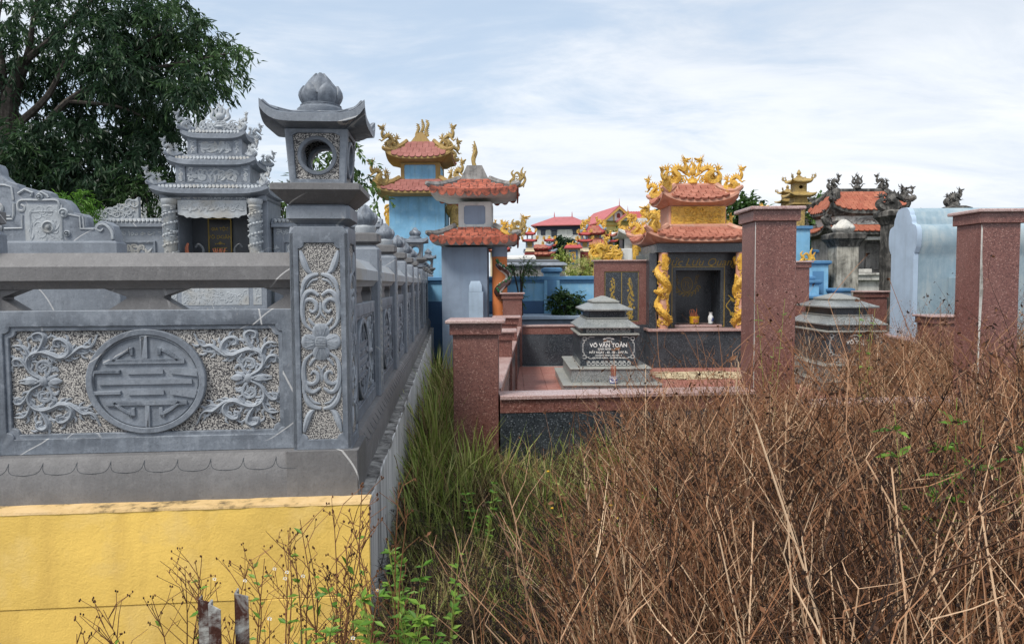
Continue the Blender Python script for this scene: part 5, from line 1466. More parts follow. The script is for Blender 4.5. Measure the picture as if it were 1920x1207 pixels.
# grey blue shrine facing right, seen from its side
q = at(893, 530, 16.5)
gb = thing('grey_blue_shrine', 'grey blue shrine with dirty red scalloped eaves and orange columns, seen side on', 'shrine', (q.x, 16.5, 0), R(90))
g = G(); g.box(-.62, .62, -.28, .74, 0, 2.72, .006); part('wall', g, MT['grey_blue'], gb)
g = G(); g.box(-.62, .62, -.75, -.281, 0, .95, .006); part('plinth', g, MT['grey_blue'], gb)
for sx in (-1, 1):
    g = G(); g.lathe([(.17, .95), (.17, 2.5)], 18); c = part('column', G().merge(g, T((sx * .42, -.55, 0))), MT['orange'], gb)
    g = G(); g.lathe([(.175, 2.5), (.175, 2.72)], 18); part('capital', G().merge(g, T((sx * .42, -.55, 0))), MT['grey_blue'], c)
    mg, mb, mw = G(), G(), G(); r_ = random.Random(3)
    P = [(.19 * math.cos(a), .19 * math.sin(a), z) for a, z in [(3.7 + .75 * math.sin(k * .42), 1.25 + 1.1 * k / 26) for k in range(27)]]
    mb.tube(P, [.05 + .03 * math.sin(math.pi * k / 26) for k in range(27)], 6); mw.tube([(x * 1.02, y * 1.02, z) for x, y, z in P], [.075 + .03 * math.sin(math.pi * k / 26) for k in range(27)], 6, flat=.8)
    for k in range(2, 27):
        p_ = Vector(P[k]); o_ = Vector((p_.x, p_.y, 0)).normalized()
        mg.blob(p_ + o_ * .04 + Vector((r_.uniform(-.04, .04), 0, .07)), .035, .035, .045, 5, 4)
    M = T((sx * .42, -.55, 0))
    c2 = part('mosaic_dragon', G().merge(mb, M @ SC(1.12, 1.12, 1)), MT['brown_mosaic'], c); part('mosaic_scales', G().merge(mg, M @ SC(1.12, 1.12, 1)), MT['green_mosaic'], c); part('mosaic_outline', G().merge(mw, M), MT['white'], c)
mtg = dict(eave=MT['white'], ridge=MT['cement'], tile=MT['tile_dirty'], mid=MT['white'], gold=MT['gold_old'])
lowg, upg = Roof(2.86, 1.05, .95, .50, .44, .30, .10, 1.2, 4), Roof(3.92, 1.0, .95, .42, .34, .30, .10, 1.2, 4)
tier_shrine(gb, lowg, (.44, .36, 3.16, 3.72), upg, mtg, .19, ('left', 'front'), corner=None, tile_l=.16, mid_panel=(MT['white'], MT['grey_blue']))
for rf, ro in ((lowg, mtg['ro0']), (upg, mtg['ro1'])): eave_scallops(rf, ro, MT['tile_dirty'], .19, .12, ('left', 'front', 'right'))
g = G(); g.sq([(.45, .36, 4.20), (.40, .30, 4.28), (.36, .17, 4.56)]); part('ridge_wall', g, MT['cement'], mtg['ro1'])
for k, x in enumerate((-.25, -.05, .12)):
    g = G(); stroke(g, [(0, 0), (.04, .2), (-.03, .4), (.02, .62 - .14 * abs(k - 1))], .05, .015, 0, .8, 6, 4)
    for j in range(7): g.cone((0, 0, .06 + .07 * j), (.07, 0, .03), .03, 4)
    part('ridge_fin', g, MT['gold_old'], mtg['ro1'], T((x, 0, 4.54)) @ RZ(R(90)))
for fc, ro, rf in (('front', mtg['ro0'], lowg), ('front', mtg['ro1'], upg), ('left', mtg['ro1'], upg)):
    for u in ((-.95,) if fc == 'front' else ()):
        p_ = rf.S(fc, u, .05); part('roof_dragon', phoenix_curl(7), MT['gold_old'], ro, T(p_) @ RZ(R(-90)) @ SC(.42))
p_ = lowg.S('front', -.9, .1); part('roof_dragon', dragon(8), MT['gold'], mtg['ro0'], T(p_ + Vector((0, -.05, .02))) @ RZ(R(-90)) @ SC(.6, .5, .42))
# small white tomb beside it
q = at(893, 590, 15.9); t = thing('white_tomb', 'small pale stepped headstone beside the grey blue shrine wall', 'headstone', (q.x, 15.75, 0))
g = G(); g.box(-.15, .17, -.12, .12, .9, 1.72, .008); part('stone', g, MT['pale_blue'], t); g = G(); g.sq([(.14, .12, 1.7205), (.14, .12, 1.86), (.10, .08, 1.96)], .0); part('cap', g, MT['pale_blue'], t)
g = G(); g.box(-.30, .30, -.3, .14, .0, .899, .01); part('base', g, MT['white'], t)

# big blue shrine far behind the stone fence
q = at(795, 530, 25.5)
bs = thing('blue_shrine', 'sky blue shrine with red scale roofs and tarnished gold dragons behind the stone fence', 'shrine', (q.x, 25.5, 0), R(90))
BLU = MT['sky_blue']
g = G(); g.box(-.95, .95, -.85, 1.05, 0, 4.9, .01); part('wall', g, BLU, bs)
g = G(); g.box(-.95, .95, -1.5, -.851, 0, 2.2, .01); part('plinth', g, MT['ochre'], bs)
for sx in (-1, 1):
    g = G(); g.lathe([(.20, 2.2), (.20, 4.95)], 14); c = part('column', G().merge(g, T((sx * .65, -1.2, 0))), MT['gold_old'], bs)
    part('gilded_dragon', G().merge(dragon_column(9), T((sx * .65, -1.2, 2.3)) @ SC(1.9, 1.9, 1.6)), MT['gold_old'], c)
mtb = dict(eave=MT['ochre'], ridge=MT['ochre'], tile=MT['tile_dull'], mid=MT['ochre'], gold=MT['gold_old'])
lowb, upb = Roof(5.02, 1.5, 1.46, .75, .70, .50, .22, 1.3, 3.5), Roof(6.22, 1.15, 1.12, .5, .46, .62, .22, 1.2, 3.5)
tier_shrine(bs, lowb, (.72, .66, 5.45, 6.08), upb, mtb, .21, ('left', 'front'), corner=dragon, csize=.80, seed=120, tile_l=.2, mid_panel=(MT['ochre'], BLU), fas=.07)
g = G(); g.sq([(.5, .40, 6.78), (.48, .30, 6.90), (.45, .10, 7.16)]); part('ridge_wall', g, MT['ochre'], mtb['ro1'])
for k, x in enumerate((-.3, 0, .28)):
    g = G(); stroke(g, [(0, 0), (.05, .2), (-.04, .42), (.02, .66 - .12 * abs(k - 1))], .075, .03, 0, .9, 6, 4)
    for j in range(8): g.cone((0, 0, .06 + .07 * j), (.08, 0, .03), .035, 4); g.cone((0, 0, .04 + .07 * j), (-.08, 0, .03), .035, 4)
    part('ridge_fin', g, MT['gold_old'], mtb['ro1'], T((x, -.22 + .2 * k, 7.06)) @ RZ(R(90)))

# ------------------------------------------------------------------ blue plot walls behind the granite plot
bw = thing('blue_wall', 'sky blue plot wall with dark blue band and one panelled pillar behind the red plot', 'wall', (0, 18.2, 0))
xa, xb = at(800, 530, 18.2).x, at(1180, 530, 18.2).x
Zw = lambda y, Y=18.2: at(1000, y, Y).z
g = G(); g.box(xa, xb, 0, .2, 0, Zw(530), .006); part('wall_body', g, BLU, bw)
g = G(); g.box(xa, xb, -.012, -.001, 0, Zw(564), .004); part('dado', g, MT['deep_blue'], bw)
g = G(); g.box(xa, xb, -.03, .23, Zw(530) + .001, Zw(526), .005); g.box(xa, xb, -.07, .27, Zw(526) + .001, Zw(518), .02); part('coping', g, MT['mid_blue'], bw)
q = at(1035, 530, 18.1); cx_ = q.x
g = G(); g.box(cx_ - .2, cx_ + .2, -.06, .3, 0, Zw(512), .006); p_ = part('pillar', g, BLU, bw)
g = G(); g.box(cx_ - .12, cx_ + .12, -.066, -.0605, Zw(580), Zw(520), .003); part('pillar_panel', g, MT['mid_blue'], p_)
g = G(); g.sq([(.22, .22, Zw(512) + .001), (.26, .26, Zw(509)), (.26, .26, Zw(504)), (.20, .20, Zw(502))], cx_, .12); part('cap', g, MT['mid_blue'], p_)
g = G(); g.box(xa + 1.0, xb, -1.4, -.1, Zw(594), Zw(588), .01); part('ledge', g, MT['pale_blue'], bw)
g = G(); g.box(xa + 1.0, xb, -1.3, -.1, 0, Zw(594) - .001, .005); part('ledge_wall', g, MT['grey_blue'], bw)
# dark slab tombs beyond the blue wall
for k, (x0, x1, y0, y1, Y, m_, lb) in enumerate(((945, 1062, 492, 499, 20.5, 'stone', 'long grey slab tomb lowest of the pile beyond the blue wall'), (948, 1048, 487, 492, 21.2, 'stone_shade', 'dark slab tomb just above the grey slab beyond the blue wall'), (948, 1004, 479, 487, 22.5, 'white', 'white slab tomb beyond the blue wall'))):
    a, b = at(x0, y1, Y), at(x1, y0, Y); t = thing('slab_tomb', lb, 'tomb', ((a.x + b.x) / 2, Y, 0)); hx = (b.x - a.x) / 2
    g = G(); g.sq([(hx, .5, a.z), (hx * .98, .48, (a.z + b.z) / 2), (hx * .88, .36, b.z)]); part('lid', g, MT[m_], t); g = G(); g.box(-hx * .92, hx * .92, -.42, .42, 0, a.z - .001, .01); part('chest', g, MT['cement'], t)

# ------------------------------------------------------------------ blue tombs and gold pagoda column on the right
def zb(y, Y=18.4, x=1520): return at(x, y, Y).z
def xb_(x, Y=18.4): return at(x, 530, Y).x
bt = thing('blue_plot', 'light blue stepped tomb pillars between the tall red pillar and the mossy shrine', 'tomb', (0, 18.4, 0))
for k, (x0, x1, y0, dy, m_) in enumerate(((1507, 1545, 497, 0, 'sky_blue'), (1516, 1546, 474, .8, 'sky_blue'), (1494, 1516, 533, -.4, 'sky_blue'), (1497, 1513, 526, -.1, 'mid_blue'), (1545, 1578, 548, -.3, 'pale_blue'), (1490, 1552, 560, -.8, 'pale_blue'))):
    g = G(); x0, x1 = xb_(x0), xb_(x1); h = (x1 - x0) / 2; c = (x0 + x1) / 2; z = zb(y0)
    g.sq([(h, .25, 0), (h, .25, z)], c, dy, ch=.008); p_ = part('pillar', g, MT[m_], bt)
    g = G(); g.sq([(h + .02, .27, z + .001), (h + .06, .31, z + .04), (h + .06, .31, z + .09), (h, .25, z + .11)], c, dy); part('cap', g, MT['mid_blue'], p_)
    if k == 0: g = G(); g.box(c - h * .55, c + h * .55, dy - .256, dy - .2505, .6, z - .16, .002); part('pillar_panel', g, MT['mid_blue'], p_)
def pagoda(parent, M, m):
    g = G(); g.sq([(.30, .30, 0), (.30, .30, .06), (.22, .22, .10), (.20, .20, .30), (.26, .26, .33)]); base = part('pagoda_base', g, m, parent, M)
    rf = Roof(.36, .42, .42, .20, .20, .14, .10, 1.2, 4); part('pagoda_roof', roof_shell(rf, .04, (.24, .24, .02), 12, 4), m, base)
    g = plate([rct(-.19, .19, .48, .86), circ(.07, 0, .68, 14)], -.19, -.15); g.merge(plate([rct(-.19, .19, .48, .86), circ(.07, 0, .68, 14)], .15, .19)); g.box(-.19, -.13, -.149, .149, .48, .86); g.box(.13, .19, -.149, .149, .48, .86); part('pagoda_storey', g, m, base)
    rf2 = Roof(.90, .34, .34, .07, .07, .20, .10, 1.2, 4); r2 = part('pagoda_roof', roof_shell(rf2, .04, (.20, .20, .02), 12, 4), m, base)
    g = G(); g.lathe([(.07, 1.08), (.09, 1.12), (.04, 1.16), (.08, 1.24), (.02, 1.38)], 10); part('finial', g, m, r2)
    place_corner(r2, rf2, phoenix_curl, .20, m, 'corner_curl', seed=5, inset=.05)
    return base
zt_ = zb(424); x0, x1 = xb_(1484), xb_(1517); c = (x0 + x1) / 2; h = (x1 - x0) / 2
gp = thing('blue_column', 'tall light blue column crowned by a gold dragon and gold pagodas', 'column', (c, 18.6, 0))
g = G(); g.box(-h, h, -h, h, 0, zt_ - .08, .01); part('shaft', g, MT['sky_blue'], gp); g = G(); g.box(-h - .05, h + .05, -h - .05, h + .05, zt_ - .079, zt_, .01); part('cap', g, MT['mid_blue'], gp)
part('gilded_dragon', G().merge(dragon(4, 1.6), T((0, 0, zt_ + .001)) @ SC(.5, .9, .62)), MT['gold_old'], gp); part('pedestal', G().box(-.13, .13, -.13, .13, zt_, zt_ + .56, .02), MT['gold_old'], gp)
pagoda(gp, T((.0, 0, zt_ + .56)) @ SC(.80, .80, .66), MT['gold_old'])
part('side_dragon', G().merge(phoenix_curl(9), T((.05, -h - .1, zb(502))) @ SC(.5)), MT['gold'], gp)
gp2 = thing('pagoda_column', 'second smaller gold pagoda just left of the blue column', 'column', (xb_(1474, 19.4), 19.4, 0))
z2 = at(1474, 390, 19.4).z
g = G(); g.box(-.22, .22, -.22, .22, 0, z2, .01); part('shaft', g, MT['sky_blue'], gp2); pagoda(gp2, T((0, 0, z2)) @ SC(.62, .62, .45), MT['gold_old'])

# ------------------------------------------------------------------ old blackened shrine and its gate pillars
q = at(1628, 530, 22.0)
ms = thing('mossy_shrine', 'old blackened cement shrine with bright orange tiled roof and deep niche', 'shrine', (q.x, 22.0, 0))
OW, MO = MT['old_white'], MT['moss']
zz = lambda y: at(1620, y, 22.0).z
g = plate([rct(-1.15, 1.15, 0, zz(440)), rct(-.50, .72, zz(512), zz(450))], -.10, .15); part('front_wall', g, OW, ms)
g = G(); g.box(-1.15, -.6, .151, 1.5, 0, zz(440)); g.box(.8, 1.15, .151, 1.5, 0, zz(440)); g.box(-.6, .8, .55, 1.5, 0, zz(440)); part('walls', g, MT['cement'], ms)
g = plate([rct(-.58, .80, zz(514), zz(446)), rct(-.50, .72, zz(512), zz(450))], -.14, -.101); part('niche_frame', g, OW, ms)
g = G(); g.box(.15, .58, .51, .549, zz(505), zz(455), .01); g.merge(relief(.36, .7, 5, 24, .12, .505), T((.365, 0, (zz(505) + zz(455)) / 2))); part('carved_tablet', g, MT['cement'], ms)
g = G(); g.box(-.3, .22, .2, .5, zz(512), zz(504), .02); part('offering_table', g, OW, ms)
g = G(); g.box(-.8, 1.05, -.30, -.101, zz(516), zz(512), .01); g.box(-.76, 1.0, -.24, -.101, zz(526), zz(516) - .001, .02); part('sill', g, OW, ms)
mtm = dict(eave=MO, ridge=MO, tile=MT['tile_orange'], mid=OW, gold=MT['moss'])
lowm, upm = Roof(zz(434), 1.45, .98, .95, .7, .20, .25, 1.2, 4), Roof(zz(395), 1.22, .88, .80, .16, .62, .28, 1.1, 4)
tm = lambda rf: rf
for nm, rf in (('low', lowm), ('up', upm)):
    ro = part('roof', roof_shell(rf, .10, (rf.a * .86, rf.b * .84, .06), 20, 6), MO, ms, T((-.05, .7, 0)))
    roof_tiles(rf, ro, MT['tile_orange'], .17, .17, .022, ('front', 'left'), .92, .10 if nm == 'low' else .06)
    for gq in hip_ridges(rf, .09): part('ridge', gq, MO, ro)
    place_corner(ro, rf, dragon, .42, MO, 'roof_dragon', seed=140, inset=.10)
g = G(); g.box(-.86, .86, -.07, .10, upm.z + .60, upm.z + .76, .02); g.box(-.90, -.76, -.5, .3, upm.z + .30, upm.z + .72, .03); rw = part('ridge_wall', g, MO, ro)
for sx in (-1, 1): part('ridge_dragon', dragon(6, 1.35), MO, ro, T((sx * .72, 0, upm.z + .72)) @ SC(-sx * .42, .7, .48))
part('flame_pearl', flame_pearl(), MO, ro, T((-.02, 0, upm.z + .74)) @ SC(.55, .7, .55))
g = G(); g.box(-1.0, 1.0, -.72, .75, zz(430), zz(398), .01); st_ = part('storey', g, OW, ms, T((-.05, .7, 0)))
g = plate([[(.35 * math.cos(R(180 * k / 12)), zz(421) + .24 * math.sin(R(180 * k / 12))) for k in range(13)], [(.24 * math.cos(R(180 * k / 12)), zz(421) + .03 + .13 * math.sin(R(180 * k / 12))) for k in range(13)]], -.76, -.721); g.merge(relief(1.4, .2, 6, 22, .16, -.722), T((0, 0, zz(416)))); part('scroll_panel', g, MT['cement'], st_)
def moss_pillar(px0, px1, ytop, Y, label, finial, name='old_pillar', m='moss_pale', cap='moss'):
    a, b = at(px0, ytop, Y), at(px1, ytop, Y); h = (b.x - a.x) / 2; t = thing(name, label, 'pillar', ((a.x + b.x) / 2, Y, 0), 0, 'old cement pillars'); z = a.z
    g = G(); g.sq([(h, h, 0), (h, h, z - .36)], ch=.02); part('shaft', g, MT[m], t)
    g = G(); g.sq([(h + .02, h + .02, z - .3595), (h + .05, h + .05, z - .28), (h + .10, h + .10, z - .20), (h + .14, h + .14, z - .16), (h + .14, h + .14, z - .05), (h + .05, h + .05, z)], ch=.05); part('cap', g, MT[cap], t)
    if finial == 'lotus':
        b_, pets = lotus(.26, .36, 7, 2); f = part('lotus_bud', G().merge(b_, T((0, 0, z))), MT['old_white'], t)
        for p_ in pets: part('petal', G().merge(p_, T((0, 0, z))), MT['old_white'], f)
    elif finial: part('dragon_finial', dragon(12, 1.7), MT['moss'], t, T((0, 0, z)) @ SC(*finial))
    return t
moss_pillar(1561, 1602, 437, 18.5, 'peeling black and cream pillar with a stone lotus, in front of the mossy shrine', 'lotus')
moss_pillar(1660, 1697, 395, 18.3, 'black pillar crowned by a dragon right of the mossy shrine niche', (.78, .9, .60), m='moss')
moss_pillar(1780, 1802, 387, 17.5, 'dark dragon topped pillar rising behind the vaulted blue tomb', (.42, .7, .42), m='moss')
moss_pillar(1903, 1935, 437, 14.5, 'stained grey pillar with lotus at the right edge of view', 'lotus', m='old_white')

# ------------------------------------------------------------------ vaulted pale blue tomb with lobed stele
q = at(1720, 530, 13.0); vt = thing('vaulted_tomb', 'pale grey blue tomb house with a lobed gable and rounded vault between the red pillars', 'tomb', (q.x, 13.0, 0))
z_ = lambda y: at(1720, y, 13.0).z
hp = [(.375, 0.0), (.375, z_(486)), (.40, z_(474)), (.455, z_(462)), (.475, z_(446)), (.46, z_(432)), (.41, z_(423)), (.30, z_(419)), (.285, z_(411)), (.262, z_(405)), (.235, z_(402)), (.215, z_(396)), (.15, z_(389)), (.05, z_(386))]
prof = [(a_, z) for a_, z in hp] + [(-a_, z) for a_, z in reversed(hp)]
g = G(); g.loft([[(x, .475 - a_, z) for a_, z in prof] for x in (.06, 2.4)]); part('vault', g, MT['barrel_blue'], vt, sharp=50)
hp2 = [(a_ + .012, z + (.012 if z > 1 else 0)) for a_, z in hp]
P2 = cr([(0, a_, z) for a_, z in hp2], 3); prof = [(p.y, p.z) for p in P2] + [(-p.y, p.z) for p in reversed(P2)]
g = G(); g.loft([[(x, .475 - a_, z) for a_, z in prof] for x in (-.03, .058)]); part('gable_wall', g, MT['pale_blue'], vt, sharp=50)  # paler blue than the vault, painting in the brighter light on this end
g = G(); g.box(.06, 2.4, .06, .10, z_(468), z_(464), .006); part('moulding', g, MT['barrel_blue'], vt)
g = G(); g.box(.62, .98, -.32, .098, 0, z_(520), .01); part('offering_block', g, MT['barrel_blue'], vt)
g = G(); g.box(-.1, 2.4, -.40, 1.05, 0, .30, .01); part('plinth', g, MT['cement'], vt)

# ------------------------------------------------------------------ gold shrine and gold dragon panel beyond the stele
q = at(1215, 530, 23.0); wz = lambda y, Y=23.0: at(1200, y, Y).z
ws = thing('white_gold_shrine', 'white and gold shrine with a large gilded roof dragon just left of the dragon shrine', 'shrine', (q.x, 23.0, 0))
g = plate([rct(-.75, .75, 0, wz(445)), rct(-.25, .45, 0.6, wz(478))], 0, .15); part('front_wall', g, MT['white'], ws)
g = G(); g.box(-.75, .75, .5, 1.2, 0, wz(440)); part('back_wall', g, MT['stone_shade'], ws)
for x in (-.42, .62): g = G(); g.lathe([(.10, 0.3), (.10, wz(456))], 12); g.merge(relief(.16, 1.2, 7, 20, .09, -.1), T((0, 0, wz(475)))); part('gold_column', G().merge(g, T((x, -.12, 0))), MT['gold'], ws)
g = G(); g.box(-.52, .75, -.08, -.001, wz(472), wz(458), .01); g.merge(relief(1.1, .2, 4, 28, .12, -.085), T((.1, 0, wz(465)))); part('gold_panel', g, MT['gold'], ws)
rf = Roof(wz(440), 1.0, .8, .5, .35, .30, .18, 1.2, 4); ro = part('roof', roof_shell(rf, .07, (.7, .5, .05), 16, 4), MT['white'], ws, T((0, .5, 0))); roof_tiles(rf, ro, MT['tile'], .2, .2, .022, ('front', 'left'), .85, .08)
g = G(); g.box(-.45, .45, -.3, .3, wz(432), wz(408), .01); part('storey', g, MT['white'], ws, T((0, .5, 0)))
part('gilded_dragon', G().merge(relief(1.0, .5, 77, 40, .24, 0, .045, 1.2), T((0, 0, .38))).merge(dragon(21, 1.7), SC(-1.1, 1.2, .75)), MT['gold'], ro, T((.22, -.2, wz(425))) @ SC(.86, .86, .9))
part('roof_dragon', dragon(22, 1.6), MT['gold'], ro, T((-.85, -.6, wz(440))) @ SC(-.36, .5, .36))
part('roof_dragon', dragon(23, 1.6), MT['gold'], ro, T((-.55, -.3, wz(414))) @ SC(-.36, .5, .32))
q = at(1143, 530, 22.4); wz2 = lambda y: at(1143, y, 22.4).z
dp = thing('gilded_dragon_wall', 'pierced gold dragon panel on a speckled white wall above the red stele', 'wall', (q.x, 22.4, 0))
g = G(); g.box(-.1, .72, .05, .25, 0, wz2(466), .01); part('wall', g, MT['white'], dp)
g = G(); g.box(-.62, .45, -.06, .04, 0, wz2(487), .01); part('base', g, MT['gold'], dp)
g = relief(.98, .5, 19, 44, .24, 0, .04, 1.0); part('dragon_body', G().merge(g, T((-.08, 0, wz2(474)))), MT['gold'], dp); part('dragon_head', dragon(25, 1.6), MT['gold'], dp, T((-.28, 0, wz2(488))) @ SC(.6, .7, .72))

# ------------------------------------------------------------------ far family plots: lantern towers and small pavilions
def tower(px, ytop, ybase, Y, label):
    a, b = at(px, ytop, Y), at(px, ybase, Y); H = a.z - b.z; t = thing('lantern_tower', label, 'tower', (a.x, Y, 0), 0, 'lantern towers of the far family plot'); z = b.z
    g = G(); g.box(-.19, .19, -.19, .19, 0, z, .01); part('post', g, MT['maroon'], t)
    g = G(); g.sq([(.21, .21, z + .001), (.17, .17, z + .05 * H), (.15, .15, z + .16 * H)]); part('pedestal', g, MT['cream'], t)
    g = G(); g.box(-.16, .16, -.16, .16, z + .1605 * H, z + .42 * H, .01); bx = part('lower_box', g, MT['grey_blue'], t); g = G(); g.box(-.10, .10, -.166, -.161, z + .19 * H, z + .39 * H); part('gold_panel', g, MT['gold_old'], bx)
    for k, (zr, s_) in enumerate(((.45, .30), (.74, .24))):
        rf = Roof(z + zr * H, s_, s_, .10, .10, .08 * H, .07, 1.2, 4); ro = part('roof', roof_shell(rf, .03, (.15, .15, .02), 10, 3), MT['roof_red'], t); place_corner(ro, rf, phoenix_curl, .16, MT['gold'], 'corner_curl', seed=k, inset=.05)
    g = G(); g.box(-.12, -.07, -.12, .12, z + .52 * H, z + .73 * H); g.box(.07, .12, -.12, .12, z + .52 * H, z + .73 * H); part('upper_box', g, MT['grey_blue'], t)
    g = G(); g.lathe([(.08, z + .82 * H), (.10, z + .86 * H), (.04, z + .91 * H), (.07, z + .95 * H), (.01, z + H)], 8); part('finial', g, MT['gold'], t)
tower(993, 427, 472, 29, 'red based lantern tower furthest left among the distant plots')
tower(1030, 442, 476, 33, 'smaller lantern tower second from left among the distant plots')
tower(1096, 428, 472, 29, 'red based lantern tower left of the distant red roofed pavilion')
tower(1145, 432, 470, 33, 'lantern tower right of the distant red roofed pavilion')
def pavilion(px, y_top, y_low, Y, w, label, gold=True):
    c = at(px, y_low, Y); k_ = Y / FPX; t = thing('pavilion_shrine', label, 'shrine', (c.x, Y, 0)); hw = w * k_ / 2; z1 = c.z; H = at(px, y_top, Y).z - z1
    g = G(); g.box(-hw * .7, hw * .7, -.3, .6, 0, z1 + .02, .01); part('wall', g, MT['cream'], t)
    l, u = Roof(z1, hw, .7, hw * .6, .4, H * .36, .14, 1.2, 4), Roof(z1 + H * .62, hw * .78, .6, hw * .45, .2, H * .38, .14, 1.2, 4)
    for rf in (l, u):
        ro = part('roof', roof_shell(rf, .05, (rf.a * .7, rf.b * .7, .03), 14, 4), MT['roof_red'], t); 
        for gq in hip_ridges(rf, .05): part('ridge', gq, MT['grey_blue'], ro)
        if gold: place_corner(ro, rf, dragon, .34, MT['gold'], 'roof_dragon', seed=int(px), inset=.1)
        roof_tiles(rf, ro, MT['tile'], .22, .22, .02, ('front',), .9, .08)
    g = G(); g.box(-hw * .55, hw * .55, -.32, .32, z1 + H * .30, z1 + H * .62, .01); part('storey', g, MT['grey_blue'], t); g = G(); g.merge(relief(hw * .9, H * .2, 3, 12, .14, -.325), T((0, 0, z1 + H * .46))); part('gold_relief', g, MT['gold_old'], t)
    if gold:
        for sx in (-1, 1): part('ridge_dragon', dragon(41, 1.5), MT['gold'], ro, T((sx * hw * .45, 0, u.z + u.h)) @ SC(-sx * .42, .6, .42))
pavilion(1112, 424, 461, 33, 50, 'distant pavilion shrine with red roofs and gold dragons before the yellow house')
pavilion(1012, 460, 478, 31, 56, 'low distant red roofed pavilion behind the leftmost lantern towers', False)
pavilion(935, 428, 470, 36, 44, 'distant gold trimmed pavilion peeping out right of the grey blue shrine')
# cream wall panel with gold plant in the far plot
q = at(1075, 530, 28.5); t = thing('cream_panel', 'cream wall panel with red tiled cap and gold plant in the far plot', 'panel', (q.x, 28.5, 0)); pz = lambda y: at(1075, y, 28.5).z
g = G(); g.box(-.28, .28, 0, .15, 0, pz(466), .01); part('wall', g, MT['cream'], t); g = G(); g.box(-.17, .17, -.02, -.001, pz(496), pz(469)); f = part('blue_field', g, MT['deep_blue'], t)
part('gold_plant', G().merge(relief(.26, .5, 6, 16, .12, -.022), T((0, 0, pz(482)))), MT['gold'], f); g = G(); g.sq([(.36, .2, pz(466)), (.36, .2, pz(464)), (.28, .06, pz(459))], 0, .07); part('tiled_cap', g, MT['roof_red'], t)
part('gold_crest', G().merge(relief(.5, .14, 8, 8, .14, .07), T((0, 0, pz(457)))), MT['gold'], t)

# ------------------------------------------------------------------ houses
YH = 72.0
def hz_(y, x=1050): return at(x, y, YH).z
hx_ = lambda x: at(x, 530, YH).x
wh = thing('white_house', 'white house with navy eave band and faded red hipped roof', 'house', (hx_(1045), YH, 0), R(-8))
g = G(); g.box(-2.0, 2.9, -.5, 6, 0, hz_(425), .02); part('wall', g, MT['white'], wh)
g = G(); g.box(-2.1, 3.0, -.6, 6.1, hz_(431), hz_(425) + .01, .02); part('eave_band', g, MT['navy'], wh)
ze = hz_(425) + .02; zr = hz_(402)
g = G(); g.sq([(3.0, 3.9, ze), (3.0, 3.9, ze + .08), (.95, .05, zr)], .45, 2.75); part('roof', g, MT['roof_far'], wh)
for x in (-.5, 1.35): g = G(); g.lathe([(.06, zr), (.04, zr + .3), (.005, zr + .55)], 6, x + .0, 2.75); part('roof_finial', g, MT['roof_far'], wh)
for x0, x1, y0, y1 in ((-1.6, -1.15, 432, 441), (-.55, .0, 433, 444), (1.6, 2.1, 433, 441)):
    g = G(); g.box(x0, x1, -.56, -.505, hz_(y1), hz_(y0), .01); f = part('window', g, MT['navy'], wh); g = G(); g.box(x0 + .06, x1 - .06, -.575, -.561, hz_(y1) + .05, hz_(y0) - .06); part('pane', g, MT['pane'], f)
    g = G(); g.box(x0 - .08, x1 + .08, -.70, -.56, hz_(y0) + .001, hz_(y0) + .08); part('hood', g, MT['navy'], f)
g = G(); g.box(-2.6, -2.01, .5, 4, 0, hz_(440), .02); part('side_porch', g, MT['white'], wh)
yh = thing('yellow_house', 'yellow house with stepped red gables and ochre trim', 'house', (hx_(1160), YH + 1, 0), R(11))
g = G(); g.box(-1.65, 1.65, 0, 8, 0, hz_(413, 1150), .02); part('wall', g, MT['house_yellow'], yh)
za, ze = hz_(384, 1160), hz_(413, 1160)
def gable(cx, hw, ze, za, y0, y1, th=.12, wallm='white'):
    g = G(); g.prism([(cx - hw * .9, ze), (cx + hw * .9, ze), (cx, za - .15)], y0 + .35, y0 + .5); part('gable_wall', g, MT[wallm], yh)
    g = G()
    for sx in (-1, 1):
        vs = [(cx, y0, za), (cx + sx * hw, y0, ze - .05), (cx + sx * hw, y1, ze - .05), (cx, y1, za)]; g.add(vs + [(x, y, z - th) for x, y, z in vs], [(0, 1, 2, 3), (4, 5, 6, 7), (0, 1, 5, 4), (1, 2, 6, 5), (2, 3, 7, 6), (3, 0, 4, 7)])
    ro = part('roof', g, MT['roof_far'], yh)
    g = G()
    for sx in (-1, 1): g.add([(cx, y0 - .03, za - th), (cx + sx * hw, y0 - .03, ze - .05 - th), (cx + sx * hw, y0 - .03, ze - .05 - th - .22), (cx, y0 - .03, za - th - .25), (cx, y0 + .1, za - th), (cx + sx * hw, y0 + .1, ze - .05 - th), (cx + sx * hw, y0 + .1, ze - .27 - th), (cx, y0 + .1, za - th - .25)], [(0, 1, 2, 3), (4, 5, 6, 7), (0, 1, 5, 4), (3, 2, 6, 7)])
    part('barge_board', g, MT['house_ochre'], ro)
    g = G(); g.lathe([(.05, za), (.03, za + .3), (.005, za + .7)], 6, cx, y0 + .1); part('roof_finial', g, MT['roof_far'], ro)
gable(.0, 1.85, ze, za, -.7, 8)
gable(.75, 1.05, hz_(411, 1160) - .1, hz_(398, 1160), -1.1, 1)
for x in (-.55, .45): g = G(); g.box(x, x + .12, -.40, -.36, ze, za - .5 - abs(x) * .5); part('trim', g, MT['house_ochre'], yh)
g = G(); g.box(-1.7, 1.7, -.06, -.001, hz_(424), hz_(421)); part('trim', g, MT['house_ochre'], yh)
g = plate([[(-.18, ze + .3), (.18, ze + .3), (.18, ze + .6)] + [(.18 * math.cos(R(20 * k)), ze + .6 + .18 * math.sin(R(20 * k))) for k in range(1, 10)]], -.38, -.345); part('attic_window', g, MT['maroon'], yh)
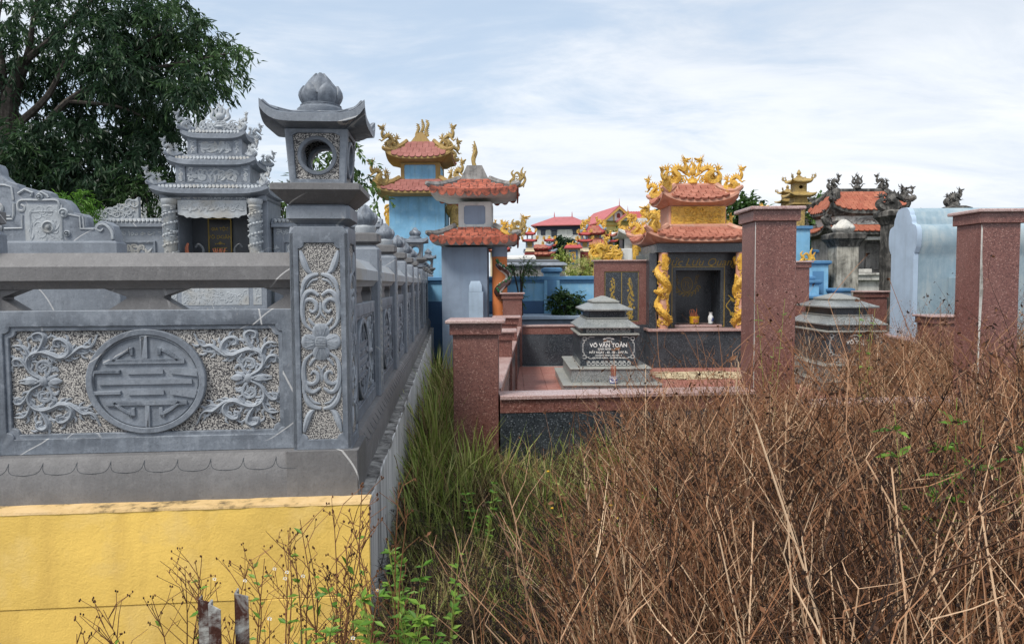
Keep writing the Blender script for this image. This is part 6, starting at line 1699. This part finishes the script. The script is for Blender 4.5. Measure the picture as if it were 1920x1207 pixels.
g = G(); g.box(-1.4, -1.0, -.05, -.001, hz_(437), hz_(431)); f = part('window', g, MT['house_ochre'], yh); g = G(); g.box(-1.34, -1.06, -.07, -.051, hz_(436.4), hz_(431.6)); part('pane', g, MT['pane'], f)
lr = thing('red_roofed_house', 'long red ribbed metal roof of the house right of the yellow gable', 'house', (hx_(1225), YH + 9, 0))
zt1, zt0 = at(1225, 390, YH + 9).z, at(1225, 414, YH + 9).z
g = G(); g.box(-3.5, 2.6, 0, 6, 0, zt0, .02); part('wall', g, MT['house_yellow'], lr)
g = G()
for k in range(46): x = -3.8 + 6.7 * k / 45; z = .05 * (k % 2); g.v += [(x, -.5, zt0 + z), (x, 4, zt1 + z), (x, 4.1, zt1 - .1)]
for k in range(45):
    for j in range(2): o = k * 3 + j; g.f.append((o, o + 1, o + 4, o + 3))
part('roof', g, MT['roof_red'], lr)

# ------------------------------------------------------------------ distant trees
def far_tree(px, py, Y, r, cnt, label, mat, leaf, tone, seed, extra=(), fl=1.0): return shrub('leafy_tree', label, 'tree', px, py, Y, r, cnt, mat, leaf, leaf * .28, seed, tone, fl, True, 10, 'trees between the far plots and houses', .15, extra)
far_tree(1057, 464, 45, 17, 260, 'dark green round tree in front of the white house', MT['leaf_dark'], .2, .5, 31, ((1044, 458, 8, 60), (1070, 468, 9, 60)))
far_tree(1158, 455, 46, 18, 260, 'green tree in front of the yellow house', MT['leaf_mid'], .2, .2, 32, ((1168, 462, 10, 60),))
far_tree(1245, 405, 50, 15, 160, 'small green tree touching the left of the dragon shrine roof', MT['leaf_mid'], .22, .3, 33)
far_tree(1400, 398, 42, 26, 130, 'green tree showing between the dragon shrine and the tall red pillar', MT['leaf_mid'], .36, .45, 34, ((1385, 410, 14, 40),))
far_tree(1530, 405, 36, 30, 190, 'light green tree left of the mossy shrine', MT['leaf_mid'], .30, .6, 35, ((1520, 440, 28, 120), (1538, 465, 24, 100)))
far_tree(1935, 560, 22, 40, 120, 'green bush at the right edge behind the stained pillar', MT['leaf_mid'], .2, .7, 36)
# low scrub between the plots
def scrub(px, py, Y, r, cnt, label, mat, leaf, tone, seed, fl=.8, w=.25): return shrub('scrub_bush', label, 'bush', px, py, Y, r, cnt, mat, leaf, leaf * w, seed, tone, fl, True, 10, 'scrub growing between the plots', .1)
scrub(1086, 505, 19.6, 14, 110, 'olive scrub on the grave mound behind the blue wall', MT['grass'], .11, .65, 41, .9, .10)
scrub(1052, 484, 24, 10, 60, 'brown green scrub beside the cream panel', MT['grass'], .12, .45, 42)
scrub(1062, 566, 17.4, 26, 170, 'dark leafy bush in front of the blue wall beside the lettered tomb', MT['leaf_mid'], .10, .15, 43, .75)
scrub(975, 506, 17.2, 26, 60, 'feathery green branches over the blue wall beside the orange columns', MT['leaf_mid'], .10, .5, 44, .5, .12)
scrub(960, 560, 17.3, 24, 30, 'thin feathery weed low against the blue wall', MT['leaf_mid'], .10, .5, 45, .6, .12)
scrub(1108, 492, 21.0, 9, 50, 'pale leafed scrub at the left of the dragon panel', MT['grass'], .12, .8, 46, .9, .12)
# gold leafed finials beyond the stone posts
q = at(733, 405, 27); t = solo('gold_finial', G().merge(relief(.5, .9, 2, 24, .25, 0, .05, 1.0), T((0, 0, q.z))).box(-.15, .15, -.1, .1, 0, q.z + .1, .02), MT['gold'], 'gold carved finial just left of the blue shrine', 'finial', (q.x, 27, 0))
# ------------------------------------------------------------------ weeds and grass
def ribbon(g, P, w, r_):
    a = r_.uniform(0, 3.14); s_ = Vector((math.cos(a), math.sin(a), .2)) * w; n = len(P); vs = []
    for i, p in enumerate(P): k = 1 - .6 * i / (n - 1); vs += [p - s_ * k, p + s_ * k]
    g.add(vs, [(2 * i, 2 * i + 1, 2 * i + 3, 2 * i + 2) for i in range(n - 1)])
def fork(g, p, d, L, r, depth, r_, tone, seeds, bits, kink=.12, sides=3):
    """one dry stem with side twigs; tones are stored per vertex"""
    n = (5, 2, 2)[depth]; P = [Vector(p)]; d = Vector(d).normalized()
    for i in range(n):
        d = (d + Vector((r_.gauss(0, kink), r_.gauss(0, kink), r_.gauss(0, kink * .6)))).normalized(); P.append(P[-1] + d * (L / n))
    g.cur = min(1, max(0, tone + r_.uniform(-.08, .08)))
    if depth < 2: g.tube(P, taper(len(P), r, r * (.45 if depth else .4)), sides)
    else: ribbon(g, P, r, r_)
    if depth < 2:
        for k in range(r_.randint(4, 6) if depth == 0 else r_.randint(1, 2)):
            i = r_.randint(1, n); a = r_.uniform(0, 6.28)
            dd = d * .75 + Vector((math.cos(a), math.sin(a), .25)) * r_.uniform(.5, .9)
            fork(g, P[i], dd, L * r_.uniform(.22, .42), r * .55, depth + 1, r_, tone - .05, seeds, bits, kink * 1.2, sides)
    elif r_.random() < seeds:
        g.cur = max(0, tone - .35)
        for q in range(3): s_ = r_.uniform(.0012, .0026); g.cone(P[-1] + Vector((r_.uniform(-.003, .003), r_.uniform(-.003, .003), -.003)), (r_.uniform(-.005, .005), r_.uniform(-.005, .005), s_ * 4), s_, 3)
    for k in range(bits):
        if r_.random() < .55:
            b = r_.choice(P); g.cur = r_.uniform(0, .3)
            leaf_quad(g, b, Vector((r_.uniform(-1, 1), r_.uniform(-1, 1), r_.uniform(-1, .6))), Vector((r_.uniform(-1, 1), r_.uniform(-1, 1), 1)), r_.uniform(.010, .028), r_.uniform(.0025, .006))
def dry_bush(seed, n=8, tone=.45, lean=.42, r=.0032, bits=2, seeds=.5):
    r_ = random.Random(seed); g = G()
    for k in range(n):
        a = r_.uniform(0, 6.28); q = r_.uniform(0, .13)
        fork(g, (q * math.cos(a), q * math.sin(a), -.02), (lean * math.cos(a) * r_.random(), lean * math.sin(a) * r_.random(), 1), r_.uniform(.65, 1.05), r * r_.uniform(.7, 1.3), 0, r_, tone + r_.choice((-.3, -.2, -.1, -.05, .05, .15, .5)) + r_.uniform(-.1, .1), seeds, bits)
    return g
def straw_fall(seed, n=5, tone=.62):
    """bare broken stalks leaning every way"""
    r_ = random.Random(seed); g = G()
    for k in range(n):
        a = r_.uniform(0, 6.28); el = r_.uniform(.7, 1.5); L = r_.uniform(.35, .95); d = Vector((math.cos(a) * math.cos(el), math.sin(a) * math.cos(el), math.sin(el)))
        p = Vector((r_.uniform(-.2, .2), r_.uniform(-.2, .2), r_.uniform(0, .15))); bow = Vector((r_.gauss(0, .06), r_.gauss(0, .06), -.06)); P = [p + d * L * t + bow * t * t + Vector((r_.gauss(0, .012), r_.gauss(0, .012), 0)) * (t > 0) for t in (0, .2, .45, .7, 1)]
        g.cur = min(1, tone + r_.uniform(-.4, .2)); g.tube(P, taper(5, .0046 if k % 3 == 0 else .0032, .0016), 3)
        for q in range(r_.randint(1, 4)):
            b = P[r_.randint(2, 4)]; e = b + Vector((r_.uniform(-.14, .14), r_.uniform(-.14, .14), r_.uniform(.03, .18))); ribbon(g, [b, (b + e) / 2 + Vector((r_.gauss(0, .012), r_.gauss(0, .012), 0)), e], .0018, r_)
    return g
def litter(seed, n=46):
    r_ = random.Random(seed); g = G()
    for k in range(n):
        a = r_.uniform(0, 6.28); el = r_.gauss(.25, .4); L = r_.uniform(.12, .4); d = Vector((math.cos(a) * math.cos(el), math.sin(a) * math.cos(el), math.sin(el)))
        p = Vector((r_.uniform(-.3, .3), r_.uniform(-.3, .3), r_.uniform(0, .4))); m_ = p + d * L * .5 + Vector((r_.gauss(0, .02), r_.gauss(0, .02), r_.gauss(0, .02)))
        g.cur = max(0, min(1, r_.gauss(.16, .18))); ribbon(g, [p, m_, p + d * L], .0026, r_)
        for q in range(2): g.cur = r_.uniform(0, .3); leaf_quad(g, p + d * L * r_.random(), Vector((r_.uniform(-1, 1), r_.uniform(-1, 1), r_.uniform(-1, 1))), Vector((0, .3, 1)), r_.uniform(.015, .035), r_.uniform(.003, .007))
    return g
def grass_tuft(seed, n=34, h=1.0, tone=.5, w=.006, spread=.16, bend=.5):
    r_ = random.Random(seed); g = G()
    for k in range(n):
        a = r_.uniform(0, 6.28); q = r_.uniform(0, spread); b = Vector((q * math.cos(a), q * math.sin(a), -.02)); H = h * r_.uniform(.45, 1.05); la = a + r_.uniform(-.8, .8); lean = r_.uniform(.05, bend)
        out = Vector((math.cos(la), math.sin(la), 0)); s_ = Vector((-out.y, out.x, 0)); ww = w * r_.uniform(.7, 1.3); vs = []
        for i, t in enumerate((0, .35, .7, 1)):
            c = b + out * (lean * H * t ** 2.0) + Vector((0, 0, H * t * (1 - .25 * lean * t * t)))
            if i < 3: vs += [c - s_ * ww * (1 - .5 * t), c + s_ * ww * (1 - .5 * t)]
            else: vs.append(c)
        g.cur = max(0, min(1, tone + r_.uniform(-.45, .45))); g.add(vs, [(0, 1, 3, 2), (2, 3, 5, 4), (4, 5, 6)])
    return g
def scatter(name, gens, m, pts, label):
    """one 'stuff' object: instances of a few clump meshes at the given points"""
    lib = bpy.data.collections.new(name + '_library')
    for i, g_ in enumerate(gens):
        me = g_.mesh('%s_clump_%d' % (name, i), flat=True, recalc=False); me.materials.append(m)
        lib.objects.link(bpy.data.objects.new('%s_clump_%d' % (name, i), me))
    me = bpy.data.meshes.new(name); me.from_pydata([p[0] for p in pts], [], [])
    for nm, ty, ix in (('rot', 'FLOAT_VECTOR', 1), ('scl', 'FLOAT_VECTOR', 2)):
        a = me.attributes.new(nm, ty, 'POINT'); a.data.foreach_set('vector', [c for p in pts for c in p[ix]])
    a = me.attributes.new('pick', 'INT', 'POINT'); a.data.foreach_set('value', [p[3] for p in pts])
    o = bpy.data.objects.new(name, me); col.objects.link(o); o['kind'] = 'stuff'; o['label'] = label
    ng = bpy.data.node_groups.new(name, 'GeometryNodeTree')
    ng.interface.new_socket('Geometry', in_out='INPUT', socket_type='NodeSocketGeometry'); ng.interface.new_socket('Geometry', in_out='OUTPUT', socket_type='NodeSocketGeometry')
    nd = ng.nodes; gi, go_ = nd.new('NodeGroupInput'), nd.new('NodeGroupOutput')
    iop = nd.new('GeometryNodeInstanceOnPoints'); ci = nd.new('GeometryNodeCollectionInfo')
    ci.inputs['Collection'].default_value = lib; ci.inputs['Separate Children'].default_value = True; ci.inputs['Reset Children'].default_value = True
    iop.inputs['Pick Instance'].default_value = True
    def attr(nm, ty): n_ = nd.new('GeometryNodeInputNamedAttribute'); n_.data_type = ty; n_.inputs[0].default_value = nm; return n_.outputs[0]
    e2r = nd.new('FunctionNodeEulerToRotation'); L = ng.links.new
    L(attr('rot', 'FLOAT_VECTOR'), e2r.inputs[0]); L(e2r.outputs[0], iop.inputs['Rotation']); L(attr('scl', 'FLOAT_VECTOR'), iop.inputs['Scale']); L(attr('pick', 'INT'), iop.inputs['Instance Index'])
    L(gi.outputs[0], iop.inputs['Points']); L(ci.outputs[0], iop.inputs['Instance']); rl = nd.new('GeometryNodeRealizeInstances'); L(iop.outputs[0], rl.inputs[0]); L(rl.outputs[0], go_.inputs[0])
    md = o.modifiers.new('scatter', 'NODES'); md.node_group = ng
    return o
vr = random.Random(99)
def lerp_tab(tab, x):
    if x <= tab[0][0]: return tab[0][1]
    for (a, b), (c, d) in zip(tab, tab[1:]):
        if x <= c: return b + (d - b) * (x - a) / (c - a)
    return tab[-1][1]
def wall_x(y): return -.75 - (y - 3.7) * math.tan(FR) + .03           # outer face of the retaining wall
def in_field(x, y): return x > wall_x(y) + .04 and (y < 6.38 + .085 * max(0, x) or (x < -.62 and y < 17) or (x > 5.05 and y < 13))
# brush height over the field, by bearing from the camera (x / y)
HT = [(-.25, .38), (-.08, .40), (.02, .42), (.10, .52), (.17, .98), (.30, 1.16), (.50, 1.18), (.60, 1.18), (.80, 1.36)]
def pt(x, y, h, n, tilt=.18, wide=1.0, n0=0): s_ = h * vr.uniform(.75, 1.15); return ((x, y, 0), (vr.gauss(0, tilt), vr.gauss(0, tilt), vr.uniform(0, 6.28)), (s_ * wide, s_ * wide, s_), vr.randrange(n0, n))
bush, straw, lit, grs, dgr = [], [], [], [], []
for k in range(26000):
    y = 1.55 + (13 - 1.55) * vr.random() ** 1.9; x = vr.uniform(-1.7, 1) + (y * .85 + .3) * vr.random()
    if abs(x) > y * .80 + .5 or not in_field(x, y): continue
    b = x / y; h = lerp_tab(HT, b); patch = math.sin(x * 2.3 + 1.1) * math.sin(y * 1.9 + x) * .5 + .5
    dens = lerp_tab([(-.25, .06), (-.05, .10), (.06, .16), (.13, .55), (.20, 1.0)], b)
    u = vr.random()
    if u < .070 * dens and y > 1.9 and not (y > 7 and x < 4): in_shade = b > .26 and y < 4.2 - 2.2 * max(0, .5 - b); bush.append(pt(x, y, h * vr.uniform(.75, 1.12), 6 if in_shade else 9, n0=0 if in_shade else 3))  # low right takes darker clumps, painting in shade among the stems
    elif u < .092 * dens + .001: straw.append(pt(x, y, h * vr.uniform(.7, 1.1), 4, .25))
    elif u < .16: lit.append(pt(x, y, .75 + .4 * dens, 4, .1, 1.2))
    elif u < .46:
        green = lerp_tab([(-.25, 1), (.04, .95), (.12, .7), (.2, .12), (.3, .03)], b)
        if y > 3.3 and vr.random() < green:
            gh = .50 + .35 * patch if y > 4.8 else .28 + .25 * patch
            if x < -.05 and y > 5.0: gh = .62 + .30 * patch
            if x < -.62 and y > 6.5: gh = .95
            (grs if vr.random() < (.55 if y > 4.6 else .35) else dgr).append(pt(x, y, gh, 6, .16))
        elif vr.random() < .30: dgr.append(pt(x, y, .45 + .35 * dens, 4, .25))
scatter('dry_brush', [dry_bush(200 + i, 9, (.06, .12, .18, .34, .38, .42, .46, .52, .60)[i]) for i in range(9)], MT['dry'], bush, 'tangled brown dry weeds filling the foreground field')  # first three clump tones are darkened as painted shade
scatter('straw_stalks', [straw_fall(220 + i) for i in range(4)], MT['dry'], straw, 'pale leaning straw stalks among the brown weeds')
scatter('dead_litter', [litter(230 + i) for i in range(4)], MT['litter'], lit, 'matted dead twigs under the weeds, coloured dark as the shade between stems')
scatter('green_grass', [grass_tuft(240 + i, 30, 1.0, .40 + .08 * i, .0085, .17, .75) for i in range(6)], MT['grass'], grs, 'long green grass along the wall and the red pillar')
scatter('dry_grass', [grass_tuft(250 + i, 30, 1.0, .45, .004, .18, .9) for i in range(4)], MT['dry_grass'], dgr, 'dry bent grass between the wall and the granite plot')

# tall single stalks that stand clear of the brush
def stalk(seed, H, tone, lean, r=.005, seeds=.7, bits=0):
    r_ = random.Random(seed); g = G(); P = cr([(0, 0, -.05), (lean * .3 * H + r_.gauss(0, .02), .03, H * .35), (lean * .7 * H + r_.gauss(0, .03), -.02, H * .7), (lean * H, 0, H)], 4)
    g.cur = tone; g.tube(P, taper(len(P), r, r * .4), 5)
    for k in range(7):
        i = r_.randint(4, len(P) - 2); a = r_.uniform(0, 6.28)
        fork(g, P[i], (math.cos(a) * .7 + lean, math.sin(a) * .5, 1.0), H * r_.uniform(.14, .32), r * .5, 1, r_, tone, seeds, bits, .1, 4)
    return g
TS = [(1462, 985, 3.2, 1.35, .95, .02), (1800, 1080, 2.5, 1.45, .35, -.01), (1250, 900, 4.2, 1.05, .7, .06), (1135, 960, 3.6, .95, .75, .05), (1000, 1010, 3.2, .95, .85, -.12), (900, 1060, 3.0, .85, .85, -.14), (1590, 900, 3.4, 1.30, .75, .12), (1690, 880, 3.6, 1.45, .7, .05), (1745, 960, 3.0, 1.5, .8, .10), (1860, 900, 2.9, 1.4, .9, .22), (1385, 930, 3.8, 1.15, .7, -.12), (1520, 900, 4.4, 1.35, .6, -.08), (1330, 960, 3.4, 1.1, .85, .16), (1890, 1000, 2.3, 1.35, .8, .10), (1180, 930, 4.6, .95, .6, -.08), (1065, 980, 3.5, .9, .8, .12), (1650, 940, 3.0, 1.25, .65, -.16), (1430, 890, 4.6, 1.25, .55, .10)]
SL = ['thick pale straw stalk standing below the tall red pillar', 'dark reddish upright stalk in front of the right red pillar', 'tan dry stalk below the straw on the shrine floor', 'tan dry stalk below the right end of the lettered tomb', 'pale stalk leaning left below the front curb of the red plot', 'leftmost pale stalk leaning left near the green grass',
      'dry stalk leaning right below the second tomb', 'dry stalk in front of the lobed blue headstone', 'pale stalk just right of the lobed blue headstone', 'pale stalk leaning hard right under the right red pillar', 'dry stalk leaning left in front of the dragon shrine plinth', 'thin brown stalk right of the tall red pillar', 'pale stalk leaning right before the dragon shrine plinth', 'pale thick stalk nearest the right edge', 'brown stalk just right of the lettered tomb step', 'pale stalk below the middle of the front curb', 'brown stalk leaning left below the lobed headstone', 'thin brown stalk before the base of the tall red pillar']
for i, (px, py, Y, H, tone, lean) in enumerate(TS):
    q = at(px, py, Y); o = solo('dry_stalk', stalk(300 + i, H, tone * .82, lean, .0042 if i % 3 else .0058, .8, 1), MT['dry'], SL[i], 'weed', (q.x, Y, 0), vr.uniform(-.3, .3), 'tall dry stalks', flat=True)

# spindly flowering weeds in front of the yellow wall
def wall_weed(px, ytop, Y, label, seed, green=.3, flowers=0, seeds=5, H_extra=0.0, tone=.30, lean=0.0, spread=.35):
    r_ = random.Random(seed); top = at(px, ytop, Y); t = thing('wall_weed', label, 'weed', (top.x - lean, Y, 0), 0, 'spindly weeds before the yellow wall'); H = top.z
    st_, lf, sd, fl, ye = G(), G(), G(), G(), G(); st_.cur = tone; lf.cur = .5; sd.cur = .1
    for k in range(r_.randint(2, 4)):
        a = r_.uniform(0, 6.28); h = H * r_.uniform(.82, 1.0) if k else H; P = cr([(0, 0, -.05), (.04 * math.cos(a), .04 * math.sin(a), h * .35), (lean * .5 + spread * .22 * math.cos(a), .08 * math.sin(a), h * .7), (lean + spread * .38 * math.cos(a) * (1 if k else .3), .1 * math.sin(a), h)], 5)
        st_.tube(P, taper(len(P), .0045, .0014), 4)
        tips = [P[-1]]
        for q in range(9):
            i = r_.randint(len(P) // 2 - 2, len(P) - 2); b = r_.uniform(0, 6.28); L = r_.uniform(.06, .17); e = P[i] + Vector((math.cos(b) * L * .8, math.sin(b) * L * .4, L * .85)); m_ = (P[i] + e) / 2 + Vector((r_.gauss(0, .012), 0, .012))
            st_.tube([P[i], m_, e], [.0022, .0016, .0011], 3); tips.append(e)
            if r_.random() < .6: e2 = m_ + Vector((r_.uniform(-.05, .05), r_.uniform(-.03, .03), r_.uniform(.03, .08))); st_.tube([m_, e2], [.0014, .001], 3); tips.append(e2)
        for e in tips:
            u = r_.random()
            if u < .6:
                for j in range(r_.randint(1, 3)): sd.cur = r_.uniform(0, .3); sd.blob(e + Vector((r_.uniform(-.006, .006), r_.uniform(-.006, .006), r_.uniform(-.004, .008))), .0032, .0032, .0058, 5, 4)
        for q in range(int(22 * green)):
            i = r_.randint(2, len(P) - 2); lf.cur = r_.uniform(.2, .9); leaf_quad(lf, P[i], Vector((r_.uniform(-1, 1), r_.uniform(-.6, .6), r_.uniform(-.3, .6))), Vector((0, -.4, 1)), r_.uniform(.03, .06), r_.uniform(.007, .013))
    for k in range(flowers):
        e = Vector((lean + r_.uniform(-spread, spread) * .5, r_.uniform(-.05, .02), H * r_.uniform(.72, .97))); st_.tube([e - Vector((r_.uniform(-.02, .02), 0, .10)), e], [.0018, .0012], 3); ye.blob(e, .004, .004, .004, 6, 4)
        for j in range(5): a = j * 1.256 + r_.random() * .3; leaf_quad(fl, e, Vector((math.cos(a), -.25, math.sin(a) * .7 + .3)), Vector((0, -1, .4)), .0095, .004)
    part('stems', st_, MT['dry'], t, flat=True); sh_ = part('seed_heads', sd, MT['dry'], t); sh_['kind'] = 'stuff'
    if lf.v: part('leaves', lf, MT['leaf_bright'], t, flat=True)
    if fl.v: part('petals', fl, MT['petal'], t, flat=True)['kind'] = 'stuff'; part('flower_centres', ye, MT['pollen'], t)['kind'] = 'stuff'
wall_weed(340, 1062, 2.95, 'seeding weed furthest left before the yellow wall', 401, .15)
wall_weed(255, 1132, 2.7, 'low dry weed left of the peeling steel posts', 402, .05, lean=-.05)
wall_weed(405, 1030, 2.9, 'branching seeded weed just behind the peeling steel posts', 403, .2, 1)
wall_weed(462, 1040, 3.0, 'weed with a white daisy above the slim steel post', 404, .25, 2)
wall_weed(520, 1012, 2.9, 'tall curving seeded weed right of the slim steel post', 405, .35, 2)
wall_weed(565, 1000, 2.8, 'dark stemmed seeded weed midway to the wall corner', 406, .35, 1)
wall_weed(628, 945, 2.7, 'tallest reddish weed reaching over the yellow ledge', 407, .1, 0, lean=.03)
wall_weed(668, 1040, 2.6, 'weed with drooping seed heads left of the wall corner', 408, .4, 1)
wall_weed(700, 905, 2.75, 'weed leaning across the grey stone base at the wall corner', 409, .1, 0, lean=-.04)
wall_weed(180, 1165, 2.6, 'small dry weed at the lower left of the yellow wall', 410, .1)
wall_weed(590, 1090, 2.5, 'leafy low weed with white daisies before the yellow wall', 411, .9, 3)
# leafy green weeds
def leafy(px, ytop, Y, label, seed, n=4, big=.05, m='leaf_bright', zb_=0.0, H=None, spread=.25, flowers=0):
    r_ = random.Random(seed); top = at(px, ytop, Y); t = thing('leafy_weed', label, 'weed', (top.x, Y, zb_), 0, 'green leafy weeds'); H = top.z - zb_; st_, lf, ye = G(), G(), G(); st_.cur = .6
    for k in range(n):
        a = r_.uniform(0, 6.28); h = H * (1 if k == 0 else r_.uniform(.7, .98)); P = cr([(0, 0, -.03), (spread * .2 * math.cos(a), spread * .15 * math.sin(a), h * .5), (spread * .5 * math.cos(a), spread * .3 * math.sin(a), h)], 6); st_.tube(P, taper(len(P), .004, .0015), 4)
        for q in range(16):
            u = 1 - .55 * r_.random() ** 1.5; p = P[int(u * (len(P) - 1))]; lf.cur = r_.uniform(.1, 1); b = r_.uniform(0, 6.28)
            leaf_quad(lf, p, Vector((math.cos(b), math.sin(b) * .7, r_.uniform(-.1, .7))), Vector((0, -.3, 1)), big * r_.uniform(.6, 1.2), big * r_.uniform(.16, .24))
        if flowers and r_.random() < .9: ye.blob(P[-1], .009, .009, .006, 6, 4)
    part('stems', st_, MT['grass'], t, flat=True); part('leaves', lf, MT[m], t, flat=True)
    if ye.v: part('flowers', ye, MT['pollen'], t)['kind'] = 'stuff'
leafy(765, 1000, 3.1, 'green leafy weed nearest the corner of the white wall', 501, 6, .055)
leafy(735, 1090, 2.6, 'broad leaved green weed at the foot of the wall corner', 502, 7, .06)
leafy(835, 1020, 3.0, 'single bright green sprig in the dark weeds right of the wall', 503, 2, .05)
leafy(800, 1100, 2.7, 'green leafy weed with small heads low beside the wall', 504, 5, .05)
leafy(905, 895, 4.4, 'pale green leafy weed in the shaded middle of the field', 505, 6, .04)
leafy(1225, 890, 3.9, 'small green weed among dry stalks below the lettered tomb', 506, 4, .05)
leafy(1175, 885, 4.0, 'green weed with small yellow flowers below the lettered tomb', 507, 9, .03, 'grass', flowers=1, spread=.9)
leafy(1725, 755, 3.0, 'upright bright green sapling among the brown weeds on the right', 508, 3, .085)
leafy(1790, 740, 3.0, 'large leaved green sapling right of the upright one', 509, 3, .085)
leafy(1615, 570, 6.3, 'yellow green sprig in front of the second tomb', 510, 3, .05)
leafy(1448, 560, 6.2, 'thin green vine climbing beside the tall red pillar', 511, 3, .04, spread=.35)
leafy(1905, 690, 3.2, 'green sprig at the right edge of the brown weeds', 512, 3, .06)
leafy(555, 1150, 2.3, 'low bright green weed right of the slim steel post', 513, 7, .045)

# peeling steel posts in front of the yellow wall
def angle_post(px0, px1, ytop, Y, label, slant):
    a, b = at(px0, ytop, Y), at(px1, ytop, Y); w = b.x - a.x; t = .005; z = a.z
    o = [(0, 0), (w, .0), (w, .004), (.005, .006), (.005, w), (0, w)]; g = G()
    g.loft([[(x, y, -.1) for x, y in o], [(x, y, z - .02) for x, y in o], [(x, y, z - slant * (x / w)) for x, y in o]])
    solo('steel_post', g, MT['rust'], label, 'post', (a.x, Y, 0), R(8), 'peeling steel posts')
angle_post(371, 392, 1124, 2.05, 'left peeling angle iron of the close pair before the yellow wall', .01)
angle_post(390, 412, 1132, 2.00, 'right peeling angle iron of the close pair before the yellow wall', .02)
angle_post(439, 464, 1112, 2.05, 'single peeling angle iron post standing right of the pair', .012)
